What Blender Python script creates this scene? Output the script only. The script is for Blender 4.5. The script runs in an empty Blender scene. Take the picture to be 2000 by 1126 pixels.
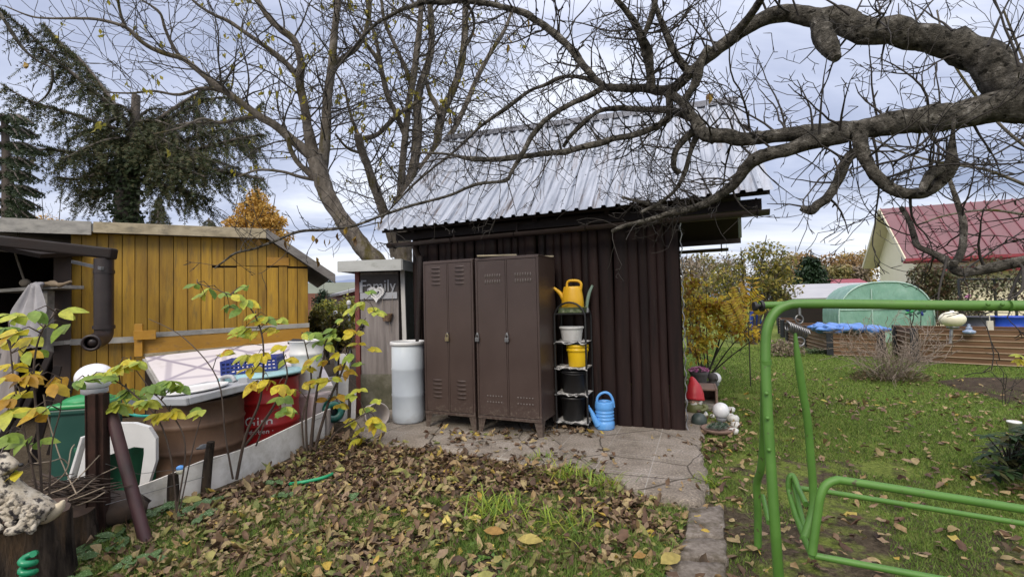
import bpy, bmesh, math, random
from mathutils import Vector as V, Matrix, noise
S = bpy.context.scene
COL = S.collection
rnd = random.Random(11)
PI = math.pi
def R(d): return math.radians(d)
# ------------------------------------------------------------------ camera
FPX, CAMH = 916.0, 1.4
CAMR = Matrix.Rotation(R(90 + 1.69), 3, 'X') @ Matrix.Rotation(R(-1.3), 3, 'Z')
CAMP = V((0, 0, CAMH))
def ray(px, py): return CAMR @ V(((px - 1000) / FPX, -(py - 563) / FPX, -1))
def at(px, py, Y):
    d = ray(px, py); return CAMP + d * (Y / d.y)
def gnd(px, py, z=0.0):
    d = ray(px, py); return CAMP + d * ((z - CAMH) / d.z)
# ------------------------------------------------------------------ mesh collector
FR = {}
def frame(o):
    return FR.get(o.name, Matrix.Identity(4)) if o else Matrix.Identity(4)
class MB:
    def __init__(s): s.v = []; s.f = []; s.mi = []; s.sm = []; s.m = 0; s.T = None
    def add(s, vs, fs, smooth=False):
        b = len(s.v)
        if s.T is None: s.v.extend(tuple(v) for v in vs)
        else: s.v.extend(tuple(s.T @ V(v)) for v in vs)
        for f in fs: s.f.append(tuple(b + i for i in f))
        s.mi.extend([s.m] * len(fs)); s.sm.extend([smooth] * len(fs))
    def box(s, c, d, rot=None, taper=None):
        hx, hy, hz = d[0] / 2, d[1] / 2, d[2] / 2
        vs = []
        for z in (-1, 1):
            k = (taper if taper and z > 0 else 1)
            for x, y in ((-1, -1), (1, -1), (1, 1), (-1, 1)):
                p = V((x * hx * k, y * hy * k, z * hz))
                if rot is not None: p = rot @ p
                vs.append(p + V(c))
        s.add(vs, [(3, 2, 1, 0), (4, 5, 6, 7), (0, 1, 5, 4), (1, 2, 6, 5), (2, 3, 7, 6), (3, 0, 4, 7)])
    def beam(s, a, b, w, h, up=V((0, 0, 1))):
        a, b = V(a), V(b); t = (b - a).normalized(); x = t.cross(up).normalized(); z = x.cross(t)
        vs = []
        for p in (a, b):
            for i, j in ((-1, -1), (1, -1), (1, 1), (-1, 1)): vs.append(p + x * (i * w / 2) + z * (j * h / 2))
        s.add(vs, [(0, 1, 2, 3), (7, 6, 5, 4), (0, 4, 5, 1), (1, 5, 6, 2), (2, 6, 7, 3), (3, 7, 4, 0)])
    def tube(s, pts, rad, n=8, cap=True, smooth=True, closed=False):
        pts = [V(p) for p in pts]; m = len(pts)
        if not hasattr(rad, '__len__'): rad = [rad] * m
        vs = []; x = None
        cs = [(math.cos(2 * PI * k / n), math.sin(2 * PI * k / n)) for k in range(n)]
        for i in range(m):
            if closed: t = pts[(i + 1) % m] - pts[i - 1]
            else: t = pts[min(i + 1, m - 1)] - pts[max(i - 1, 0)]
            if t.length < 1e-9: t = V((0, 0, 1))
            t.normalize()
            if x is None:
                x = t.orthogonal().normalized()
            else:
                x = x - t * x.dot(t)
                x = x.normalized() if x.length > 1e-6 else t.orthogonal().normalized()
            y = t.cross(x); r = rad[i]
            for c, q in cs: vs.append(pts[i] + x * (c * r) + y * (q * r))
        fs = []
        for i in range(m if closed else m - 1):
            a, b = i * n, ((i + 1) % m) * n
            for k in range(n):
                k2 = (k + 1) % n; fs.append((a + k, a + k2, b + k2, b + k))
        s.add(vs, fs, smooth)
        if cap and not closed:
            s.add(vs[:n], [tuple(range(n))[::-1]]); s.add(vs[-n:], [tuple(range(n))])
    def lathe(s, prof, c=(0, 0, 0), n=28, M=None, smooth=True, sx=1, sy=1, a0=0, a1=2 * PI):
        full = abs(a1 - a0 - 2 * PI) < 1e-6
        k = n if full else n + 1; vs = []
        for r, z in prof:
            for i in range(k):
                a = a0 + (a1 - a0) * i / n
                p = V((r * math.cos(a) * sx, r * math.sin(a) * sy, z))
                if M is not None: p = M @ p
                vs.append(p + V(c))
        fs = []
        for j in range(len(prof) - 1):
            for i in range(n):
                i2 = (i + 1) % k
                fs.append((j * k + i, j * k + i2, (j + 1) * k + i2, (j + 1) * k + i))
        s.add(vs, fs, smooth)
    def ball(s, c, r, n=16, m=10, sq=(1, 1, 1), M=None, jit=0, seed=0):
        vs = []; fs = []
        for j in range(m + 1):
            th = PI * j / m
            for i in range(n):
                ph = 2 * PI * i / n
                p = V((math.sin(th) * math.cos(ph) * sq[0], math.sin(th) * math.sin(ph) * sq[1], math.cos(th) * sq[2]))
                k = r * (1 + (jit * noise.noise(p * 1.7 + V((seed * 3.1, 1, seed))) if jit else 0))
                p = p * k
                if M is not None: p = M @ p
                vs.append(p + V(c))
        for j in range(m):
            for i in range(n):
                i2 = (i + 1) % n; fs.append((j * n + i, (j + 1) * n + i, (j + 1) * n + i2, j * n + i2))
        s.add(vs, fs, True)
    def prism(s, poly, M, d, smooth=False):
        """2-D polygon (x,y) mapped by 4x4 M, extruded from z=0 to z=d"""
        n = len(poly)
        vs = [M @ V((x, y, 0)) for x, y in poly] + [M @ V((x, y, d)) for x, y in poly]
        s.add(vs, [tuple(range(n))[::-1], tuple(range(n, 2 * n))])
        s.add(vs, [(i, (i + 1) % n, (i + 1) % n + n, i + n) for i in range(n)], smooth)
    def slab(s, quad, th):
        """thick quad: 4 corners, thickness along the normal (away from the face side)"""
        a, b, c, d = [V(q) for q in quad]; nn = (b - a).cross(d - a).normalized() * th
        lo = [p - nn for p in (a, b, c, d)]
        s.add([a, b, c, d] + lo, [(0, 1, 2, 3), (7, 6, 5, 4), (0, 4, 5, 1), (1, 5, 6, 2), (2, 6, 7, 3), (3, 7, 4, 0)])
    def build(s, name, mats, parent=None, base=None, world=False, bevel=0, label=None):
        me = bpy.data.meshes.new(name)
        vs = s.v
        if parent is not None and world:
            Mi = frame(parent).inverted(); vs = [tuple(Mi @ V(v)) for v in vs]
        if base is not None:
            b = V(base); vs = [(v[0] - b.x, v[1] - b.y, v[2] - b.z) for v in vs]
        me.from_pydata(vs, [], s.f)
        if not isinstance(mats, (list, tuple)): mats = [mats]
        for m in mats: me.materials.append(m)
        if len(mats) > 1: me.polygons.foreach_set('material_index', s.mi)
        me.polygons.foreach_set('use_smooth', s.sm)
        me.update()
        o = bpy.data.objects.new(name, me); COL.objects.link(o)
        if parent is not None:
            o.parent = parent; FR[o.name] = frame(parent)
        elif base is not None: o.location = base
        if bevel:
            md = o.modifiers.new('edge', 'BEVEL'); md.width = bevel; md.segments = 2; md.limit_method = 'ANGLE'; md.angle_limit = R(40)
        if label: o['label'] = label
        return o
def thing(name, label, cat, loc=(0, 0, 0), rotz=0, group=None, M=None):
    o = bpy.data.objects.new(name, None); COL.objects.link(o)
    o.empty_display_size = 0.1
    if M is None: M = Matrix.Translation(V(loc)) @ Matrix.Rotation(rotz, 4, 'Z')
    o.matrix_world = M; FR[o.name] = M
    o['label'] = label; o['category'] = cat
    if group: o['group'] = group
    return o
def tag(o, label, cat, group=None, kind=None):
    o['label'] = label; o['category'] = cat
    if group: o['group'] = group
    if kind: o['kind'] = kind
    return o
def struct(o, label=None):
    o['kind'] = 'structure'
    if label: o['label'] = label
    return o
def crom(pts, k=4):
    """Catmull-Rom through tuples of any length"""
    out = []; n = len(pts)
    for i in range(n - 1):
        p0, p1, p2, p3 = pts[max(i - 1, 0)], pts[i], pts[i + 1], pts[min(i + 2, n - 1)]
        for j in range(k):
            t = j / k
            out.append(tuple(0.5 * (2 * b + (c - a) * t + (2 * a - 5 * b + 4 * c - d) * t * t + (3 * b - a - 3 * c + d) * t ** 3) for a, b, c, d in zip(p0, p1, p2, p3)))
    out.append(tuple(pts[-1])); return out
def text_mesh(body, size, depth, spacing=1.0):
    cu = bpy.data.curves.new('lettering', 'FONT'); cu.body = body; cu.size = size; cu.extrude = depth
    cu.align_x = 'CENTER'; cu.space_character = spacing
    ob = bpy.data.objects.new('lettering', cu)
    me = bpy.data.meshes.new_from_object(ob)
    vs = [v.co.copy() for v in me.vertices]; fs = [tuple(p.vertices) for p in me.polygons]
    bpy.data.objects.remove(ob); bpy.data.curves.remove(cu); bpy.data.meshes.remove(me)
    return vs, fs
# ------------------------------------------------------------------ materials
def ramp(nt, fac, stops):
    r = nt.nodes.new('ShaderNodeValToRGB'); nt.links.new(fac, r.inputs[0])
    el = r.color_ramp.elements
    while len(el) < len(stops): el.new(0.5)
    for e, (p, c) in zip(el, stops):
        e.position = p; e.color = (c[0], c[1], c[2], 1) if hasattr(c, '__len__') else (c, c, c, 1)
    return r.outputs[0]
def nz(nt, vec, scale, detail=4, rough=0.55, dist=0):
    n = nt.nodes.new('ShaderNodeTexNoise'); n.inputs['Scale'].default_value = scale
    n.inputs['Detail'].default_value = detail; n.inputs['Roughness'].default_value = rough; n.inputs['Distortion'].default_value = dist
    nt.links.new(vec, n.inputs['Vector']); return n.outputs['Fac']
def mapv(nt, vec, sc=(1, 1, 1), rot=(0, 0, 0)):
    m = nt.nodes.new('ShaderNodeMapping'); m.inputs['Scale'].default_value = sc; m.inputs['Rotation'].default_value = rot
    nt.links.new(vec, m.inputs[0]); return m.outputs[0]
def mix(nt, fac, a, b, mode='MIX'):
    m = nt.nodes.new('ShaderNodeMix'); m.data_type = 'RGBA'; m.blend_type = mode
    for sock, val in ((m.inputs[0], fac), (m.inputs[6], a), (m.inputs[7], b)):
        if hasattr(val, 'is_linked'): nt.links.new(val, sock)
        elif hasattr(val, '__len__'): sock.default_value = (val[0], val[1], val[2], 1)
        else: sock.default_value = val
    return m.outputs[2]
def math_(nt, op, a, b=None, clamp=False):
    m = nt.nodes.new('ShaderNodeMath'); m.operation = op; m.use_clamp = clamp
    for sock, val in ((m.inputs[0], a), (m.inputs[1], b)):
        if val is None: continue
        if hasattr(val, 'is_linked'): nt.links.new(val, sock)
        else: sock.default_value = val
    return m.outputs[0]
def newmat(name):
    m = bpy.data.materials.new(name); m.use_nodes = True; nt = m.node_tree
    b = nt.nodes['Principled BSDF']
    tc = nt.nodes.new('ShaderNodeTexCoord')
    return m, nt, b, tc.outputs['Object']
def bump(nt, b, h, strength, dist=0.01):
    n = nt.nodes.new('ShaderNodeBump'); n.inputs['Strength'].default_value = strength; n.inputs['Distance'].default_value = dist
    nt.links.new(h, n.inputs['Height']); nt.links.new(n.outputs[0], b.inputs['Normal'])
def pm(name, cols, scale=6, rough=0.6, stretch=(1, 1, 1), bmp=0.15, bdist=0.006, metal=0, fine=None, island=0.0, dirt=None, dscale=3, dcut=(0.55, 0.7), spec=0.5, bscale=None):
    """general procedural surface: noise ramp over cols, optional dirt patches, per-piece tint, bump"""
    m, nt, b, oc = newmat(name)
    vec = mapv(nt, oc, stretch)
    f = nz(nt, vec, scale, 6, 0.6)
    k = len(cols)
    col = ramp(nt, f, [(0.3 + 0.4 * i / max(k - 1, 1), c) for i, c in enumerate(cols)])
    if dirt is not None:
        df = ramp(nt, nz(nt, mapv(nt, oc, stretch), dscale, 5, 0.65), [(dcut[0], 0.0), (dcut[1], 1.0)])
        col = mix(nt, df, col, dirt)
    if island:
        g = nt.nodes.new('ShaderNodeNewGeometry')
        lo = 1 - island; v = ramp(nt, g.outputs['Random Per Island'], [(0, (lo, lo, lo)), (1, (1 + island, 1 + island, 1 + island))])
        col = mix(nt, 1.0, col, v, 'MULTIPLY')
    nt.links.new(col, b.inputs['Base Color'])
    rr = ramp(nt, f, [(0.3, rough * 0.85), (0.7, min(1, rough * 1.12))]); nt.links.new(rr, b.inputs['Roughness'])
    b.inputs['Metallic'].default_value = metal; b.inputs['Specular IOR Level'].default_value = spec
    if bmp: bump(nt, b, nz(nt, vec, bscale or scale * 4, 8, 0.65), bmp, bdist)
    return m
def leafmat(name, stops, trans=0.35, rough=0.5):
    """leaves: colour drawn per leaf, some light passing through the blade"""
    m, nt, b, oc = newmat(name)
    g = nt.nodes.new('ShaderNodeNewGeometry')
    col = ramp(nt, g.outputs['Random Per Island'], stops)
    f = nz(nt, oc, 30, 3)
    col = mix(nt, 1.0, col, ramp(nt, f, [(0.3, (0.72, 0.72, 0.72)), (0.7, (1.2, 1.2, 1.2))]), 'MULTIPLY')
    col = mix(nt, ramp(nt, nz(nt, oc, 75, 4, 0.6), [(0.62, 0.0), (0.70, 0.7)]), col, tuple(c * k_ for c, k_ in zip(stops[0][1], (0.45, 0.32, 0.3))))
    nt.links.new(col, b.inputs['Base Color']); b.inputs['Roughness'].default_value = rough
    b.inputs['Specular IOR Level'].default_value = 0.3
    if trans:
        t = nt.nodes.new('ShaderNodeBsdfTranslucent'); nt.links.new(col, t.inputs[0])
        ms = nt.nodes.new('ShaderNodeMixShader'); ms.inputs[0].default_value = trans
        nt.links.new(b.outputs[0], ms.inputs[1]); nt.links.new(t.outputs[0], ms.inputs[2])
        nt.links.new(ms.outputs[0], nt.nodes['Material Output'].inputs[0])
    return m
def even(cols):
    if len(cols) == 1: cols = [cols[0], tuple(c * .8 for c in cols[0])]
    return [(i / len(cols), c) for i, c in enumerate(cols)]
M_LOG = pm('dark stained logs', [(0.008, 0.0038, 0.0034), (0.017, 0.0080, 0.0070), (0.026, 0.013, 0.0115)], 5, 0.62, (3, 3, 0.25), 0.5, 0.006, island=0.35, dirt=(0.04, 0.028, 0.024), dscale=7, dcut=(0.60, 0.8), spec=0.25)
M_DARKWOOD = pm('dark brown timber', [(0.008, 0.005, 0.0045), (0.017, 0.0105, 0.009)], 5, 0.7, (0.4, 3, 3), 0.4, spec=0.3)
M_PIPE = pm('brown gutter paint', [(0.019, 0.0125, 0.0115), (0.029, 0.020, 0.018)], 7, 0.4, bmp=0.06)
M_LOCKER = pm('brown locker paint', [(0.050, 0.032, 0.027), (0.065, 0.043, 0.036)], 2.2, 0.42, bmp=0.08, bdist=0.002, dirt=(0.075, 0.055, 0.048), dscale=5, dcut=(0.62, 0.85))
nt = M_LOCKER.node_tree; b = nt.nodes['Principled BSDF']; lk = b.inputs['Base Color'].links[0].from_socket
tc = nt.nodes.new('ShaderNodeTexCoord'); sx = nt.nodes.new('ShaderNodeSeparateXYZ'); nt.links.new(tc.outputs['Object'], sx.inputs[0])
mr = nt.nodes.new('ShaderNodeMapRange'); mr.inputs[1].default_value = 0.0; mr.inputs[2].default_value = 0.42; mr.inputs[3].default_value = 0.26; mr.inputs[4].default_value = 0.0; nt.links.new(sx.outputs[2], mr.inputs[0])
spl = math_(nt, 'ADD', nz(nt, tc.outputs['Object'], 38, 6, 0.7), mr.outputs[0]); spl = ramp(nt, spl, [(0.64, 0.0), (0.76, 0.75)])
c1 = mix(nt, spl, lk, (0.125, 0.10, 0.08))
scr = ramp(nt, nz(nt, mapv(nt, tc.outputs['Object'], (1.2, 1, 14), (0, 0.5, 0)), 9, 3, 0.5), [(0.70, 0.0), (0.74, 0.6)])
nt.links.new(mix(nt, scr, c1, (0.10, 0.075, 0.065)), b.inputs['Base Color'])
M_STEEL = pm('dull steel', [(0.2, 0.2, 0.21), (0.34, 0.34, 0.34)], 12, 0.38, metal=0.9, bmp=0.05)
M_BRASS = pm('padlock brass', [(0.4, 0.33, 0.2), (0.5, 0.42, 0.25)], 12, 0.35, metal=0.9, bmp=0.03)
M_BLACK = pm('black paint', [(0.008, 0.008, 0.009), (0.014, 0.014, 0.015)], 8, 0.45, bmp=0.05)
M_BLACKPL = pm('black plastic', [(0.007, 0.007, 0.008), (0.012, 0.012, 0.013)], 6, 0.5, bmp=0.04)
M_YELPL = pm('yellow plastic', [(0.76, 0.42, 0.02), (0.82, 0.47, 0.03)], 3, 0.38, bmp=0.03, dirt=(0.6, 0.3, 0.05), dscale=5, dcut=(0.6, 0.8))
M_YELPL2 = pm('bright yellow plastic', [(0.80, 0.50, 0.012), (0.84, 0.55, 0.02)], 3, 0.35, bmp=0.03)
M_BLUEPL = pm('sky blue plastic', [(0.10, 0.32, 0.72), (0.13, 0.37, 0.78)], 3, 0.4, bmp=0.03, dirt=(0.2, 0.34, 0.6), dscale=4, dcut=(0.55, 0.8))
M_WHITEPL = pm('white plastic', [(0.58, 0.58, 0.58), (0.68, 0.68, 0.67)], 4, 0.4, bmp=0.05, dirt=(0.42, 0.40, 0.36), dscale=3, dcut=(0.58, 0.78))
M_GREYPL = pm('grey plastic', [(0.30, 0.31, 0.33), (0.38, 0.39, 0.41)], 4, 0.45, bmp=0.06, dirt=(0.2, 0.19, 0.17), dscale=4, dcut=(0.55, 0.75))
M_PAPER = pm('crumpled newsprint', [(0.03, 0.03, 0.03), (0.22, 0.22, 0.22), (0.50, 0.49, 0.48), (0.56, 0.55, 0.53)], 18, 0.85, bmp=0.3)
M_SIDING = pm('milky blue plastic', [(0.54, 0.59, 0.64), (0.62, 0.67, 0.71)], 2.5, 0.35, bmp=0.04, dirt=(0.42, 0.43, 0.42), dscale=2.5, dcut=(0.58, 0.8))
M_GREYWOOD = pm('weathered grey wood', [(0.12, 0.105, 0.10), (0.2, 0.175, 0.165), (0.27, 0.245, 0.235)], 5, 0.8, (3, 3, 0.3), 0.5, dirt=(0.3, 0.28, 0.28), dscale=7, dcut=(0.6, 0.75))
M_GREYWOODH = pm('weathered grey board', [(0.17, 0.165, 0.15), (0.28, 0.27, 0.25), (0.36, 0.345, 0.31)], 5, 0.8, (0.3, 3, 3), 0.5)
M_BEIGEWOOD = pm('greying pine board', [(0.20, 0.17, 0.11), (0.33, 0.28, 0.19), (0.40, 0.35, 0.25)], 5, 0.8, (0.4, 3, 3), 0.4, dirt=(0.16, 0.14, 0.1), dscale=4)
M_YELWOOD = pm('ochre painted boards', [(0.19, 0.098, 0.006), (0.295, 0.165, 0.009), (0.37, 0.215, 0.014)], 4, 0.55, (3, 3, 0.35), 0.5, 0.005, island=0.24, dirt=(0.13, 0.085, 0.02), dscale=6, dcut=(0.54, 0.76))
M_YELBOARD = pm('amber painted board', [(0.34, 0.165, 0.015), (0.43, 0.225, 0.022)], 5, 0.5, (0.4, 3, 3), 0.3, island=0.12, dirt=(0.24, 0.13, 0.04), dscale=5)
M_REDWOOD = pm('oxide red paint', [(0.13, 0.03, 0.025), (0.18, 0.045, 0.035)], 5, 0.6, bmp=0.2)
M_MOSSY = pm('mossy render', [(0.05, 0.05, 0.03), (0.10, 0.095, 0.065), (0.2, 0.185, 0.16)], 5, 0.9, bmp=0.5)
M_LEAD = pm('grey roofing sheet', [(0.30, 0.31, 0.30), (0.42, 0.43, 0.42)], 4, 0.6, (0.5, 1, 1), 0.25, dirt=(0.2, 0.21, 0.18), dscale=6)
M_SILVER = pm('silver grey paint', [(0.30, 0.31, 0.34), (0.38, 0.39, 0.42)], 6, 0.5, bmp=0.1)
M_LACE = pm('white lace metal', [(0.66, 0.66, 0.68), (0.74, 0.74, 0.75)], 8, 0.5, bmp=0.1)
M_WICKER = pm('brown wicker', [(0.10, 0.055, 0.03), (0.24, 0.15, 0.09)], 60, 0.7, bmp=0.5)
M_CORD = pm('grey cord', [(0.2, 0.17, 0.14), (0.3, 0.26, 0.22)], 20, 0.9, bmp=0.1)
M_RUST = pm('rusty steel', [(0.016, 0.010, 0.009), (0.034, 0.019, 0.015), (0.065, 0.032, 0.025)], 9, 0.85, (1, 1, 0.5), 0.5, dirt=(0.055, 0.018, 0.018), dscale=4, spec=0.2)
M_BROWNDRUM = pm('rust brown drum', [(0.065, 0.034, 0.019), (0.105, 0.058, 0.034), (0.14, 0.082, 0.05)], 4, 0.6, (1, 1, 0.6), 0.2, dirt=(0.06, 0.03, 0.02), dscale=4, dcut=(0.55, 0.75))
M_REDDRUM = pm('red drum enamel', [(0.30, 0.010, 0.012), (0.38, 0.016, 0.016)], 3, 0.35, bmp=0.08, dirt=(0.14, 0.02, 0.02), dscale=4, dcut=(0.58, 0.75))
M_TEAL = pm('pale teal plastic', [(0.22, 0.40, 0.43), (0.30, 0.48, 0.50)], 5, 0.4, bmp=0.05, dirt=(0.2, 0.26, 0.27), dscale=5)
M_NAVY = pm('navy crate plastic', [(0.015, 0.03, 0.17), (0.025, 0.045, 0.23)], 4, 0.4, bmp=0.04)
M_GREENBIN = pm('dark green bin plastic', [(0.008, 0.05, 0.038), (0.014, 0.07, 0.052)], 3, 0.45, bmp=0.05)
M_GREENLID = pm('green lid plastic', [(0.015, 0.20, 0.06), (0.03, 0.27, 0.085)], 4, 0.35, bmp=0.04)
M_HOSE = pm('green hose', [(0.01, 0.23, 0.10), (0.02, 0.30, 0.13)], 8, 0.35, bmp=0.03)
M_SWING = pm('green swing enamel', [(0.058, 0.150, 0.022), (0.082, 0.20, 0.030)], 6, 0.5, bmp=0.14, bdist=0.003, dirt=(0.06, 0.045, 0.025), dscale=22, dcut=(0.63, 0.70))
M_BARK_A = pm('apple bark', [(0.034, 0.032, 0.027), (0.085, 0.078, 0.065), (0.155, 0.142, 0.12), (0.36, 0.34, 0.30)], 20, 0.95, (1, 1, 1), 1.0, 0.04, dirt=(0.024, 0.022, 0.017), dscale=26, dcut=(0.56, 0.63), spec=0.1)
M_TWIG = pm('dark twig bark', [(0.018, 0.015, 0.012), (0.040, 0.033, 0.027)], 9, 0.85, bmp=0.2)
M_BARK_W = pm('pale grey bark', [(0.070, 0.060, 0.050), (0.145, 0.126, 0.106), (0.23, 0.205, 0.178)], 10, 0.95, (1, 1, 0.45), 1.0, 0.03, dirt=(0.085, 0.072, 0.018), dscale=3.5, dcut=(0.52, 0.64), spec=0.15)
M_TWIG_W = pm('walnut twig bark', [(0.030, 0.026, 0.021), (0.062, 0.053, 0.044)], 6, 0.9, bmp=0.2)
M_STUMP = pm('old stump bark', [(0.012, 0.009, 0.008), (0.055, 0.043, 0.034), (0.13, 0.10, 0.075)], 10, 0.95, (2, 2, 0.35), 1.0, 0.05, dirt=(0.13, 0.085, 0.05), dscale=4, dcut=(0.56, 0.7), spec=0.1)
M_STUMPTOP = pm('cut stump wood', [(0.055, 0.034, 0.024), (0.12, 0.075, 0.05)], 9, 0.9, bmp=0.5)
M_STONE_W = pm('chipped cream stone', [(0.20, 0.165, 0.12), (0.42, 0.37, 0.29), (0.52, 0.48, 0.41)], 16, 0.85, bmp=0.7, bdist=0.01, dirt=(0.035, 0.03, 0.03), dscale=22, dcut=(0.50, 0.58))
M_CONC = pm('rough concrete', [(0.12, 0.105, 0.092), (0.20, 0.18, 0.158), (0.27, 0.245, 0.215)], 7, 0.92, bmp=0.5, dirt=(0.10, 0.09, 0.07), dscale=2.2)
M_GLOBE = pm('opal globe', [(0.72, 0.72, 0.74), (0.78, 0.78, 0.80)], 3, 0.25, bmp=0)
M_CREAMGLOBE = pm('cream globe', [(0.78, 0.74, 0.56), (0.82, 0.78, 0.60)], 3, 0.3, bmp=0)
M_REDPL = pm('gnome red', [(0.42, 0.02, 0.03), (0.5, 0.03, 0.04)], 5, 0.45, bmp=0.05)
M_SKIN = pm('painted flesh', [(0.55, 0.36, 0.26), (0.6, 0.4, 0.3)], 5, 0.5, bmp=0)
M_OLIVE = pm('gnome olive', [(0.10, 0.11, 0.035), (0.13, 0.14, 0.05)], 5, 0.5, bmp=0.05)
M_BROWN = pm('earth brown', [(0.06, 0.035, 0.022), (0.10, 0.06, 0.04)], 8, 0.7, bmp=0.2)
M_TERRA = pm('dull terracotta', [(0.17, 0.11, 0.085), (0.25, 0.165, 0.13)], 7, 0.8, bmp=0.2)
M_SLATE = pm('dark green stone', [(0.035, 0.05, 0.048), (0.06, 0.08, 0.075)], 8, 0.5, bmp=0.2)
M_GREYSTONE = pm('grey stone', [(0.05, 0.045, 0.045), (0.12, 0.11, 0.11)], 9, 0.8, bmp=0.5)
M_WSTONE = pm('white pebble', [(0.52, 0.51, 0.48), (0.66, 0.65, 0.62)], 9, 0.7, bmp=0.2)
M_SOIL = pm('dark soil', [(0.03, 0.022, 0.015), (0.075, 0.055, 0.038), (0.11, 0.085, 0.06)], 14, 0.95, bmp=1.0, bdist=0.04, spec=0.1)
# ------------------------------------------------------------------ camera object, world, sun
cam = bpy.data.cameras.new('camera'); cam.sensor_width = 36; cam.lens = 36 * FPX / 2000; cam.clip_start = 0.05; cam.clip_end = 3000
co = bpy.data.objects.new('camera', cam); COL.objects.link(co)
co.matrix_world = Matrix.Translation(CAMP) @ CAMR.to_4x4(); S.camera = co
SUN_EL, SUN_AZ = R(38), R(200)
w = bpy.data.worlds.new('World'); S.world = w; w.use_nodes = True; nt = w.node_tree
bg = nt.nodes['Background']; bg.inputs['Strength'].default_value = 0.13
sky = nt.nodes.new('ShaderNodeTexSky'); sky.sky_type = 'NISHITA'; sky.sun_disc = False
sky.sun_elevation = SUN_EL; sky.sun_rotation = SUN_AZ
tc = nt.nodes.new('ShaderNodeTexCoord'); gen = tc.outputs['Generated']
sep = nt.nodes.new('ShaderNodeSeparateXYZ'); nt.links.new(gen, sep.inputs[0])
# cloud deck: project the direction onto a flat layer so that clouds flatten towards the horizon
zz = math_(nt, 'MAXIMUM', sep.outputs['Z'], 0.0); zz = math_(nt, 'ADD', zz, 0.16)
comb = nt.nodes.new('ShaderNodeCombineXYZ')
nt.links.new(math_(nt, 'DIVIDE', sep.outputs['X'], zz), comb.inputs[0]); nt.links.new(math_(nt, 'DIVIDE', sep.outputs['Y'], zz), comb.inputs[1])
f1 = nz(nt, mapv(nt, comb.outputs[0], (0.55, 1.0, 1)), 0.8, 7, 0.55, 0.4)
ccol = ramp(nt, f1, [(0.36, (2.2, 2.55, 3.65)), (0.46, (3.2, 3.55, 4.75)), (0.54, (4.3, 4.65, 5.8)), (0.64, (6.6, 6.8, 7.3))])
low = ramp(nt, sep.outputs['Z'], [(0.0, 1.0), (0.05, 0.9), (0.15, 0.25), (0.30, 0.0)])
bright = ramp(nt, nz(nt, mapv(nt, comb.outputs[0], (0.28, 1.5, 1)), 1.2, 5, 0.55), [(0.40, 0.0), (0.60, 1.0)])
ccol = mix(nt, math_(nt, 'MULTIPLY', low, bright), ccol, (8.2, 8.2, 8.3))
zen = ramp(nt, sep.outputs['Z'], [(0.0, (0.9, 0.9, 0.9)), (0.5, (1.0, 0.99, 0.97)), (0.72, (2.5, 2.3, 2.0)), (1.0, (3.5, 3.1, 2.55))])
ccol = mix(nt, 1.0, ccol, zen, 'MULTIPLY')
skc = mix(nt, 0.92, sky.outputs[0], ccol)
nt.links.new(skc, bg.inputs['Color'])
sun = bpy.data.lights.new('sun', 'SUN'); sun.energy = 1.5; sun.angle = R(25); sun.color = (1, 0.90, 0.74)
so = bpy.data.objects.new('sun', sun); COL.objects.link(so)
sd = V((math.sin(SUN_AZ) * math.cos(SUN_EL), math.cos(SUN_AZ) * math.cos(SUN_EL), math.sin(SUN_EL)))
so.rotation_euler = sd.to_track_quat('Z', 'Y').to_euler(); so.location = (0, -5, 9)
S.view_settings.view_transform = 'Standard'; S.view_settings.look = 'None'; S.view_settings.exposure = 0.50; S.view_settings.gamma = 1
S.cycles.max_bounces = 6; S.cycles.diffuse_bounces = 3; S.cycles.glossy_bounces = 2; S.cycles.transmission_bounces = 3; S.cycles.transparent_max_bounces = 6
# ------------------------------------------------------------------ ground
def gz(x, y):
    if y < 0.5 or y > 40 or abs(x) > 30: return 0.0
    k = 0.018 * noise.noise(V((x * 1.3, y * 1.3, 0))) + 0.01 * noise.noise(V((x * 4, y * 4, 3)))
    return k - 0.012
def axis(fine0, fine1, step, far):
    a = []; t = fine0
    while t <= fine1: a.append(t); t += step
    g = step
    while a[-1] < far: g *= 1.35; a.append(a[-1] + g)
    g = step
    while a[0] > -far: g *= 1.35; a.insert(0, a[0] - g)
    return a
xs = axis(-5, 8, 0.12, 900); ys = axis(0.6, 14, 0.12, 900)
mb = MB(); mb.add([(x, y, gz(x, y)) for y in ys for x in xs], [(j * len(xs) + i, j * len(xs) + i + 1, (j + 1) * len(xs) + i + 1, (j + 1) * len(xs) + i) for j in range(len(ys) - 1) for i in range(len(xs) - 1)], True)
m, nt, b, oc = newmat('garden ground')
big = nz(nt, oc, 0.9, 5, 0.6); med = nz(nt, oc, 5, 6, 0.65); fin = nz(nt, oc, 45, 4, 0.7)
grass = ramp(nt, fin, [(0.3, (0.065, 0.085, 0.018)), (0.5, (0.14, 0.18, 0.034)), (0.7, (0.22, 0.255, 0.062))])
earth = ramp(nt, fin, [(0.3, (0.040, 0.030, 0.019)), (0.55, (0.088, 0.068, 0.045)), (0.75, (0.15, 0.12, 0.08))])
sep = nt.nodes.new('ShaderNodeSeparateXYZ'); nt.links.new(oc, sep.inputs[0])
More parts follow.
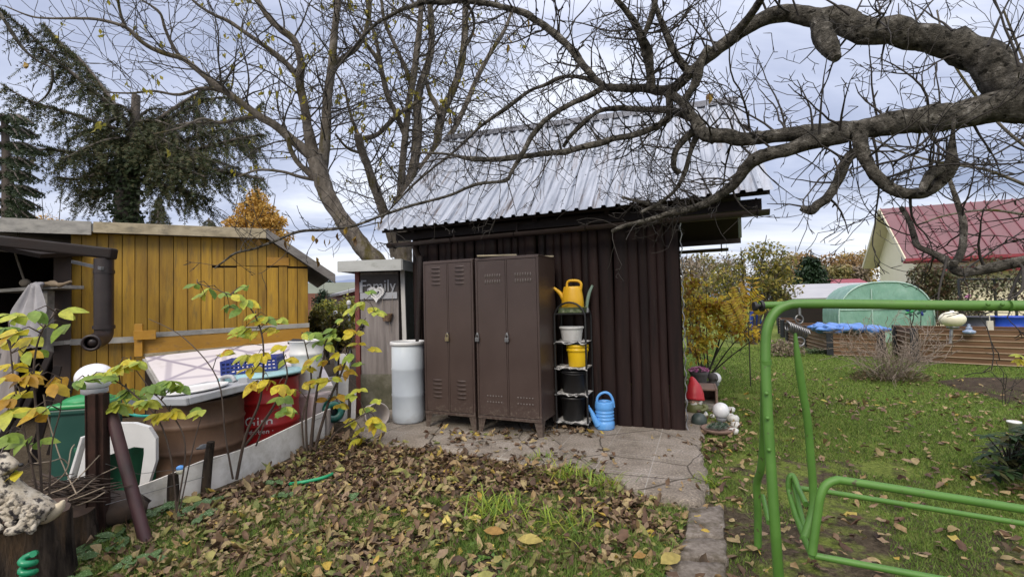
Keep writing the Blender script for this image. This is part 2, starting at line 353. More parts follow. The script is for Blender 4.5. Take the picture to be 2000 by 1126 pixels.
# lawn right of and beyond the shed, bare trodden earth in the near left bed
lawn = math_(nt, 'ADD', math_(nt, 'MULTIPLY', sep.outputs[0], 0.30), math_(nt, 'MULTIPLY', sep.outputs[1], 0.09))
lawn = math_(nt, 'ADD', lawn, math_(nt, 'MULTIPLY', math_(nt, 'SUBTRACT', med, 0.5), 3.0))
lawn = math_(nt, 'ADD', lawn, math_(nt, 'MULTIPLY', math_(nt, 'SUBTRACT', big, 0.5), 1.6))
near = ramp(nt, sep.outputs[1], [(0.0, 0.0), (1.0, 0.0)]); nr_ = nt.nodes.new('ShaderNodeMapRange'); nr_.inputs[1].default_value = 2.0; nr_.inputs[2].default_value = 5.5; nr_.inputs[3].default_value = 0.30; nr_.inputs[4].default_value = 0.0; nt.links.new(sep.outputs[1], nr_.inputs[0]); lawn = math_(nt, 'SUBTRACT', lawn, nr_.outputs[0])
lf = ramp(nt, lawn, [(0.50, 0.0), (0.95, 1.0)])
col = mix(nt, lf, earth, grass)
nt.links.new(col, b.inputs['Base Color']); b.inputs['Roughness'].default_value = 0.95; b.inputs['Specular IOR Level'].default_value = 0.15
bump(nt, b, fin, 0.9, 0.03); M_GROUND = m
struct(mb.build('ground', M_GROUND))
# ------------------------------------------------------------------ concrete apron and stepping path
A_SHED = R(22)
u_ = V((-math.cos(A_SHED), math.sin(A_SHED), 0)); v_ = V((math.sin(A_SHED), math.cos(A_SHED), 0)); Z_ = V((0, 0, 1))
WR = V((1.74, 4.83, 0))
edge = [(712, 853), (760, 866), (830, 872), (905, 882), (975, 893), (1050, 908), (1120, 912), (1165, 918), (1205, 942), (1262, 958), (1325, 973), (1368, 974), (1381, 940), (1374, 900), (1366, 868)]
pts = [gnd(x, y, 0.05) for x, y in edge]
pts += [V((2.0, 5.0, 0)), V((2.5, 6.4, 0)), V((-1.0, 7.2, 0)), V((-1.9, 6.9, 0)), V((-1.95, 5.6, 0))]
rim = []
for i in range(len(pts)):
    a, c = pts[i], pts[(i + 1) % len(pts)]; n = max(1, int((c - a).length / 0.05))
    for k in range(n):
        p = a.lerp(c, k / n); j = 0.022 if i < 15 else 0.0
        rim.append(V((p.x + j * noise.noise(V((p.x * 9, p.y * 9, 1))) * 2, p.y + j * noise.noise(V((p.x * 9, p.y * 9, 5))) * 2, 0)))
mb = MB(); n = len(rim)
cen = V((0.3, 4.9, 0))
rings = []
for k, z in ((1.012, -0.06), (1.0, 0.028), (0.985, 0.046), (0.90, 0.051), (0.6, 0.05), (0.25, 0.05)):
    rings.append([(cen.x + (p.x - cen.x) * k, cen.y + (p.y - cen.y) * k, z + 0.004 * noise.noise(V((p.x * k * 5, p.y * 5, 2)))) for p in rim])
vs = [p for r_ in rings for p in r_] + [(cen.x, cen.y, 0.05)]
fs = [(j * n + i, j * n + (i + 1) % n, (j + 1) * n + (i + 1) % n, (j + 1) * n + i) for j in range(len(rings) - 1) for i in range(n)]
fs += [((len(rings) - 1) * n + i, (len(rings) - 1) * n + (i + 1) % n, len(vs) - 1) for i in range(n)]
mb.add(vs, fs, True)
m, nt, b, oc = newmat('concrete apron')
a = nz(nt, oc, 3.5, 6, 0.6); f = nz(nt, oc, 60, 5, 0.7)
col = ramp(nt, a, [(0.3, (0.22, 0.186, 0.152)), (0.5, (0.31, 0.266, 0.22)), (0.7, (0.38, 0.333, 0.285))])
col = mix(nt, 1.0, col, ramp(nt, f, [(0.3, (0.5, 0.5, 0.5)), (0.55, (1.0, 1.0, 1.0)), (0.70, (1.7, 1.66, 1.58))]), 'MULTIPLY')
moss = ramp(nt, nz(nt, oc, 2.0, 5, 0.7), [(0.56, 0.0), (0.72, 0.5)]); col = mix(nt, moss, col, (0.085, 0.075, 0.05))
br = nt.nodes.new('ShaderNodeTexBrick'); br.offset = 0; br.inputs['Scale'].default_value = 1.0; br.inputs['Mortar Size'].default_value = 0.006
br.inputs['Brick Width'].default_value = 0.42; br.inputs['Row Height'].default_value = 0.42; br.inputs['Mortar Smooth'].default_value = 0.6
br.inputs['Color1'].default_value = (1, 1, 1, 1); br.inputs['Color2'].default_value = (1, 1, 1, 1); br.inputs['Mortar'].default_value = (0, 0, 0, 1)
wob = nt.nodes.new('ShaderNodeMix'); wob.data_type = 'VECTOR'
nt.links.new(mapv(nt, oc, (1, 1, 1), (0, 0, A_SHED)), br.inputs['Vector'])
jf = ramp(nt, br.outputs['Color'], [(0, 1.0), (1, 0.0)]); jf = math_(nt, 'MULTIPLY', jf, ramp(nt, nz(nt, oc, 2.3, 4), [(0.36, 0.0), (0.5, 0.85)]))
col = mix(nt, jf, col, (0.40, 0.37, 0.33))
cv = nt.nodes.new('ShaderNodeTexVoronoi'); cv.feature = 'DISTANCE_TO_EDGE'; cv.inputs['Scale'].default_value = 1.5; nt.links.new(mix(nt, 0.16, oc, nt.nodes.new('ShaderNodeTexNoise').outputs['Color']), cv.inputs['Vector'])
col = mix(nt, ramp(nt, cv.outputs['Distance'], [(0.004, 0.8), (0.012, 0.0)]), col, (0.05, 0.04, 0.03))
nt.links.new(col, b.inputs['Base Color']); b.inputs['Roughness'].default_value = 0.95; b.inputs['Specular IOR Level'].default_value = 0.2; bump(nt, b, f, 1.0, 0.02)
struct(mb.build('concrete_apron', m))
M_PATH = pm('worn paving stone', [(0.11, 0.092, 0.075), (0.20, 0.172, 0.145), (0.30, 0.265, 0.23)], 26, 0.95, bmp=1.0, bdist=0.012, dirt=(0.085, 0.07, 0.045), dscale=7, dcut=(0.50, 0.66), spec=0.2)
for i, q in enumerate(([(1346, 990), (1412, 986), (1417, 1044), (1338, 1047)], [(1333, 1053), (1416, 1050), (1421, 1093), (1318, 1087)], [(1312, 1093), (1421, 1099), (1426, 1165), (1285, 1165)])):
    c = [gnd(x, y, 0.02) for x, y in q]; ring = []
    for k in range(4):
        for t in range(7):
            p = c[k].lerp(c[(k + 1) % 4], t / 7); j = 0.028
            ring.append(V((p.x + j * noise.noise(p * 14 + V((i, 0, 0))), p.y + j * noise.noise(p * 14 + V((0, i, 4))), 0)))
    ce = sum(ring, V()) / len(ring); mb = MB(); n = len(ring)
    vs = []
    for k, z in ((1.03, -0.06), (1.0, 0.014), (0.93, 0.024), (0.5, 0.024)):
        vs += [ce + (p - ce) * k + Z_ * (z + 0.004 * noise.noise(p * 9)) for p in ring]
    vs.append(ce + Z_ * 0.024)
    fs = [(j * n + k, j * n + (k + 1) % n, (j + 1) * n + (k + 1) % n, (j + 1) * n + k) for j in range(3) for k in range(n)] + [(3 * n + k, 3 * n + (k + 1) % n, 4 * n) for k in range(n)]
    mb.add(vs, fs, True); struct(mb.build('path_slab', M_PATH))
# ------------------------------------------------------------------ far hills
m = pm('haze tinted forested hill', [(0.13, 0.17, 0.27), (0.16, 0.20, 0.31), (0.18, 0.22, 0.33)], 0.02, 1.0, bmp=0)  # bluish distance haze is painted into the hill colour
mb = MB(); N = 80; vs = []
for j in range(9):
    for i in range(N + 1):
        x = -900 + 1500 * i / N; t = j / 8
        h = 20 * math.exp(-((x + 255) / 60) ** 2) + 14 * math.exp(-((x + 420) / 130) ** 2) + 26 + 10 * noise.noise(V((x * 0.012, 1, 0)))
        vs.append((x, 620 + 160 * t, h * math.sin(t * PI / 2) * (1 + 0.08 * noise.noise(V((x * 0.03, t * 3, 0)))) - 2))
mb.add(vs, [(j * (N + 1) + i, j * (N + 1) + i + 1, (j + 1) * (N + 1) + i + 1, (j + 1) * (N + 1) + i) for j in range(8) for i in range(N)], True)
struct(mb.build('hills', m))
# ------------------------------------------------------------------ the log shed
shed = thing('log_shed', 'dark brown garden shed of upright logs under a steep zinc ribbed roof', 'shed', WR, 0)
def sp(t, n, z): return WR + u_ * t + v_ * n + Z_ * z      # t along the wall leftwards, n inwards, z up
LW = 3.27
mb = MB(); t = 0.0
while t < LW - 0.03:
    wd = min(rnd.choice((rnd.uniform(0.075, 0.11), rnd.uniform(0.11, 0.17))), LW - t)
    zt = 2.42; z0 = 0.04 + rnd.uniform(-0.01, 0.015); k = 7; tl = rnd.uniform(-0.006, 0.006); bul = rnd.uniform(0.018, 0.032); bk = rnd.uniform(0.0, 0.012)
    vs = []
    for z, wob in ((z0, 0), (0.8, rnd.uniform(-.006, .006)), (1.6, rnd.uniform(-.006, .006)), (zt, 0)):
        for i in range(k):
            a = PI * i / (k - 1)
            vs.append(sp(t + wd / 2 - math.cos(a) * wd / 2 + wob + tl * z, 0.02 + bk - math.sin(a) ** 0.7 * bul, z))
    fs = [(j * k + i, j * k + i + 1, (j + 1) * k + i + 1, (j + 1) * k + i) for j in range(3) for i in range(k - 1)]
    mb.add(vs, [f[::-1] for f in fs], True)
    mb.add(vs[:k], [tuple(range(k))]); t += wd
mb.build('log_wall', M_LOG, shed, world=True)
mb = MB()
D = 2.95
a, c = sp(0, 0.03, 0), sp(0.14, D, 0); e, f = sp(LW, 0.03, 0), sp(LW, D, 0)
def wallq(p, q, z0, z1a, z1b): mb.add([p + Z_ * z0, q + Z_ * z0, q + Z_ * z1b, p + Z_ * z1a], [(0, 1, 2, 3)])
for p, q, s_ in ((a, c, 1), (e, f, -1)):
    mid = (p + q) / 2; mb.add([p, q, q + Z_ * 2.42, mid + Z_ * 3.85, p + Z_ * 2.42], [(0, 1, 2, 3, 4)])
wallq(c, f, 0, 2.42, 2.42)
mb.build('side_wall', M_DARKWOOD, shed, world=True)
# light wavy edge of the cladding on the right corner
mb = MB(); vs = []
for i in range(61):
    z = 0.05 + 2.2 * i / 60; o = 0.010 * math.sin(z * 2 * PI / 0.145)
    vs += [sp(-0.012 - o, 0.02, z), sp(-0.020 - o, 0.055, z), sp(-0.006 - o, 0.09, z)]
mb.add(vs, [(i * 3 + k, i * 3 + k + 1, i * 3 + 4 + k, i * 3 + 3 + k) for i in range(60) for k in (0, 1)], True)
mb.build('cladding_edge', pm('pale cladding sheet', [(0.2, 0.19, 0.19), (0.34, 0.33, 0.33)], 9, 0.6, bmp=0.1), shed, world=True)
# roof: two ribbed slopes
EO, BR = 0.35, 1.83
def roofsheet(front):
    """ribbed sheet; e: eave line, ridge line; both along u"""
    mb = MB(); t0, t1 = -0.83, 3.55; pitch = 0.142; prof = []
    t = t0
    while t < t1:
        for o, h in ((0, 0), (0.084, 0), (0.096, 0.026), (0.130, 0.026)): prof.append((t + o, h))
        t += pitch
    prof.append((t, 0)); n = len(prof)
    def P(t, k, h):
        q = (t - t0) / (t1 - t0)
        zr = 3.93 + 0.16 * q; ze = 2.36 - 0.035 * q
        tt = t + k * 0.13 * (1 - q) ** 2
        nn = (-EO + k * BR) if front else (-EO + 2 * BR - k * BR)
        sl = math.hypot(BR, zr - ze); nv = (V((0, 0, BR / sl)) + v_ * ((-1 if front else 1) * (zr - ze) / sl))
        sag = -0.012 * math.sin(k * PI) + 0.006 * noise.noise(V((t * 2, k * 2, 1)))
        return sp(tt, nn, ze + (zr - ze) * k) + nv * (h + sag)
    for k0, k1, lift in ((0.0, 0.56, 0.0), (0.53, 1.0, 0.006)):
        vs = []; m = 6
        for j in range(m + 1):
            k = k0 + (k1 - k0) * j / m
            vs += [P(t, k, h + lift + (0.004 * rnd.random() if j == 0 else 0)) for t, h in prof]
        fs = [(j * n + i, j * n + i + 1, (j + 1) * n + i + 1, (j + 1) * n + i) for j in range(m) for i in range(n - 1)]
        mb.add(vs, fs)
    return mb, P
m, nt, b, oc = newmat('zinc roof sheet')
al = mapv(nt, oc, (1, 1, 1), (0, 0, A_SHED))
str_ = nz(nt, mapv(nt, al, (5, 0.5, 0.5)), 3, 6, 0.65); pat = nz(nt, oc, 1.6, 5, 0.6)
col = ramp(nt, str_, [(0.3, (0.18, 0.205, 0.255)), (0.5, (0.31, 0.34, 0.40)), (0.7, (0.42, 0.45, 0.515))])  # blue of the reflected sky is mixed into the zinc colour
rustf = math_(nt, 'MULTIPLY', ramp(nt, nz(nt, mapv(nt, al, (9, 0.6, 0.6)), 2.4, 7, 0.7), [(0.53, 0.0), (0.66, 1.0)]), ramp(nt, pat, [(0.40, 0.1), (0.58, 1.0)]))
col = mix(nt, rustf, col, (0.12, 0.095, 0.085))
spk = ramp(nt, nz(nt, oc, 55, 3, 0.6), [(0.62, 0.0), (0.72, 0.6)]); col = mix(nt, spk, col, (0.2, 0.2, 0.2))
nt.links.new(col, b.inputs['Base Color']); b.inputs['Metallic'].default_value = 0.1; b.inputs['Roughness'].default_value = 0.55
bump(nt, b, nz(nt, oc, 20, 4), 0.08, 0.01); M_ZINC = m
rm, RP = roofsheet(True)
for k in (0.05, 0.3, 0.5, 0.58, 0.8, 0.95):
    for i in range(0, 31, 2):
        rm.ball(RP(-0.83 + 0.142 * i + 0.114, k, 0.028), 0.009, 6, 4)
ro = rm.build('roof', M_ZINC, shed, world=True)
rm2, RP2 = roofsheet(False); rm2.build('roof', M_ZINC, shed, world=True)
mb = MB(); q = [RP(-0.83 + 4.38 * i / 12, 1.0, 0.02) for i in range(13)]
for i in range(12):
    for s_ in (-1, 1):
        mb.add([q[i] + Z_ * 0.025, q[i + 1] + Z_ * 0.025, q[i + 1] + v_ * (s_ * 0.13) - Z_ * 0.10, q[i] + v_ * (s_ * 0.13) - Z_ * 0.10], [(0, 1, 2, 3)])
mb.build('ridge_cap', M_ZINC, ro, world=True)

mb.build('roof_screw', M_STEEL, ro, world=True)
# soffit boards, fascia, rafters (dark)
mb = MB()
for fr, P in ((True, RP), (False, RP2)):
    q4 = [P(-0.78, 0.015, -0.055), P(3.50, 0.015, -0.055), P(3.50, 0.975, -0.055), P(-0.78, 0.975, -0.055)]
    if not fr: q4 = q4[::-1]
    mb.slab(q4, 0.02 if fr else 0.02)
mb.build('soffit', M_DARKWOOD, shed, world=True)
mb = MB()
a, c = RP(-0.81, 0.03, -0.05), RP(3.52, 0.03, -0.05); mb.beam(a, c, 0.025, 0.06)
a, c = RP2(-0.81, 0.006, -0.075), RP2(3.52, 0.006, -0.075); mb.beam(a, c, 0.025, 0.085)
mb.build('fascia', M_DARKWOOD, shed, world=True)
mb = MB(); mb.beam(sp(-0.75, -0.10, 2.28), sp(3.4, -0.10, 2.27), 0.09, 0.10); mb.beam(sp(0.0, -0.07, 2.33), sp(LW, -0.07, 2.33), 0.02, 0.16)
for t in (-0.1, 0.7, 1.5, 2.3, 3.1): mb.beam(RP(t, 0.03, -0.09), RP(t, 0.5, -0.09), 0.05, 0.09)
mb.build('wall_plate', M_DARKWOOD, shed, world=True)
# half-round gutters on both eaves, with brackets; downpipe at the left
def gutter(P, s_, z0, z1, ta, tb, off):
    mb = MB(); k = 9; vs = []; M = 24
    for j in range(M + 1):
        t = ta + (tb - ta) * j / M; z = z0 + (z1 - z0) * j / M
        for rr in (0.052, 0.048):
            for i in range(k):
                a_ = PI + PI * i / (k - 1); vs.append(sp(t, off + rr * math.cos(a_), z + rr * math.sin(a_)))
    fs = []; r2 = 2 * k
    for j in range(M):
        for i in range(k - 1):
            fs.append((j * r2 + i, (j + 1) * r2 + i, (j + 1) * r2 + i + 1, j * r2 + i + 1)); fs.append((j * r2 + k + i, j * r2 + k + i + 1, (j + 1) * r2 + k + i + 1, (j + 1) * r2 + k + i))
    for j in (0, M): fs.append(tuple(j * r2 + i for i in range(k)))
    mb.add(vs, fs, True); g = mb.build('gutter', M_PIPE, shed, world=True)
    for j in range(6):
        mb = MB(); t = ta + 0.1 + (tb - ta - 0.2) * j / 5; z = z0 + (z1 - z0) * j / 5
        mb.tube([sp(t, off + 0.058 * math.cos(PI + PI * i / 8), z + 0.058 * math.sin(PI + PI * i / 8)) for i in range(9)], 0.007, 6)
        mb.beam(sp(t, off + 0.055, z), sp(t, off + 0.06, z + 0.13), 0.02, 0.006)
        mb.build('gutter_bracket', M_DARKWOOD, g, world=True)
gutter(RP, 1, 2.20, 2.165, -0.80, 3.45, -0.24)
gutter(RP2, 1, 2.20, 2.18, -0.62, 3.3, -EO * 2 + 2 * BR + 0.26)
mb = MB(); p = sp(3.08, -0.11, 0); mb.tube([p + Z_ * 2.14 - v_ * 0.12, p + Z_ * 2.06 - v_ * 0.06, p + Z_ * 1.98, p + Z_ * 0.1], 0.036, 12)
mb.build('downpipe', M_PIPE, shed, world=True)
# two loose poles leaning by the left corner of the shed
mb = MB(); mb.tube([gnd(812, 815, 0.05), at(822, 500, 5.7)], [0.035, 0.03], 10)
tag(mb.build('wooden_pole', M_DARKWOOD, base=gnd(812, 815, 0.05)), 'dark wooden pole leaning upright between the locker pair and outhouse', 'pole')
# ------------------------------------------------------------------ lockers
LA = R(-24)
M_VENT = pm('worn vent metal', [(0.085, 0.07, 0.062), (0.17, 0.15, 0.14)], 30, 0.4, bmp=0)
def locker(label, fr, wdt, style, locks):
    """fr: front-right foot; local x runs from the left edge to the right, y inwards"""
    xd = V((math.cos(LA), math.sin(LA), 0)); loc = V(fr) - xd * wdt; loc.z = 0.05
    g = thing('metal_locker', label, 'locker', loc, LA, 'brown metal lockers')
    dp, z0, z1 = 0.5, 0.145, 1.815
    mb = MB(); mb.box((wdt / 2, dp / 2, (z0 + z1) / 2), (wdt, dp, z1 - z0))
    # a thin raised frame round the doors
    fw = 0.022
    for x0, x1, za, zb in ((0, wdt, z1 - fw, z1), (0, wdt, z0, z0 + fw + 0.01), (0, fw, z0 + fw + 0.012, z1 - fw - 0.002), (wdt - fw, wdt, z0 + fw + 0.012, z1 - fw - 0.002), (wdt / 2 - .008, wdt / 2 + .008, z0 + fw + 0.012, z1 - fw - 0.002)):
        mb.box(((x0 + x1) / 2, -0.006, (za + zb) / 2), (x1 - x0, 0.012, zb - za))
    mb.box((wdt / 2, dp / 2 + 0.004, z1 + 0.005), (wdt + 0.008, dp + 0.012, 0.012))
    mb.build('body', M_LOCKER, g, bevel=0.003)
    for x in (0.0, wdt):
        for y in (0.0, dp):
            mb = MB(); sx = 1 if x == 0 else -1; sy = 1 if y == 0 else -1
            vs = []
            for z, k in ((z0, 0.085), (0.0, 0.045)):
                vs += [(x, y, z), (x + sx * k, y, z), (x + sx * k, y + sy * 0.004, z), (x + sx * 0.004, y + sy * 0.004, z), (x + sx * 0.004, y + sy * k, z), (x, y + sy * k, z)]
            fs = [(i, (i + 1) % 6, (i + 1) % 6 + 6, i + 6) for i in range(6)] + [tuple(range(6)), tuple(range(6, 12))]
            mb.add(vs, fs); mb.build('leg', M_LOCKER, g)
    dw = (wdt - 2 * fw - 0.016) / 2 - 0.006
    for k in (0, 1):
        x0 = fw + 0.003 + k * (dw + 0.006 + 0.016); x1 = x0 + dw; zb, zt = z0 + fw + 0.016, z1 - fw - 0.005
        mb = MB(); mb.box(((x0 + x1) / 2, -0.004, (zb + zt) / 2), (dw, 0.014, zt - zb))
        d = mb.build('door', M_LOCKER, g, bevel=0.0025)
        cx = (x0 + x1) / 2 + (0.02 if style == 'slots' else 0.0)
        vm = M_LOCKER if style == 'louvres' else M_VENT
        if style == 'louvres':
            for zc in (1.56, 0.33):
                mb = MB()
                for i in range(5):
                    z = zc + i * 0.045; n = 8; L = 0.115
                    vs = []
                    for j in range(n + 1):
                        t = j / n; h = 0.014 * math.sin(PI * t) ** 0.5
                        x = cx - L / 2 + L * t
                        vs += [(x, -0.0112, z + 0.016), (x, -0.0112 - h, z), (x, -0.0112, z - 0.003)]
                    mb.add(vs, [(a * 3 + q, a * 3 + q + 1, a * 3 + 4 + q, a * 3 + 3 + q) for a in range(n) for q in (0, 1)], True)
                mb.build('vent', vm, d)
        else:
            mb = MB(); m2 = MB()
            for r_ in range(2):
                for i in range(7):
                    mb.ball((cx - 0.085 + i * 0.028, -0.011, 1.63 - r_ * 0.062), 0.022, 8, 6, (0.30, 0.42, 1.0))
                    if i < 6: m2.ball((cx - 0.085 + i * 0.032, -0.011, 0.385 - r_ * 0.062), 0.0085, 8, 5, (1, 0.7, 1))
            mb.build('vent', vm, d); m2.build('vent', vm, d)
        if locks[k] is not None:
            lx = locks[k]; z = 0.98
            mb = MB(); mb.box((lx, -0.022, z + 0.045), (0.02, 0.022, 0.03)); mb.build('hasp', M_STEEL, d, bevel=0.002)
            mb = MB(); mb.box((lx, -0.035, z - 0.012), (0.044, 0.020, 0.042))
            mb.tube([(lx - 0.014, -0.035, z + 0.008), (lx - 0.014, -0.035, z + 0.034), (lx - 0.007, -0.035, z + 0.046), (lx + 0.007, -0.035, z + 0.046), (lx + 0.014, -0.035, z + 0.034), (lx + 0.014, -0.035, z + 0.008)], 0.0042, 8)
            mb.build('padlock', M_BRASS if style == 'louvres' else M_STEEL, d, bevel=0.003)
    return g
L2R = V((0.27, 4.69, 0)); W2, W1 = 0.715, 0.63
locker('brown locker with small oval slot vents, right of the two', L2R, W2, 'slots', (0.022, W2 / 2 + 0.006))
L1R = L2R + V((-math.cos(LA), -math.sin(LA), 0)) * (W2 + 0.03)
locker('brown locker with horizontal louvre vents beside the milky barrel', L1R, W1, 'louvres', (W1 / 2 - 0.004, None))
# things on the locker tops
def planks(label, c, L, wd, rz, m):
    mb = MB(); mb.box((0, 0, 0.008), (L, wd, 0.016)); o = mb.build('wooden_offcut', m, bevel=0.002); o.location = c; o.rotation_euler = (0, 0.015, rz)
    tag(o, label, 'slat')
planks('thin pale slat lying across the louvred locker top edge', L2R + V((-0.42, 0.22, 1.885)), 0.42, 0.05, R(-10), M_BEIGEWOOD)
planks('short pale slat on the right back of the slotted locker', L2R + V((0.02, 0.42, 1.885)), 0.34, 0.05, R(4), M_BEIGEWOOD)
# ------------------------------------------------------------------ milky barrel
bb = V((-1.235, 5.50, 0.05)); br_ = thing('plastic_barrel', 'tall milky blue translucent plastic barrel beside the lockers', 'barrel', bb)
mb = MB(); mb.lathe([(0.0, 0), (0.165, 0), (0.182, 0.02), (0.188, 0.10), (0.186, 0.30), (0.190, 0.315), (0.186, 0.33), (0.186, 0.60), (0.190, 0.615), (0.186, 0.63), (0.184, 0.90), (0.18, 0.905), (0.178, 0.88), (0.178, 0.2), (0, 0.18)], n=36)
mb.build('body', M_SIDING, br_)
mb = MB(); mb.lathe([(0.183, 0.885), (0.198, 0.885), (0.203, 0.895), (0.203, 0.918), (0.198, 0.926), (0.178, 0.926), (0.178, 0.905)], n=36); mb.build('rim', M_WHITEPL, br_)
# ------------------------------------------------------------------ wire shelf rack
SA = R(-22); xd = V((math.cos(SA), math.sin(SA), 0)); yd = V((-math.sin(SA), math.cos(SA), 0))
FRp = V((0.755, 4.90, 0.05)); SW, SD = 0.335, 0.27
rk = thing('shelf_rack', 'narrow black metal shelf rack with arched ends', 'shelf rack', FRp - xd * SW, SA)
mb = MB()
for y in (0, SD):
    arch = [(0, y, 0), (0, y, 1.17)] + [(SW / 2 - SW / 2 * math.cos(PI * i / 12), y, 1.17 + 0.165 * math.sin(PI * i / 12)) for i in range(1, 12)] + [(SW, y, 1.17), (SW, y, 0)]
    mb.tube(arch, 0.011, 10)
mb.build('frame', M_BLACK, rk)
SZ = [1.215, 0.905, 0.635, 0.36, 0.065]
for z in SZ:
    mb = MB(); mb.box((SW / 2, 0, z), (SW, 0.012, 0.014)); mb.box((SW / 2, SD, z), (SW, 0.012, 0.014))
    mb.box((0, SD / 2, z), (0.012, SD - 0.014, 0.014)); mb.box((SW, SD / 2, z), (0.012, SD - 0.014, 0.014))
    for i in range(1, 9): mb.box((SW * i / 9, SD / 2, z + 0.002), (0.006, SD - 0.016, 0.006))
    mb.build('shelf', M_BLACK, rk)
def rackp(x, y, z): return FRp - xd * SW + xd * x + yd * y + Z_ * (z)
def sheet_on(z, seed, label):
    mb = MB(); n = 12; vs = []
    for j in range(n + 1):
        for i in range(n + 1):
            x = -0.01 + (SW + 0.02) * i / n; y = -0.02 + SD * 0.98 * j / n
            e = 0.022 * max(0, noise.noise(V((i * 0.6, j * 0.6, seed)))) + (0.004)
            if j <= 1: e -= 0.015 * (2 - j) * max(0, 0.2 + 1.6 * noise.noise(V((i * 0.45, seed * 3.7, 2))))
            vs.append((x, y, z + 0.009 + e))
    mb.add(vs, [(j * (n + 1) + i, j * (n + 1) + i + 1, (j + 1) * (n + 1) + i + 1, (j + 1) * (n + 1) + i) for j in range(n) for i in range(n)])
    o = mb.build('newspaper', M_PAPER); o.location = rackp(0, 0, 0); o.rotation_euler = (0, 0, SA)
    md = o.modifiers.new('thick', 'SOLIDIFY'); md.thickness = 0.003
    tag(o, label, 'newspaper', 'newspaper sheets lining the rack shelves')
sheet_on(SZ[1], 1, 'crumpled newspaper sheet under the white tub on the rack')
sheet_on(SZ[2], 2, 'crumpled newspaper sheet under the yellow bucket on the rack')
sheet_on(SZ[3], 3, 'crumpled newspaper sheet under the upper black bucket')
sheet_on(SZ[4], 4, 'crumpled newspaper sheet under the lowest black pot')
def pot(name, label, cat, c, prof, m, rim=None, n=28, lid=None):
    g = thing(name, label, cat, c)
    mb = MB(); mb.lathe(prof, n=n); mb.build('body', m, g)
    if rim: mb = MB(); mb.lathe(rim, n=n); mb.build('rim', m, g)
    return g
g = pot('plastic_tub', 'white plastic tub with a lid on the second rack shelf', 'tub', rackp(0.155, 0.12, SZ[1] + 0.016), [(0, 0), (0.098, 0), (0.105, 0.01), (0.122, 0.135)], M_WHITEPL)
mb = MB(); mb.lathe([(0.122, 0.13), (0.133, 0.132), (0.134, 0.150), (0.128, 0.155), (0.118, 0.155), (0.112, 0.147), (0, 0.147)], n=28); mb.build('lid', M_WHITEPL, g)
g = pot('plastic_bucket', 'bright yellow plastic bucket on the middle rack shelf', 'bucket', rackp(0.215, 0.12, SZ[2] + 0.016), [(0, 0), (0.092, 0), (0.098, 0.008), (0.108, 0.165)], M_YELPL2)
mb = MB(); mb.lathe([(0.108, 0.160), (0.118, 0.162), (0.118, 0.19), (0.112, 0.192), (0.112, 0.200), (0.119, 0.202), (0.119, 0.228), (0.112, 0.236), (0.10, 0.236), (0.0, 0.232)], n=28); mb.build('lid', M_YELPL2, g)
g = pot('plastic_bucket', 'larger black plastic bucket on the fourth rack shelf', 'bucket', rackp(0.165, 0.13, SZ[3] + 0.016), [(0, 0), (0.118, 0), (0.124, 0.01), (0.138, 0.215), (0.147, 0.217), (0.147, 0.232), (0.138, 0.234), (0.134, 0.22), (0.12, 0.02), (0, 0.015)], M_BLACKPL)
mb = MB(); mb.tube([(0.143 * math.cos(a), -0.02 - 0.14 * abs(math.sin(a)) * 0.95, 0.222 - 0.02 * math.sin(-a)) for a in [PI + PI * i / 14 for i in range(15)]], 0.006, 8); mb.build('handle', M_BLACKPL, g)
pot('plant_pot', 'black plastic plant pot on the bottom rack shelf', 'pot', rackp(0.15, 0.13, SZ[4] + 0.016), [(0, 0), (0.108, 0), (0.112, 0.01), (0.132, 0.225), (0.140, 0.227), (0.140, 0.252), (0.132, 0.252), (0.11, 0.02), (0, 0.015)], M_BLACKPL)
# tray on the top shelf
g = thing('seed_tray', 'low printed tray under the yellow watering can on the rack', 'tray', rackp(0.17, 0.13, SZ[0] + 0.009), SA)
mb = MB(); mb.box((0, 0, 0.026), (0.27, 0.20, 0.052)); mb.build('tray', pm('patterned card', [(0.03, 0.04, 0.03), (0.10, 0.14, 0.05), (0.33, 0.34, 0.26)], 30, 0.6, bmp=0), g, bevel=0.004)
mb = MB(); mb.box((0, -0.003, 0.056), (0.285, 0.215, 0.007)); mb.build('rim', pm('olive tray rim', [(0.24, 0.23, 0.05), (0.30, 0.28, 0.08)], 9, 0.5, bmp=0), g, bevel=0.002)
# watering cans
def can_mesh(mb_body, H, r0, r1): pass
g = thing('watering_can', 'orange yellow plastic watering can on top of the rack', 'watering can', rackp(0.175, 0.12, SZ[0] + 0.069), SA)
mb = MB(); mb.lathe([(0, 0), (0.098, 0), (0.104, 0.008), (0.098, 0.10), (0.086, 0.185), (0.078, 0.215), (0.074, 0.222), (0.055, 0.222), (0.055, 0.2)], n=28, sx=1.2, sy=0.85)
mb.build('body', M_YELPL, g)
mb = MB(); mb.tube(crom([(-0.07, -0.01, 0.04), (-0.10, -0.015, 0.10), (-0.135, -0.02, 0.155), (-0.185, -0.025, 0.20), (-0.225, -0.03, 0.215), (-0.262, -0.035, 0.213)], 4), [0.034 - 0.024 * (i / 20) ** 0.7 for i in range(21)], 12); mb.build('spout', M_YELPL, g)
mb = MB(); mb.tube(crom([(-0.052, 0, 0.205), (-0.058, 0, 0.25), (-0.035, 0, 0.282), (0.03, 0, 0.285), (0.075, 0, 0.275), (0.10, 0, 0.245), (0.092, 0, 0.19), (0.075, 0, 0.13), (0.09, 0, 0.08)], 4), [0.014] * 8 + [0.015] * 25, 10); mb.build('handle', M_YELPL, g)
mb = MB()
g = thing('hand_scoop', 'pale green plastic scoop standing behind the yellow can', 'scoop', rackp(0.30, 0.22, SZ[0] + 0.01), SA)
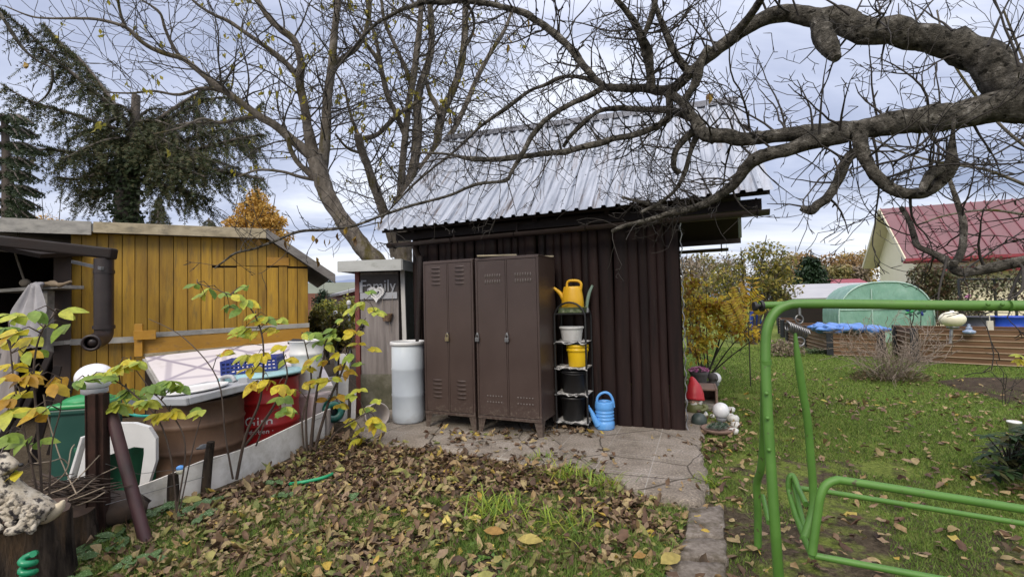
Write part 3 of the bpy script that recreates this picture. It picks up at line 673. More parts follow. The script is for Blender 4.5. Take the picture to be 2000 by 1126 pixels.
mb.tube(crom([(0, 0, 0), (0.01, 0, 0.10), (0.035, 0, 0.2), (0.075, 0.0, 0.29)], 4), [0.012 + 0.008 * math.sin(i / 12 * PI) for i in range(13)], 8)
mb.build('handle', pm('pale green plastic', [(0.2, 0.3, 0.24), (0.26, 0.36, 0.3)], 5, 0.4, bmp=0), g)
mb = MB(); mb.box((0, 0, 0.02), (0.05, 0.03, 0.05)); mb.build('blade', M_GREYPL, g, bevel=0.008)
cl = gnd(1183, 840, 0.05); g = thing('watering_can', 'sky blue plastic watering can standing on the concrete', 'watering can', cl + V((0.01, 0.09, 0)), R(-8))
mb = MB(); pr = [(0, 0), (0.096, 0), (0.102, 0.01), (0.102, 0.05)]
for i in range(4): z = 0.075 + i * 0.035; pr += [(0.100, z), (0.093, z + 0.008), (0.093, z + 0.018), (0.100, z + 0.026)]
pr += [(0.100, 0.235), (0.096, 0.27), (0.094, 0.278), (0.08, 0.284), (0.072, 0.284), (0.072, 0.25), (0.07, 0.1)]
mb.lathe(pr, n=32); mb.build('body', M_BLUEPL, g)
mb = MB(); mb.tube(crom([(-0.07, -0.05, 0.05), (-0.105, -0.06, 0.11), (-0.135, -0.06, 0.18), (-0.165, -0.06, 0.228)], 4), [0.042, 0.040, 0.037, 0.034, 0.03, 0.028, 0.025, 0.023, 0.02, 0.019, 0.018, 0.017, 0.016], 12)
mb.ball((-0.17, -0.06, 0.235), 0.022, 12, 8, (1, 1, 0.6), Matrix.Rotation(R(-50), 3, 'Y')); mb.build('spout', M_BLUEPL, g)
mb = MB(); mb.tube(crom([(-0.075, 0, 0.27), (-0.07, 0, 0.32), (-0.035, 0, 0.36), (0.015, 0, 0.375), (0.06, 0, 0.355), (0.088, 0, 0.30), (0.098, 0, 0.22)], 4), 0.014, 10); mb.build('handle', M_BLUEPL, g)
# ------------------------------------------------------------------ outhouse
OA = R(-6); OY = 6.2
oc0 = at(704, 785, OY); o_loc = V((oc0.x, OY, 0)); ow = 0.60
oh = thing('outhouse', 'narrow grey wooden outhouse with a flat sheet roof left of the shed', 'outhouse', o_loc, OA)
mb = MB(); mb.box((ow / 2, 0.45, 0.96), (ow, 0.88, 1.86)); mb.build('wall', M_DARKWOOD, oh)
mb = MB(); mb.box((-0.005, -0.02, 0.93), (0.06, 0.06, 1.86)); mb.build('post', M_REDWOOD, oh, bevel=0.004)
mb = MB(); mb.box((0.615, -0.005, 0.98), (0.055, 0.03, 1.75), Matrix.Rotation(R(-1.0), 3, 'Y')); mb.build('post', pm('white batten', [(0.4, 0.39, 0.37), (0.55, 0.54, 0.52)], 5, 0.7, (3, 3, 0.4), 0.2), oh, bevel=0.003)
mb = MB(); mb.box((0.29, -0.015, 1.17), (0.515, 0.035, 1.33)); d = mb.build('door', M_GREYWOOD, oh, bevel=0.004)
mb = MB(); mb.box((0.29, -0.036, 1.67), (0.50, 0.012, 0.26)); mb.build('header_panel', pm('dark grey panel', [(0.05, 0.045, 0.045), (0.09, 0.08, 0.08)], 6, 0.8), oh)
mb = MB()
for x, z in ((0.045, 1.13), (0.05, 1.10), (0.07, 1.14)): mb.ball((x, -0.05, z), 0.018, 10, 8)
mb.tube([(0.05, -0.04, 1.16), (0.06, -0.045, 1.1)], 0.006, 6); mb.build('handle', M_BLACK, d)
mb = MB(); mb.box((0.25, -0.012, 0.26), (0.50, 0.06, 0.49)); mb.build('plinth', M_MOSSY, oh, bevel=0.006)
mb = MB(); mb.box((0.275, 0.33, 1.965), (0.83, 1.25, 0.012)); mb.box((0.275, -0.30, 1.90), (0.83, 0.016, 0.14)); mb.box((0.694, 0.33, 1.90), (0.014, 1.25, 0.13)); mb.box((-0.144, 0.33, 1.90), (0.014, 1.25, 0.13))
mb.build('roof', M_LEAD, oh, bevel=0.004)
def ohp(x, y, z): return FR[oh.name] @ V((x, y, z))
g = thing('family_sign', 'silver grey cut-out sign reading Family above the outhouse door', 'sign', ohp(0.29, -0.05, 1.52), OA)
vs, fs = text_mesh('Family', 0.235, 0.008, 1.0)
mb = MB(); xs_ = [v.x for v in vs]; k = 0.47 / (max(xs_) - min(xs_)); cx_ = (max(xs_) + min(xs_)) / 2
mb.add([((v.x - cx_) * k, -v.z, 0.06 + v.y * 0.95) for v in vs], fs); mb.build('lettering', M_SILVER, g)
mb = MB(); mb.box((0, 0, 0.005), (0.50, 0.022, 0.085)); mb.box((-0.235, 0, 0.12), (0.04, 0.02, 0.14)); mb.build('base_board', M_SILVER, g, bevel=0.003)
# lace heart
def heart(t, s): return V((16 * math.sin(t) ** 3, 0, 13 * math.cos(t) - 5 * math.cos(2 * t) - 2 * math.cos(3 * t) - math.cos(4 * t))) * (s / 16)
hl = ohp(0.27, -0.085, 1.555); g = thing('heart_ornament', 'white lacy metal heart hanging over the sign', 'ornament', hl, OA)
mb = MB()
mb.tube([heart(2 * PI * i / 48, 0.050) + V((0, 0, 0.0)) for i in range(48)], 0.008, 6, closed=True); mb.tube([heart(2 * PI * i / 48, 0.098) for i in range(48)], 0.007, 6, closed=True)
for i in range(36):
    p = heart(2 * PI * i / 36, 0.075); mb.tube([p + V((0.017 * math.cos(a), 0, 0.017 * math.sin(a))) for a in [2 * PI * q / 8 for q in range(8)]], 0.0045, 5, closed=True)
    p = heart(2 * PI * (i + .5) / 36, 0.108); mb.ball(p, 0.009, 8, 6)
mb.build('lace', M_LACE, g)
g = thing('hanging_basket', 'tiny brown wicker basket hanging on strings from the door', 'basket', ohp(0.405, -0.07, 1.20), OA)
mb = MB()
for i in range(7): mb.tube([((0.045 + 0.004 * i) * math.cos(a), (0.032 + 0.003 * i) * math.sin(a), i * 0.014) for a in [2 * PI * q / 20 for q in range(20)]], 0.008, 6, closed=True)
for q in range(14): a = 2 * PI * q / 14; mb.tube([(0.045 * math.cos(a), 0.032 * math.sin(a), 0), (0.072 * math.cos(a), 0.052 * math.sin(a), 0.09)], 0.005, 5)
mb.lathe([(0, 0.0), (0.04, 0.0)], n=16, sy=0.72); mb.build('wicker', M_WICKER, g)
mb = MB(); mb.tube([(-0.065, 0, 0.09), (-0.06, 0.01, 0.32)], 0.003, 5); mb.tube([(0.065, 0, 0.09), (0.075, 0.01, 0.33)], 0.003, 5); mb.tube([(0.03, 0, 0.0), (0.038, 0, -0.07), (0.03, 0, -0.13)], 0.004, 5); mb.build('string', M_CORD, g)
# ------------------------------------------------------------------ ochre shed (gable side facing)
C0 = at(137, 600, 6.0); C1 = at(602, 600, 7.2); C0 = V((C0.x, C0.y, 0)); C1 = V((C1.x, C1.y, 0))
yd_ = (C1 - C0).normalized(); yb_ = V((-yd_.y, yd_.x, 0)); YL = (C1 - C0).length
BRK = 0.80 * YL; ZR, ZE = 2.42, 2.02
ys_ = thing('ochre_shed', 'ochre yellow plank shed with a grey edged roof', 'shed', C0, 0)
def yp(t, n, z): return C0 + yd_ * t + yb_ * n + Z_ * z
def ztop(t): return ZR if t < BRK else ZR + (ZE - ZR) * (t - BRK) / (YL - BRK)
mb = MB(); t = 0
while t < YL - 0.02:
    wd = min(rnd.uniform(0.11, 0.165), YL - t); g_ = 0.004; of = rnd.uniform(0, 0.006)
    segs = [(0.02, None)] if t < BRK * 0.66 else [(0.02, 2.0 + rnd.uniform(-.015, .015)), (2.02, None)]
    for z0, z1 in segs:
        a, c = (z1 or ztop(t + g_)), (z1 or ztop(t + wd - g_))
        if a - z0 < 0.03: continue
        F_ = [yp(t + g_, -of, z0), yp(t + wd - g_, -of, z0), yp(t + wd - g_, -of, c), yp(t + g_, -of, a)]
        mb.slab(F_, 0.022)
    t += wd
mb.build('plank_wall', M_YELWOOD, ys_, world=True, bevel=0.002)
mb = MB()
mb.add([yp(0, 0.03, 0), yp(YL, 0.03, 0), yp(YL, 0.03, ZE), yp(BRK, 0.03, ZR), yp(0, 0.03, ZR)], [(0, 1, 2, 3, 4)])
mb.add([yp(YL, 0.03, 0), yp(YL, 3.5, 0), yp(YL, 3.5, ZE), yp(YL, 0.03, ZE)], [(0, 1, 2, 3)])
mb.add([yp(0, 0.03, 0), yp(0, 3.5, 0), yp(0, 3.5, ZR), yp(0, 0.03, ZR)], [(0, 1, 2, 3)])
mb.build('back_wall', M_DARKWOOD, ys_, world=True)
mb = MB()
EL = YL + 0.36; zl = ZR + (ZE - ZR) * (EL - BRK) / (YL - BRK)
mb.slab([yp(-3.2, -0.16, ZR + 0.11), yp(BRK, -0.16, ZR + 0.11), yp(BRK, 3.7, ZR + 0.11), yp(-3.2, 3.7, ZR + 0.11)], 0.10)
mb.slab([yp(BRK, -0.16, ZR + 0.112), yp(EL, -0.16, zl + 0.112), yp(EL, 3.7, zl + 0.112), yp(BRK, 3.7, ZR + 0.112)], 0.06)
rf = mb.build('roof', M_LEAD, ys_, world=True)
mb = MB(); mb.slab([yp(0.28, -0.185, ZR - 0.01), yp(BRK, -0.185, ZR - 0.01), yp(BRK, -0.185, ZR + 0.13), yp(0.28, -0.185, ZR + 0.13)], 0.024)
mb.build('fascia_board', M_BEIGEWOOD, ys_, world=True, bevel=0.003)
mb = MB(); mb.slab([yp(-3.2, -0.19, ZR - 0.04), yp(0.26, -0.19, ZR - 0.04), yp(0.26, -0.19, ZR + 0.13), yp(-3.2, -0.19, ZR + 0.135)], 0.024)
mb.build('fascia_board', M_GREYWOODH, ys_, world=True, bevel=0.003, label='greyer left fascia board')
mb = MB(); mb.slab([yp(BRK + 0.004, -0.19, ZR - 0.0), yp(EL + 0.02, -0.19, zl - 0.01), yp(EL + 0.02, -0.19, zl + 0.13), yp(BRK + 0.004, -0.19, ZR + 0.135)], 0.03)
mb.build('barge_board', pm('dark grey barge board', [(0.11, 0.10, 0.095), (0.2, 0.19, 0.18)], 6, 0.8, (0.5, 3, 3), 0.3), ys_, world=True, bevel=0.003)
mb = MB(); mb.slab([yp(BRK * 1.0, -0.02, 2.03), yp(BRK + 0.30, -0.02, 2.03), yp(BRK + 0.30, -0.02, 2.15), yp(BRK, -0.02, 2.15)], 0.02)
mb.build('hatch_panel', M_YELBOARD, ys_, world=True, bevel=0.003)
# lower boards on the shed front
r0, r1 = at(268, 655, 6.22), at(604, 634, 7.08)
mb = MB(); nb = V((-yb_.x, -yb_.y, 0)); p0, p1 = r0 + nb * 0.06, r1 + nb * 0.06
mb.slab([p0 - Z_ * 0.035, p1 - Z_ * 0.035, p1 + Z_ * 0.03, p0 + Z_ * 0.03], 0.05)
mb.build('rail', M_GREYWOODH, ys_, world=True, bevel=0.003)
l0, l1 = at(270, 692, 6.22), at(604, 664, 7.08)
mb = MB(); q0, q1 = l0 + nb * 0.05, l1 + nb * 0.05
mb.slab([q0, q1, p1 - Z_ * 0.04 - nb * 0.01, p0 - Z_ * 0.04 - nb * 0.01], 0.025)
e0, e1 = at(265, 632, 6.2) + nb * 0.07, at(281, 632, 6.22) + nb * 0.07
mb.slab([V((e0.x, e0.y, q0.z - 0.02)), V((e1.x, e1.y, q0.z - 0.02)), V((e1.x, e1.y, e1.z)), V((e0.x, e0.y, e0.z))], 0.03)
g0, g1 = at(265, 663, 6.18) + nb * 0.10, at(308, 661, 6.28) + nb * 0.10
mb.slab([g0 - Z_ * 0.0, g1, g1 + Z_ * 0.12, g0 + Z_ * 0.12], 0.02)
mb.build('lower_board', M_YELBOARD, ys_, world=True, bevel=0.003)
mb = MB(); mb.slab([q0 - Z_ * 0.03 + nb * 0.02, q1 - Z_ * 0.03 + nb * 0.02, q1 + Z_ * 0.01 + nb * 0.02, q0 + Z_ * 0.01 + nb * 0.02], 0.02)
mb.build('trim', M_BEIGEWOOD, ys_, world=True)
b0, b1 = at(138, 668, 5.95), at(266, 662, 6.2)
mb = MB(); mb.beam(b0, b1, 0.04, 0.075); mb.build('rail', M_GREYWOODH, ys_, world=True)
# ------------------------------------------------------------------ dark lean-to at the far left
lt0 = at(-170, 452, 5.05); lt1 = at(224, 496, 5.35)
lt = thing('lean_to', 'dark open lean-to with a brown gutter joined to the ochre shed', 'lean-to', (lt0.x, 5.2, 0))
mb = MB(); mb.beam(lt0, lt1, 0.13, 0.125); mb.build('gutter', M_DARKWOOD, lt, world=True, bevel=0.02)
mb = MB(); a, c = lt0 + Z_ * 0.03, lt1 + Z_ * 0.03 - V((0.1, 0, 0)); bk0, bk1 = V((a.x, 7.4, 2.36)), V((C0.x + 0.05, 7.4, 2.36)); c = V((C0.x + 0.2, 5.42, c.z))
mb.slab([a + V((0, 0.08, 0)), c, bk1, bk0], 0.05); mb.build('roof', M_DARKWOOD, lt, world=True)
mb = MB(); mb.box((C0.x - 2.0, 7.3, 1.15), (4.2, 0.05, 2.3))
for i in range(26): mb.box((C0.x - 4.0 + i * 0.16, 7.25, 1.1), (0.13, 0.03, 2.2))
mb.box((lt0.x - 0.1, 6.3, 1.1), (0.05, 2.1, 2.2)); mb.build('back_wall', M_DARKWOOD, lt, world=True)
pw0, pw1 = at(104, 600, 5.85), at(139, 600, 5.95)
mb = MB(); mb.slab([V((pw0.x, pw0.y, 0)), V((pw1.x, pw1.y, 0)), V((pw1.x, pw1.y, 2.2)), V((pw0.x, pw0.y, 2.2))], 0.05)
mb.build('post', pm('brown post board', [(0.03, 0.018, 0.013), (0.055, 0.034, 0.024)], 5, 0.7, (3, 3, .4), 0.4), lt, world=True, bevel=0.004)
tp = at(203, 505, 5.35); bt = at(203, 640, 5.35); mb = MB()
mb.tube([tp, bt], 0.090, 20); mb.tube([bt + Z_ * 0.03, bt - Z_ * 0.01], 0.102, 20); mb.tube([bt + Z_ * 0.66, bt + Z_ * 0.62], 0.098, 20)
el = [bt, bt - Z_ * 0.06, bt + V((0.015, -0.05, -0.11)), bt + V((0.04, -0.16, -0.14)), bt + V((0.07, -0.24, -0.15))]
el = crom([tuple(p) for p in el], 4)
mb.tube(el, 0.088, 18, cap=False); mb.tube(el[-3:], 0.07, 18, cap=False); d = (V(el[-1]) - V(el[-2])).normalized()
rq = d.orthogonal().normalized(); rw = d.cross(rq)
mb.tube([V(el[-1]) + rq * 0.076 * math.cos(a) + rw * 0.076 * math.sin(a) for a in [2 * PI * i / 24 for i in range(24)]], 0.016, 8, closed=True)
mb.ball(V(el[-4]), 0.06, 12, 8)
mb.build('downpipe', M_PIPE, lt, world=True)
mb = MB(); mb.beam(at(142, 511, 5.5), at(200, 524, 5.25), 0.03, 0.035); mb.build('bracket', M_STEEL, lt, world=True)
s0, s1 = at(10, 569, 5.9), at(139, 560, 5.75)
mb = MB(); mb.beam(s0, s1, 0.3, 0.04); mb.beam(at(14, 680, 5.9), at(132, 668, 5.8), 0.08, 0.05); mb.beam(at(95, 568, 5.75), at(93, 690, 5.75), 0.06, 0.09, V((0, 1, 0))); mb.build('shelf', M_GREYWOODH, lt, world=True)
g = MB(); st = [tuple(at(x, y, 5.6)) for x, y in ((80, 557), (100, 553), (118, 556), (139, 549))]
g.tube(crom(st, 4), [0.02, 0.025, 0.03, 0.026, 0.035, 0.04, 0.03, 0.022, 0.028, 0.02, 0.018, 0.016, 0.014], 9)
tag(g.build('dry_branch', pm('bare wood', [(0.22, 0.16, 0.10), (0.32, 0.25, 0.17)], 9, 0.8), base=at(80, 557, 5.6)), 'pale bare branch lying on the lean-to shelf', 'branch')
g = MB(); k0 = at(49, 552, 5.7); g.tube([k0, k0 + V((-0.12, 0, 0.35)), k0 + V((-0.19, 0.1, 0.62))], 0.012, 6); g.ball(k0, 0.055, 14, 8, (1.2, 0.7, 0.9))
tag(g.build('wooden_ladle', pm('greyed wood', [(0.12, 0.10, 0.075), (0.2, 0.17, 0.13)], 9, 0.8), base=k0), 'round headed wooden tool hanging inside the lean-to', 'tool')
# hanging cloth
mb = MB(); n1, n2 = 10, 16; top = at(73, 556, 5.55); vs = []
for j in range(n2 + 1):
    t = j / n2; wd = 0.10 + 0.28 * min(1, t * 2.4) - 0.10 * max(0, t - 0.55)
    for i in range(n1 + 1):
        s_ = i / n1 - 0.5
        vs.append(top + V((s_ * wd - 0.10 * t, -0.04 + 0.045 * math.sin(s_ * 17 + t * 2) * (0.4 + t), -0.74 * t * (1 - 0.12 * abs(s_ + 0.2)))))
mb.add(vs, [(j * (n1 + 1) + i, (j + 1) * (n1 + 1) + i, (j + 1) * (n1 + 1) + i + 1, j * (n1 + 1) + i + 1) for j in range(n2) for i in range(n1)], True)
mb.ball(top, 0.055, 12, 8, (1.2, 0.8, 0.7), jit=0.5)
o = mb.build('cloth', pm('grey white cloth', [(0.34, 0.33, 0.35), (0.46, 0.45, 0.47)], 9, 0.9, bmp=0.2), base=top); md = o.modifiers.new('thick', 'SOLIDIFY'); md.thickness = 0.004
tag(o, 'grey white cloth hung over the lean-to shelf', 'cloth')
# old pickets leaning in the shade
for i, (x, yt, tilt, wd, yy) in enumerate(((-14, 690, 0.10, 0.10, 3.85), (22, 655, 0.0, 0.16, 4.3), (60, 715, 0.28, 0.05, 4.05), (92, 680, 0.30, 0.045, 4.2), (118, 715, 0.16, 0.06, 4.55), (148, 745, 0.2, 0.05, 4.8))):
    p = at(x, yt, yy); L = p.z + 0.02; mb = MB(); mb.box((0, 0, L / 2), (wd, 0.025, L), None)
    o = mb.build('loose_plank', M_GREYWOOD if i < 2 else M_DARKWOOD, bevel=0.003); o.location = (p.x - tilt * L, p.y - 0.12, 0); o.rotation_euler = (-0.12, tilt, 0.1 * i)
    tag(o, ['wide grey slat at the left frame edge below the lean-to', 'widest weathered grey slat standing below the white cloth', 'thin dark slat leaning right behind the yellow leaves', 'longest thin dark slat leaning right below the lean-to', 'dark slat leaning left of the green wheeled bin', 'short dark slat directly behind the green wheeled bin'][i], 'slat', 'old slats leaning under the lean-to')
# ------------------------------------------------------------------ tiled cold frame lid
tl, tr, br2, bl = at(283, 697, 5.55), at(604, 661, 6.55), at(650, 752, 5.45), at(338, 788, 4.65)
cf = thing('cold_frame', 'slanted cold frame covered with white and lilac patterned sheet', 'cold frame', ((tl.x + bl.x) / 2, 5.1, 0))
m, nt, b, oc = newmat('patterned vinyl')
ex = (tr - tl).normalized(); ey = (tl - bl); ey = (ey - ex * ey.dot(ex)).normalized()
ck = nt.nodes.new('ShaderNodeMapping'); ck.vector_type = 'TEXTURE'
mat3 = Matrix((ex, ey, ex.cross(ey))).transposed(); eu = mat3.to_euler(); ck.inputs['Rotation'].default_value = eu
nt.links.new(oc, ck.inputs[0]); sp_ = nt.nodes.new('ShaderNodeSeparateXYZ'); nt.links.new(ck.outputs[0], sp_.inputs[0])
def cell(x, s): return math_(nt, 'ABSOLUTE', math_(nt, 'SUBTRACT', math_(nt, 'FRACT', math_(nt, 'MULTIPLY', x, s)), 0.5))
ax, ay = cell(sp_.outputs[0], 1.25), cell(sp_.outputs[1], 1.25)
dd = math_(nt, 'ABSOLUTE', math_(nt, 'SUBTRACT', ax, ay)); d2 = math_(nt, 'ABSOLUTE', math_(nt, 'SUBTRACT', math_(nt, 'ADD', ax, ay), 0.52))
d3 = math_(nt, 'ABSOLUTE', math_(nt, 'SUBTRACT', math_(nt, 'MAXIMUM', ax, ay), 0.34))
lines = math_(nt, 'MAXIMUM', ramp(nt, dd, [(0.03, 0.85), (0.05, 0.0)]), ramp(nt, d3, [(0.022, 0.55), (0.05, 0.0)]))
col = mix(nt, lines, (0.60, 0.56, 0.57), (0.25, 0.22, 0.28))
col = mix(nt, ramp(nt, nz(nt, oc, 3, 5, 0.65), [(0.55, 0.0), (0.72, 0.55)]), col, (0.33, 0.30, 0.26))
nt.links.new(col, b.inputs['Base Color']); b.inputs['Roughness'].default_value = 0.38
mb = MB(); mb.slab([tl, bl, br2, tr], 0.018); mb.build('lid', m, cf, world=True)
mb = MB()
for p, q in ((tl, bl), (bl, br2)): mb.beam(p - Z_ * 0.05, q - Z_ * 0.05, 0.05, 0.07)
mb.build('frame', M_GREYWOODH, cf, world=True)
mb = MB()
for p, q in ((tl, bl), (bl, br2), (br2, tr), (tr, tl)):
    p, q = p - Z_ * 0.09, q - Z_ * 0.09
    mb.add([V((p.x, p.y, 0)), V((q.x, q.y, 0)), q, p], [(0, 1, 2, 3)])
mb.build('box', M_DARKWOOD, cf, world=True)
# ------------------------------------------------------------------ white edging board
BP = [at(x, y, Y) for x, y, Y in ((196, 1018, 3.10), (300, 985, 3.42), (400, 955, 3.68), (475, 930, 3.98), (560, 890, 4.45), (645, 843, 5.2))]
zt_ = [at(x, y, Y).z for x, y, Y in ((196, 972, 3.10), (300, 938, 3.42), (400, 897, 3.68), (475, 876, 3.98), (560, 837, 4.45), (645, 797, 5.2))]
cp = crom([(p.x, p.y, z) for p, z in zip(BP, zt_)], 6); mb = MB(); n = len(cp); vs = []
for i, (x, y, z) in enumerate(cp):
    dx, dy = cp[min(i + 1, n - 1)][0] - cp[max(i - 1, 0)][0], cp[min(i + 1, n - 1)][1] - cp[max(i - 1, 0)][1]; l = math.hypot(dx, dy); nx, ny = dy / l * 0.008, -dx / l * 0.008
    vs += [(x + nx, y + ny, -0.05), (x + nx, y + ny, z), (x - nx, y - ny, z), (x - nx, y - ny, -0.05)]
fs = [(i * 4 + k, i * 4 + 4 + k, i * 4 + 5 + k, i * 4 + 1 + k) for i in range(n - 1) for k in range(3)] + [(0, 1, 2, 3), tuple(4 * n - 4 + k for k in (3, 2, 1, 0))]
mb.add(vs, fs); o = mb.build('edging_board', pm('dirty white edging', [(0.74, 0.72, 0.68), (0.82, 0.80, 0.76)], 3, 0.6, bmp=0.1, dirt=(0.40, 0.37, 0.30), dscale=3, dcut=(0.5, 0.75)), base=(cp[0][0], cp[0][1], 0))
tag(o, 'long bent white edging board below the row of drums', 'edging board')
def stake(label, x, y0, y1, Y, r, m, dx=0, cat='stake', name='wooden_stake', flat=0.55):
    p, q = at(x, y0, Y), at(x + dx, y1, Y); mb = MB(); mb.tube([V((p.x, p.y, -0.05)), p.lerp(q, 0.5), q], [r, r * 0.95, r * 0.8], 7)
    tag(mb.build(name, m, base=(p.x, p.y, 0)), label, cat); return p
stake('short dark wooden stake in front of the brown drum', 400, 950, 862, 3.62, 0.034, M_STUMP, 12)
stake('thin stake at the far end of the white edging board', 640, 845, 800, 5.1, 0.03, M_GREYWOOD, 2)
stake('short dark stake left of the brown drum', 338, 980, 925, 3.4, 0.04, M_STUMP, 0)
# ------------------------------------------------------------------ brown drum, lid tray, round lid
dc = at(386, 860, 4.25); dc.z = 0; DR = 0.365
zt = at(386, 792, 3.9).z + 0.02
dr = thing('metal_drum', 'rust brown metal drum under a grey tray lid', 'drum', dc)
def drumprof(r, h, n=2):
    pr = [(0, 0), (r, 0), (r + 0.008, 0.008), (r + 0.008, 0.022), (r, 0.03)]
    for k in range(n):
        z = h * (k + 1) / (n + 1); pr += [(r, z - 0.03), (r + 0.006, z - 0.018), (r + 0.013, z), (r + 0.006, z + 0.018), (r, z + 0.03)]
    return pr + [(r, h - 0.03), (r + 0.008, h - 0.02), (r + 0.008, h - 0.004), (r - 0.01, h), (r - 0.02, h - 0.02), (0, h - 0.02)]
mb = MB(); mb.lathe(drumprof(DR, zt), n=48); mb.build('body', M_BROWNDRUM, dr)
mb = MB(); a0 = math.atan2(-dc.y, -dc.x) + 0.1
mb.ball(V((math.cos(a0), math.sin(a0), 0)) * DR + Z_ * (zt * 0.40), 0.04, 14, 8, (0.16, 1.2, 0.55), Matrix.Rotation(a0, 3, 'Z'), jit=0.5)
mb.build('patch', pm('grey weld patch', [(0.05, 0.055, 0.065), (0.15, 0.16, 0.18)], 20, 0.5, bmp=0.3), dr)
M4 = Matrix.Translation(dc + V((0.02, -0.02, zt + 0.015))) @ Matrix.Rotation(R(-24), 4, 'Z') @ Matrix.Rotation(R(3), 4, 'X') @ Matrix.Rotation(R(-4), 4, 'Y')
tr_ = thing('tray_lid', 'square grey plastic tray lying on the brown drum', 'tray', M=M4)
mb = MB(); mb.box((0, 0, 0.02), (0.80, 0.70, 0.04)); mb.box((0, -0.345, 0.02), (0.84, 0.03, 0.06)); mb.box((0, 0.345, 0.02), (0.84, 0.03, 0.06)); mb.box((0.405, 0, 0.02), (0.03, 0.66, 0.06)); mb.box((-0.405, 0, 0.02), (0.03, 0.66, 0.06))
mb.build('tray', M_GREYPL, tr_, bevel=0.008)
mb = MB(); mb.tube(crom([(-0.12, 0.31, 0.05), (-0.10, 0.31, 0.09), (0.02, 0.31, 0.095), (0.06, 0.31, 0.05)], 4), 0.02, 8); mb.box((0.25, 0.28, 0.06), (0.12, 0.05, 0.05)); mb.build('handle', M_GREYPL, tr_)
mb = MB(); mb.lathe([(0, 0.0), (0.235, 0), (0.245, 0.006), (0.245, 0.016), (0.232, 0.02), (0.224, 0.014), (0.0, 0.016)], n=40)
o = mb.build('round_cover', M_WHITEPL); o.matrix_world = M4 @ Matrix.Translation((0.04, -0.03, 0.052)); tag(o, 'round white lid lying on the grey tray', 'lid')
# ------------------------------------------------------------------ red drum, teal lid, blue crate
rc = at(522, 800, 4.95); rc.z = 0; RR = 0.305; rz_ = at(522, 742, 4.65).z
rd = thing('metal_drum', 'red metal drum with white lettering under the blue crate', 'drum', rc)
mb = MB(); mb.lathe(drumprof(RR, rz_, 2), n=48); body = mb.build('body', M_REDDRUM, rd)
def wrap(txt, size, z, ang, sc=1.0):
    vs, fs = text_mesh(txt, size, 0.0); mb = MB()
    a0 = math.atan2(-rc.y, -rc.x) + ang
    out = []
    for v in vs:
        a = a0 + v.x * sc / RR; out.append((math.cos(a) * (RR + 0.004), math.sin(a) * (RR + 0.004), z + v.y))
    mb.add(out, fs); return mb
M_LETTER = pm('white print', [(0.62, 0.6, 0.58), (0.7, 0.68, 0.66)], 20, 0.5, bmp=0)
zL = at(500, 838, 4.7).z
wrap('Gim', 0.135, max(0.10, zL + 0.04), -0.26, 1.15).build('lettering', M_LETTER, body)
wrap('nfarben ·', 0.062, max(0.10, zL + 0.04) - 0.075, -0.22, 1.1).build('lettering', M_LETTER, body)
mb = MB(); a0 = math.atan2(-rc.y, -rc.x) + 0.62
q = []
for j in range(2):
    for i in range(9): a = a0 - 0.2 + 0.4 * i / 8; q.append((math.cos(a) * (RR + 0.005), math.sin(a) * (RR + 0.005), 0.30 + 0.13 * j + 0.03 * i / 8))
mb.add(q, [(i, i + 1, 10 + i, 9 + i) for i in range(8)], True); mb.build('label_sticker', pm('faded label', [(0.4, 0.36, 0.3), (0.55, 0.5, 0.44)], 9, 0.6, bmp=0), body)
M4 = Matrix.Translation(rc + V((-0.03, -0.02, rz_ + 0.005))) @ Matrix.Rotation(R(-20), 4, 'Z') @ Matrix.Rotation(R(-4), 4, 'Y')
mb = MB(); mb.lathe([(0, 0.02), (0.34, 0.02), (0.36, 0.0), (0.405, 0.0), (0.415, 0.012), (0.405, 0.026), (0.37, 0.03), (0.35, 0.05), (0, 0.055)], n=40)
o = mb.build('drum_lid', M_TEAL); o.matrix_world = M4; tag(o, 'pale teal plastic lid on the red drum', 'lid')
g = thing('plastic_crate', 'navy blue slatted plastic crate lying on the teal lid', 'crate', M=Matrix.Translation(rc + V((-0.10, -0.06, rz_ + 0.064))) @ Matrix.Rotation(R(14), 4, 'Z') @ Matrix.Rotation(R(-3), 4, 'Y'))
mb = MB(); cl_, cw_, ch_ = 0.50, 0.33, 0.14
for sy in (-1, 1):
    for z in (0.012, 0.05, 0.085, ch_ - 0.012): mb.box((0, sy * cw_ / 2, z), (cl_, 0.012, 0.02))
    for i in range(13): mb.box((-cl_ / 2 + cl_ * i / 12, sy * cw_ / 2, ch_ / 2), (0.012, 0.016, ch_))
for sx in (-1, 1):
    for z in (0.012, 0.05, 0.085, ch_ - 0.012): mb.box((sx * cl_ / 2, 0, z), (0.012, cw_, 0.02))
    for i in range(9): mb.box((sx * cl_ / 2, -cw_ / 2 + cw_ * i / 8, ch_ / 2), (0.016, 0.012, ch_))
for i in range(15): mb.box((-cl_ / 2 + cl_ * (i + .5) / 15, 0, ch_ - 0.006), (0.016, cw_, 0.01))
for i in range(10): mb.box((0, -cw_ / 2 + cw_ * (i + .5) / 10, ch_ - 0.005), (cl_, 0.014, 0.010))
mb.build('crate_lattice', M_NAVY, g)
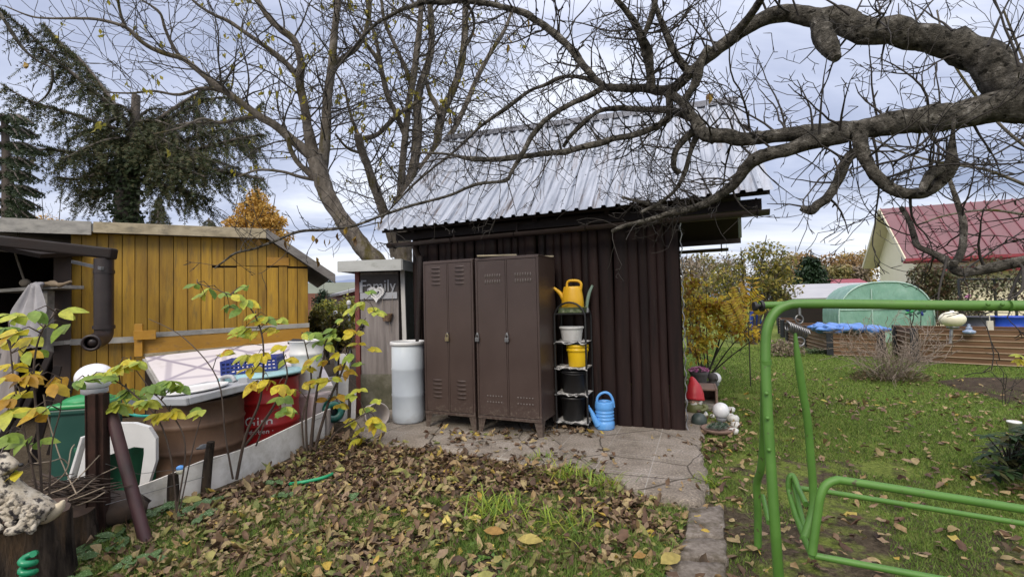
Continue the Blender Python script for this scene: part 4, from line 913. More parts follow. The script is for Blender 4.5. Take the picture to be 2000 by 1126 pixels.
# ------------------------------------------------------------------ white bucket on a pale tub
pc = at(600, 765, 5.35); pz = pc.z; pc.z = 0
mb = MB(); mb.box((0, 0, pz / 2), (0.46, 0.34, pz), None, 0.94); o = mb.build('storage_box', pm('pale pink plastic', [(0.46, 0.38, 0.38), (0.54, 0.46, 0.46)], 4, 0.5, bmp=0.05), bevel=0.02); o.location = pc; o.rotation_euler = (0, 0, R(-18)); tag(o, 'pale pink plastic box under the white bucket behind leaves', 'box')
bz = at(600, 664, 5.35).z - pz
g = thing('plastic_bucket', 'tall white plastic bucket behind the yellow shrub', 'bucket', pc + Z_ * (pz + 0.002))
mb = MB(); mb.lathe([(0, 0), (0.135, 0), (0.14, 0.01), (0.165, bz * 0.55), (0.175, bz * 0.7), (0.185, bz * 0.72), (0.188, bz * 0.76), (0.176, bz * 0.78), (0.182, bz * 0.97), (0.19, bz * 0.98), (0.19, bz), (0.178, bz), (0.165, bz * 0.6), (0, bz * 0.4)], n=36); mb.build('body', M_WHITEPL, g)
mb = MB(); mb.ball((-0.1, -0.05, bz * 0.98), 0.06, 12, 8, (1.3, 0.9, 0.5), jit=0.6); o = mb.build('dark_rag', M_BLACKPL); o.location = pc + Z_ * (pz + 0.0); tag(o, 'dark rag on the rim of the white bucket', 'rag')
# dark green upright tank and pale boards behind the shrub
p = at(617, 845, 5.45); mb = MB(); mb.box((0, 0, 0.2), (0.22, 0.2, 0.40)); o = mb.build('water_container', M_GREENBIN, bevel=0.02); o.location = (p.x, p.y, 0); tag(o, 'dark green upright container behind the edging board end', 'container')
for i, (x, yb, yt, Y, wd, dx, lab) in enumerate(((668, 838, 690, 5.75, 0.12, 6, 'broad white board leaning behind the yellow shrub'), (690, 838, 765, 5.8, 0.055, 2, 'slim white board beside the outhouse plinth'), (652, 838, 735, 5.9, 0.09, -4, 'left white board leaning behind the yellow shrub'))):
    p, q = at(x, yb, Y), at(x + dx, yt, Y + 0.15); mb = MB(); p.z = 0; mb.beam(p, q, 0.02, wd, V((1, 0.1, 0)))
    tag(mb.build('white_board', pm('old white board', [(0.38, 0.37, 0.36), (0.55, 0.54, 0.53)], 6, 0.7, bmp=0.2), base=p), lab, 'board')
p = at(645, 812, 5.32); p.z = max(p.z, 0.09); Mq = Matrix.Rotation(R(75), 3, 'X') @ Matrix.Rotation(R(20), 3, 'Y')
mb = MB(); mb.lathe([(0.0, 0), (0.115, 0), (0.12, 0.02), (0.11, 0.22), (0.10, 0.23), (0.05, 0.232), (0.045, 0.2)], M=Mq, n=28)
mb.tube([Mq @ V((0.11 * math.cos(a), 0.16 * math.sin(a), 0.12 + 0.1 * math.sin(a))) for a in [PI * i / 12 for i in range(13)]], 0.014, 8)
o = mb.build('watering_can', pm('dark green can', [(0.006, 0.075, 0.06), (0.01, 0.1, 0.08)], 4, 0.35, bmp=0)); o.location = p + V((0, 0.1, 0.02)); tag(o, 'dark green can lying on its side beyond the edging board', 'watering can')
p = at(728, 812, 5.35); g = thing('tipped_pot', 'cream plastic pot tipped over by the outhouse plinth', 'pot', M=Matrix.Translation((p.x, p.y + 0.1, 0.145)) @ Matrix.Rotation(R(32), 4, 'Z') @ Matrix.Rotation(R(84), 4, 'X'))
mb = MB(); mb.lathe([(0, -0.2), (0.095, -0.2), (0.10, -0.19), (0.128, 0.06), (0.138, 0.062), (0.140, 0.09), (0.134, 0.095), (0.128, 0.09), (0.12, 0.05), (0.09, -0.18), (0, -0.18)], n=36)
mb.build('pot', pm('cream plastic', [(0.50, 0.44, 0.40), (0.60, 0.54, 0.50)], 4, 0.45, bmp=0.04, dirt=(0.34, 0.28, 0.25), dscale=4), g)
# ------------------------------------------------------------------ green bin, white chair back with green box
p = at(158, 900, 3.95); p.z = 0; zb = at(158, 792, 3.95).z
g = thing('wheeled_bin', 'dark green bin with a bright green lid beside the rusty posts', 'bin', p, R(15))
mb = MB(); mb.box((0, 0.1, zb / 2), (0.34, 0.36, zb), None, 1.0); mb.box((0, -0.085, zb - 0.03), (0.37, 0.03, 0.05)); mb.build('body', M_GREENBIN, g, bevel=0.02)
mb = MB(); mb.box((0, 0.1, zb + 0.012), (0.38, 0.42, 0.035)); mb.ball((0, 0.1, zb + 0.03), 0.17, 20, 10, (1, 1.05, 0.32)); mb.build('lid', M_GREENLID, g, bevel=0.012)
p = at(185, 736, 3.75); g = thing('globe_lamp', 'frosted globe lamp behind the rusty posts at left', 'garden lamp', (p.x, p.y, 0))
mb = MB(); mb.ball((0, 0, p.z), 0.125, 28, 16, (1, 1, 0.86)); mb.build('globe', M_GLOBE, g)
mb = MB(); mb.lathe([(0.04, p.z - 0.15), (0.085, p.z - 0.12), (0.085, p.z - 0.085)], n=24); mb.build('collar', M_GREYPL, g)
mb = MB(); mb.tube([(0, 0, 0), (0, 0, p.z - 0.1)], 0.015, 8); mb.build('stem', M_STEEL, g)
a, c = at(190, 795, 3.7), at(302, 812, 3.85)
mb = MB(); mb.tube(crom([tuple(at(x, y, Y)) for x, y, Y in ((170, 800, 3.75), (215, 796, 3.7), (242, 803, 3.68), (268, 811, 3.7), (300, 812, 3.78), (330, 815, 3.9))], 5), 0.011, 8)
tag(mb.build('garden_hose', pm('teal hose', [(0.02, 0.28, 0.22), (0.03, 0.34, 0.28)], 8, 0.35, bmp=0), base=at(215, 796, 3.7)), 'teal hose loop behind the white chair back', 'hose')
wc = at(245, 960, 3.55)
def P3(x, y, Y=3.5): return at(x, y, Y)
g = thing('plastic_chair', 'tipped white plastic garden chair with an open back behind the rusty posts', 'chair', (wc.x, 3.55, 0))
outer = [(136, 985), (172, 850), (185, 832), (215, 826), (262, 826), (290, 834), (304, 856), (304, 900), (288, 950), (272, 950), (281, 885), (281, 874), (262, 872), (206, 890), (188, 985)]
mb = MB(); A_ = [P3(x, y, 3.5 + (x - 136) / 170 * 0.15) for x, y in outer]; B_ = [p + V((-0.01, 0.045, 0.0)) for p in A_]
n = len(A_); k_ = bmesh.new(); vv = [k_.verts.new(p) for p in A_ + B_]
mb.add(A_ + B_, [(i, (i + 1) % n, (i + 1) % n + n, i + n) for i in range(n)])
strip = [(0, 1, 14), (1, 13, 14), (1, 2, 13), (2, 3, 13), (3, 12, 13), (3, 4, 12), (4, 11, 12), (4, 5, 11), (5, 6, 11), (6, 10, 11), (6, 7, 10), (7, 9, 10), (7, 8, 9)]
mb.add(A_, [t[::-1] for t in strip]); mb.add(B_, strip); k_.free()
mb.build('backrest', M_WHITEPL, g, world=True, bevel=0.006)
mb = MB(); p, q = P3(150, 960, 3.62), P3(185, 845, 3.62); mb.beam(p, q, 0.22, 0.02, V((1, 0, 0.2))); p.z = 0
mb.tube([P3(140, 985, 3.5), V((P3(136, 1000, 3.5).x, 3.5, 0.0))], 0.03, 8); mb.build('leg', M_WHITEPL, g, world=True, bevel=0.004); mb = MB(); mb.tube([P3(280, 945, 3.65), V((P3(282, 960, 3.65).x, 3.65, 0.0))], 0.03, 8)
mb.build('leg', M_WHITEPL, g, world=True, bevel=0.004)
p = at(240, 970, 3.85); zg = at(240, 868, 3.75).z
mb = MB(); mb.box((0, 0, zg / 2), (0.44, 0.3, zg), None, 1.06); mb.box((0, 0, zg - 0.02), (0.49, 0.35, 0.03)); mb.tube([(-0.06, -0.16, zg * 0.52), (-0.05, -0.18, zg * 0.5), (0.05, -0.18, zg * 0.5), (0.06, -0.16, zg * 0.52)], 0.008, 6)
o = mb.build('storage_box', pm('mid green plastic', [(0.012, 0.10, 0.05), (0.02, 0.13, 0.065)], 4, 0.45, bmp=0.05), bevel=0.012); o.location = (p.x, p.y, 0); o.rotation_euler = (0, 0, R(-6)); tag(o, 'green lidded box seen through the white chair back', 'box')
# ------------------------------------------------------------------ posts, pole, wire
zp = at(190, 768, 2.98).z
for i, (x, lab) in enumerate(((185, 'rusty steel post, left of the joined pair'), (200, 'rusty steel post, right of the joined pair'))):
    p = at(x, 1000, 2.97 + 0.03 * i); mb = MB(); mb.box((0, 0, zp / 2), (0.046, 0.05, zp)); mb.box((0.026 if i else -0.026, 0, zp / 2), (0.006, 0.07, zp - .004))
    o = mb.build('steel_post', M_RUST, bevel=0.004); o.location = (p.x, p.y, 0); o.rotation_euler = (0, R(-0.6), R(12)); tag(o, lab, 'post')
p, q = V((-2.225, 2.86, -0.02)), at(218, 808, 3.05)
mb = MB(); mb.tube([p, q], 0.034, 12); tag(mb.build('leaning_pole', pm('flaking red brown pole', [(0.028, 0.016, 0.015), (0.06, 0.022, 0.025), (0.095, 0.045, 0.042)], 4, 0.6, (1, 1, 0.6), 0.2), base=p), 'leaning red brown pole in front of the white chair', 'pole')
mb = MB(); w0 = [at(207, 905, 2.95), at(270, 925, 3.15), at(352, 915, 3.4), at(420, 895, 3.7), at(640, 810, 5.1)]
mb.tube(w0, 0.0022, 4); w1 = [at(206, 985, 2.95), at(400, 930, 3.6)]; mb.tube(w1, 0.0022, 4)
tag(mb.build('fence_wire', M_STEEL, base=w0[0]), 'thin wire strung from the rusty posts along the drums', 'wire')
p = w0[2]; mb = MB(); mb.ball(p - Z_ * 0.012, 0.026, 16, 10); mb.m = 1; mb.ball(p + Z_ * 0.006, 0.0262, 16, 10, (1, 1, 0.75)); tag(mb.build('wire_float', [M_CREAMGLOBE, M_BLUEPL], base=p), 'small blue and cream ball on the fence wire', 'ball')
# ------------------------------------------------------------------ stumps
def stump(label, c, r, h, seed, tilt=0):
    g = thing('tree_stump', label, 'tree stump', c, 0); mb = MB(); n = 40; rings = [(-0.05, 1.12), (0.1, 1.04), (h * 0.5, 1.0), (h - 0.02, 0.98), (h, 0.95)]
    vs = []
    for z, k in rings:
        for i in range(n):
            a = 2 * PI * i / n; rr = r * k * (1 + 0.10 * noise.noise(V((math.cos(a) * 2.2, math.sin(a) * 2.2, seed))) + 0.05 * noise.noise(V((math.cos(a) * 7, math.sin(a) * 7, z * 1.5 + seed))))
            vs.append((rr * math.cos(a), rr * math.sin(a), z + (tilt * rr * math.cos(a) if z > 0.2 else 0)))
    mb.add(vs, [(j * n + i, j * n + (i + 1) % n, (j + 1) * n + (i + 1) % n, (j + 1) * n + i) for j in range(len(rings) - 1) for i in range(n)], True); mb.build('bark', M_STUMP, g)
    mb = MB(); top = vs[-n:]; mb.add(top + [(0, 0, h)], [(i, (i + 1) % n, n) for i in range(n)]); mb.build('cut_top', M_STUMPTOP, g)
sh_ = at(30, 1025, 2.32).z
sc = at(22, 1070, 2.42); stump('broad dark stump carrying the cream statue', (sc.x, 2.42, 0), 0.235, sh_, 3)
s2 = at(128, 1020, 2.85); stump('lower dark stump behind the statue stump', (s2.x - 0.02, 2.86, 0), 0.15, at(125, 1003, 2.85).z, 8)
# ------------------------------------------------------------------ cream stone dog statue (skinned skeleton)
def skinned(name, nodes, edges, m, parent, sub=2, jit=0.0):
    me = bpy.data.meshes.new(name); me.from_pydata([n[0] for n in nodes], edges, []); o = bpy.data.objects.new(name, me); COL.objects.link(o); o.parent = parent; me.materials.append(m)
    sk = o.modifiers.new('skin', 'SKIN'); sk.use_smooth_shade = True
    for i, n in enumerate(nodes):
        me.skin_vertices[0].data[i].radius = (n[1], n[1] if len(n) < 3 else n[2])
    me.skin_vertices[0].data[0].use_root = True
    o.modifiers.new('sub', 'SUBSURF').levels = sub; o.modifiers['sub'].render_levels = sub
    return o
st = at(22, 1010, 2.3); g = thing('dog_statue', 'chipped cream stone dog statue lying on the broad stump', 'statue', (st.x, 2.3, sh_ - 0.005), R(8))
nodes = [((0.10, 0, 0.10), 0.075), ((0.0, 0, 0.13), 0.07), ((-0.07, 0, 0.19), 0.055), ((-0.06, 0, 0.27), 0.045), ((-0.04, 0, 0.31), 0.045), ((0.01, -0.01, 0.305), 0.028), ((0.035, -0.01, 0.30), 0.018),
         ((-0.06, -0.025, 0.36), 0.013), ((-0.05, 0.03, 0.36), 0.013), ((-0.085, -0.045, 0.10), 0.028), ((-0.09, -0.06, 0.02), 0.022), ((-0.05, -0.075, 0.014), 0.02), ((-0.08, 0.045, 0.10), 0.028), ((-0.085, 0.05, 0.02), 0.022),
         ((0.13, -0.05, 0.06), 0.05), ((0.10, -0.08, 0.022), 0.025), ((0.04, -0.085, 0.018), 0.02), ((0.13, 0.05, 0.05), 0.045), ((0.16, 0, 0.06), 0.04)]
skinned('body', nodes, [(0, 1), (1, 2), (2, 3), (3, 4), (4, 5), (5, 6), (4, 7), (4, 8), (2, 9), (9, 10), (10, 11), (2, 12), (12, 13), (0, 14), (14, 15), (15, 16), (0, 17), (0, 18)], M_STONE_W, g)
mb = MB()
for i in range(120):
    a = rnd.uniform(0, 2 * PI); x = rnd.uniform(-0.07, 0.17); mb.ball((x, -0.058 - rnd.uniform(0, 0.02) + rnd.uniform(-.01, .01), rnd.uniform(0.01, 0.20 - 0.6 * abs(x - .0))), rnd.uniform(0.006, 0.017), 9, 6, (1.6, 0.8, 0.9), Matrix.Rotation(a, 3, 'Y'), jit=0.5, seed=i)
mb.build('carved_coat', M_STONE_W, g)
mb = MB(); 
for s_ in (-0.022, 0.022): mb.ball((-0.012, s_ - 0.01, 0.322), 0.008, 8, 6)
mb.ball((0.048, -0.01, 0.303), 0.01, 8, 6); mb.build('eye', M_BLACK, g)
p = at(95, 1003, 2.36); mb = MB(); mb.tube(crom([(-0.05, 0, 0.03), (0.0, 0, 0.045), (0.05, 0, 0.075), (0.075, 0, 0.11)], 4), [0.035, 0.038, 0.04, 0.041, 0.04, 0.037, 0.034, 0.03, 0.025, 0.02, 0.014, 0.01, 0.004], 12)
o = mb.build('seashell', pm('cream shell', [(0.42, 0.36, 0.25), (0.55, 0.48, 0.36)], 8, 0.6, bmp=0.2)); o.location = (p.x, 2.36, sh_ - 0.01); tag(o, 'cream pointed shell beside the dog statue on the stump', 'shell')
p = at(55, 1090, 2.14); mb = MB()
mb.tube([(0.022 * math.cos(i * 0.55), 0.022 * math.sin(i * 0.55), -0.0035 * i + 0.02) for i in range(44)], 0.014, 10); mb.m = 0
mb.ball((0.03, -0.01, -0.11), 0.03, 14, 8, (1.3, 0.6, 0.6), Matrix.Rotation(0.5, 3, 'Y'), jit=0.4)
tag(mb.build('garden_ornament', pm('shiny green plastic', [(0.006, 0.16, 0.07), (0.012, 0.22, 0.10)], 6, 0.25, bmp=0), base=(0, 0, 0)), 'shiny green twisted ornament on the side of the statue stump', 'ornament'); bpy.data.objects['garden_ornament'].location = p
# brush pile
mb = MB()
for i in range(130):
    x = rnd.uniform(70, 190); p = at(x, rnd.uniform(935, 985), rnd.uniform(2.75, 3.2)); p.z = max(0.02, p.z)
    a = rnd.uniform(-0.5, 0.5); L = rnd.uniform(0.15, 0.4); d = V((math.cos(a), math.sin(a), rnd.uniform(-0.15, 0.35))) * L
    mb.tube([p - d * 0.5, p + V((0, 0, rnd.uniform(-.02, .02))), p + d * 0.5], [rnd.uniform(0.003, 0.008), 0.005, 0.003], 4, cap=False)
pb = at(110, 990, 2.95); mb.ball((pb.x, pb.y + 0.15, 0.08), 0.26, 16, 8, (1.4, 0.9, 0.5), jit=0.6)
tag(mb.build('brush_pile', pm('dead twigs', [(0.03, 0.02, 0.014), (0.075, 0.05, 0.036)], 9, 0.9), base=(pb.x, pb.y, 0)), 'pile of dead brown twigs behind the stumps', 'brush pile', kind='stuff')
mb = MB()
for pts in (((60, 988), (100, 985), (150, 962), (190, 930), (228, 912)), ((65, 968), (110, 940), (131, 915), (138, 880), (145, 868)), ((75, 970), (130, 950), (160, 925), (195, 888)), ((90, 990), (150, 972), (205, 950)), ((140, 990), (180, 975), (205, 960)), ((80, 930), (78, 905), (60, 880), (76, 860)), ((150, 965), (120, 900), (95, 820), (85, 770)), ((60, 905), (100, 900), (120, 895), (133, 905))):
    mb.tube(crom([tuple(at(x, y, 2.75 + 0.1 * math.sin(x))) for x, y in pts], 4), 0.0035, 5, cap=False)
tag(mb.build('dry_stalks', pm('pale dry stem', [(0.22, 0.17, 0.12), (0.34, 0.28, 0.21)], 9, 0.8, bmp=0), base=at(100, 990, 2.75)), 'pale curved dry stalks reaching across the rusty posts', 'stalks')
# short green hose piece in the leaves
mb = MB(); mb.tube(crom([tuple(gnd(x, y, z)) for x, y, z in ((566, 944, 0.03), (590, 941, 0.05), (620, 935, 0.055), (640, 929, 0.055), (652, 923, 0.04))], 5), 0.013, 8)
tag(mb.build('hose_piece', M_HOSE, base=gnd(600, 940, 0)), 'short bright green hose piece lying in the fallen leaves', 'hose')
# ------------------------------------------------------------------ green swing frame
sf = gnd(1521, 1160, 0); fx = sf.copy()
sw = thing('garden_swing', 'bare green tubular garden swing frame on the lawn', 'garden swing', (1.55, 2.3, 0))
def TP(lst): return [tuple(at(x, y, Y)) for x, y, Y in lst]
foot = gnd(1526, 1190, 0)
mb = MB(); pts = [tuple(foot)] + TP([(1516, 1060, 2.09), (1505, 900, 2.12), (1497, 760, 2.15), (1495, 680, 2.17), (1499, 640, 2.175), (1512, 612, 2.175), (1535, 597, 2.17), (1570, 593, 2.15), (1700, 594, 2.08), (1850, 596, 1.98), (2000, 597, 1.90), (2300, 600, 1.72)])
cp = crom(pts, 5); mb.tube(cp, 0.0215, 16); bar = mb.build('front_frame', M_SWING, sw, world=True)
mb = MB()
for x, y, Y in ((1497, 768, 2.13), (1499, 816, 2.12), (1502, 878, 2.11)):
    mb.ball(at(x, y, Y - 0.012), 0.009, 10, 6)
for x, y, Y in ((1930, 596, 1.92), (1958, 596, 1.91)): mb.ball(at(x, y - 2, Y - 0.016), 0.008, 10, 6)
mb.build('bolt', M_SWING, bar, world=True)
mb = MB(); a, c = at(1496, 703, 2.16), at(1497, 712, 2.16); mb.tube([a, c], 0.0225, 16); a, c = at(1972, 597, 1.905), at(1976, 597, 1.903); mb.tube([a, c], 0.0225, 16); mb.build('joint_sleeve', M_SWING, bar, world=True)
mb = MB(); mb.tube(crom(TP([(1480, 1073, 2.65), (1480, 1000, 2.64), (1478, 945, 2.62), (1486, 915, 2.55), (1491, 860, 2.48), (1494, 740, 2.34), (1497, 650, 2.22)]), 4), 0.0195, 14); mb.build('rear_leg', M_SWING, sw, world=True)
mb = MB(); mb.tube(TP([(1490, 968, 2.5), (1502, 1020, 2.25)]), 0.012, 10); mb.build('brace', M_SWING, sw, world=True)
mb = MB(); mb.tube(TP([(1482, 596, 2.2), (1520, 595, 2.185), (1560, 594, 2.16)]), 0.0165, 12); mb.build('cross_tube', M_SWING, sw, world=True)
mb = MB(); a = at(1490, 597, 2.19); d = (at(1520, 595, 2.185) - a).normalized(); mb.tube([a, a - d * 0.012], 0.026, 14); mb.tube([a - d * 0.012, a - d * 0.03], 0.011, 10); mb.tube([a - d * 0.03, a - d * 0.042], 0.022, 14); mb.build('end_cap', M_BLACKPL, sw, world=True)
# hooks, spring, hanger
mb = MB(); h0 = at(1561, 600, 2.15); mb.tube([h0, h0 - Z_ * 0.035], 0.007, 8)
ringc = h0 - Z_ * 0.055
mb.tube([ringc + V((0.018 * math.cos(a), 0.004, 0.02 * math.sin(a))) for a in [2 * PI * i / 16 for i in range(16)]], 0.0035, 6, closed=True)
mb.build('hook', M_STEEL, sw, world=True)
mb = MB(); s0 = ringc - Z_ * 0.016 + V((-0.005, 0, 0)); vs = []
ax_ = V((0.75, 0.2, -0.28)).normalized(); sx_ = V((0, 0, 1)); sy_ = V((0.2, -0.95, 0)).normalized()
for i in range(100):
    a = i * 2 * PI / 12; c = s0 + V((-0.055, 0, -0.012)) + ax_ * (0.115 * i / 99); vs.append(c + sx_ * 0.021 * math.cos(a) + sy_ * 0.021 * math.sin(a))
mb.tube(vs, 0.0042, 6); e1 = s0 - Z_ * 0.085
mb.tube([s0 + V((-0.02, 0, -0.01)), s0 + V((-0.02, 0, -0.06)), e1 + V((-0.012, 0, 0.0))], 0.004, 6)
mb.tube([e1 + V((0.022 * math.cos(a), 0, 0.020 * math.sin(a))) for a in [2 * PI * i / 16 for i in range(16)]], 0.004, 6, closed=True)
mb.build('spring', M_STEEL, sw, world=True)
mb = MB(); hp = TP([(1553, 650, 2.15), (1557, 690, 2.155), (1567, 760, 2.17), (1577, 820, 2.18), (1584, 900, 2.19), (1588, 950, 2.195), (1588, 985, 2.19), (1582, 1015, 2.18), (1569, 1055, 2.16)]); cp = crom(hp, 4)
mb.tube(cp, [0.006 + 0.011 * min(1, i / 6) for i in range(len(cp))], 12); mb.build('hanger', M_SWING, sw, world=True)
mb = MB(); mb.tube(crom(TP([(1570, 1046, 2.17), (1556, 1010, 2.3), (1543, 965, 2.44), (1540, 945, 2.46), (1543, 930, 2.46), (1550, 930, 2.45), (1560, 955, 2.38), (1574, 984, 2.25)]), 4), 0.0135, 12); mb.tube(TP([(1550, 942, 2.46), (1560, 985, 2.36), (1574, 1040, 2.2)]), 0.012, 10); mb.build('side_hoop', M_SWING, sw, world=True)
mb = MB(); mb.tube(TP([(1562, 953, 2.42), (1600, 957, 2.42), (2000, 1022, 2.2), (2300, 1072, 2.05)]), 0.0125, 12); mb.build('rear_rail', M_SWING, sw, world=True)
mb = MB(); mb.tube(crom(TP([(1586, 1082, 1.98), (1590, 1050, 1.985), (1597, 1000, 1.99), (1602, 970, 1.99), (1612, 948, 1.99), (1630, 938, 1.985), (1655, 939, 1.975), (1800, 962, 1.9), (2000, 994, 1.82), (2300, 1045, 1.7)]), 5), 0.0165, 14); mb.build('seat_hoop', M_SWING, sw, world=True)
mb = MB(); mb.tube(TP([(1590, 1084, 1.98), (1825, 1128, 1.84), (2200, 1200, 1.66)]), 0.0135, 12); mb.tube(TP([(1586, 1084, 1.98), (1570, 1050, 2.16)]), 0.0135, 12); mb.build('seat_rail', M_SWING, sw, world=True)
# ------------------------------------------------------------------ raised beds
m, nt, b, oc = newmat('brown ribbed bed panel')
sx_n = nz(nt, mapv(nt, oc, (0.5, 0.5, 6)), 3, 6, 0.65)
nt.links.new(ramp(nt, sx_n, [(0.3, (0.065, 0.031, 0.014)), (0.5, (0.14, 0.070, 0.032)), (0.7, (0.21, 0.115, 0.055))]), b.inputs['Base Color']); b.inputs['Roughness'].default_value = 0.6; M_BED = m
M_RIB = pm('pale rib edge', [(0.2, 0.14, 0.085), (0.33, 0.25, 0.165)], 4, 0.6, (0.4, 0.4, 4), bmp=0.1)
M_POSTBK = pm('charcoal corner post', [(0.012, 0.014, 0.018), (0.022, 0.024, 0.03)], 6, 0.5, bmp=0)
def raised_bed(label, a, c, e, f, h, group='brown raised beds'):
    """plan corners a,c,e,f anticlockwise; a-c is the face towards the camera"""
    q = [V((p.x, p.y, 0)) for p in (a, c, e, f)]; g = thing('raised_bed', label, 'raised bed', q[0], 0, group)
    for i in range(4):
        p0, p1 = q[i], q[(i + 1) % 4]; d = (p1 - p0).normalized(); nrm = V((d.y, -d.x, 0)); mb = MB(); nr = 6
        for k in range(nr):
            z0, z1 = h * k / nr, h * (k + 1) / nr; e0 = (z1 - z0)
            prof = [(0.0, z0), (0.022, z0 + e0 * 0.14), (0.0, z0 + e0 * 0.28), (0.0, z1)]
            vs = [p + nrm * o + Z_ * z for o, z in prof for p in (p0, p1)]
            mb.m = 1; mb.add(vs[:6], [(0, 1, 3, 2), (2, 3, 5, 4)]); mb.m = 0; mb.add(vs[4:], [(0, 1, 3, 2)])
        mb.beam(p0 + Z_ * h, p1 + Z_ * h, 0.03, 0.02); mb.build('panel', [M_BED, M_RIB], g, world=True)
        L = (p1 - p0).length; k = max(1, round(L / 2.3))
        for j in range(k):
            pp = p0.lerp(p1, j / k); mb = MB(); mb.box(pp + Z_ * (h / 2 + 0.01), (0.13 if j == 0 else 0.07, 0.13 if j == 0 else 0.07, h + 0.02), Matrix.Rotation(math.atan2(d.y, d.x), 3, 'Z')); mb.build('post', M_POSTBK, g, world=True, bevel=0.004)
    mb = MB(); nx = 24; vs = []
    for j in range(nx + 1):
        for i in range(nx + 1):
            s_, t_ = i / nx, j / nx; p = q[0].lerp(q[1], s_).lerp(q[3].lerp(q[2], s_), t_); vs.append(p + Z_ * (h - 0.05 + 0.04 * noise.noise(p * 4)))
    mb.add(vs, [(j * (nx + 1) + i, j * (nx + 1) + i + 1, (j + 1) * (nx + 1) + i + 1, (j + 1) * (nx + 1) + i) for j in range(nx) for i in range(nx)], True); mb.build('soil', M_SOIL, g, world=True)
    return g
A0, A1 = gnd(1622, 693), gnd(1721, 697); dA = gnd(1524, 662) - A0; dA = dA.normalized() * 3.6
raised_bed('brown ribbed raised bed topped with blue bags', A0, A1, A1 + dA, A0 + dA, 0.57)
B0, B1 = gnd(1788, 706), gnd(2040, 719); B1 = B0 + (B1 - B0) * 1.6; dB = (gnd(1752, 692) - B0)
raised_bed('longest brown ribbed raised bed at the right beside the globe lamp', B0, B1, B1 + dB, B0 + dB, 0.66)
C_0, C_1 = gnd(1548, 660), gnd(1572, 662); C_0, C_1 = at(1530, 655, 16.0), at(1566, 655, 15.4); dC = V((0.9, 1.8, 0))
raised_bed('farthest small brown raised bed behind the spring', C_0, C_1, C_1 + dC, C_0 + dC, 0.58)
# blue bags on the first bed
M_BAG = pm('blue bag plastic', [(0.05, 0.14, 0.42), (0.09, 0.21, 0.55), (0.13, 0.28, 0.62)], 9, 0.35, bmp=0.4, bdist=0.02)
bagl = ['front left corner', 'front edge, second from the left', 'front edge near the middle', 'front right corner', 'second row at the left', 'second row in the middle', 'second row at the right', 'back row at the left', 'back row at the right']
for i, (s_, t_) in enumerate(((0.08, 0.05), (0.36, 0.06), (0.66, 0.05), (0.93, 0.06), (0.12, 0.17), (0.45, 0.19), (0.78, 0.18), (0.2, 0.31), (0.62, 0.33))):
    p = A0.lerp(A1, s_) + dA * t_; mb = MB()
    mb.ball((0, 0, 0), 0.26, 22, 12, (1.0, 1.25, 0.34), jit=0.75, seed=i); o = mb.build('blue_bag', M_BAG); o.location = (p.x, p.y, 0.60); o.rotation_euler = (0, 0, rnd.uniform(-.5, .5))
    tag(o, 'crumpled blue bag on the raised bed, ' + bagl[i], 'bag', 'blue bags on the raised bed')
# globe lamp in bed B
p = at(1860, 623, 8.7); g = thing('globe_lamp', 'cream oval globe lamp on a short stake in the raised bed', 'garden lamp', (p.x, p.y, 0))
mb = MB(); mb.ball((0, 0, p.z), 0.195, 28, 16, (1, 1, 0.73)); mb.build('globe', M_CREAMGLOBE, g)
mb = MB(); mb.lathe([(0.0, p.z + 0.165), (0.03, p.z + 0.16), (0.03, p.z + 0.137), (0.06, p.z + 0.13)], n=16); mb.build('finial', M_WHITEPL, g); mb = MB(); mb.lathe([(0, p.z - 0.17), (0.085, p.z - 0.17), (0.095, p.z - 0.145), (0.09, p.z - 0.13)], n=20); mb.tube([(-0.06, 0, 0.45), (-0.02, 0, p.z - 0.16)], 0.025, 10); mb.build('stake', M_STEEL, g)
# pinwheel flowers
for i, (x, y, lab) in enumerate(((1776, 608, 'plastic pinwheel flower with a blue stem, left of the pair'), (1799, 607, 'plastic pinwheel flower with a dark blue head, right of the pair'))):
    p = at(x, y, 10.2); g = thing('pinwheel', lab, 'pinwheel', (p.x, p.y, 0.6), 0, 'pinwheels in the raised bed'); mb = MB(); mb.tube([(0.03 * (1 - 2 * i), 0, 0), (0, 0, p.z - 0.6)], 0.009, 6); mb.build('stem', M_BLACK, g)
    for k in range(5):
        a = 2 * PI * k / 5; mb = MB(); c = V((0.06 * math.cos(a), 0, p.z - 0.6 + 0.06 * math.sin(a))); mb.ball(c, 0.055, 10, 6, (1, 0.25, 0.55), Matrix.Rotation(-a, 3, 'Y')); mb.build('petal', [M_GREENLID, M_GREENBIN, M_NAVY][(k + i) % 3], g)
# blue barrels behind bed B, dark barrel, vase, tag, white pipe
M_BLUEB = pm('blue barrel plastic', [(0.012, 0.05, 0.36), (0.02, 0.075, 0.46)], 2, 0.4, bmp=0.03)
for i, (x, Y, lab, m_) in enumerate(((1976, 11.2, 'blue plastic barrel standing behind the long raised bed', M_BLUEB), (2040, 11.0, 'blue plastic barrel cut by the right frame edge', M_BLUEB), (1915, 11.6, 'dark grey barrel standing left of the blue barrels', pm('charcoal barrel', [(0.03, 0.032, 0.045), (0.05, 0.052, 0.07)], 3, 0.5, bmp=0)))):
    p = at(x, 620, Y); h = at(x, 617, Y).z; g = thing('water_barrel', lab, 'barrel', (p.x, p.y, 0), 0, 'barrels behind the raised bed'); mb = MB(); mb.lathe([(0, 0), (0.33, 0), (0.36, 0.05), (0.36, h * 0.33), (0.37, h * 0.36), (0.36, h * .39), (0.36, h * .66), (0.37, h * .69), (0.36, h * .72), (0.35, h - .04), (0.37, h - .03), (0.37, h), (0.34, h), (0.33, h - .06), (0, h - .07)], n=32); mb.build('body', m_, g)
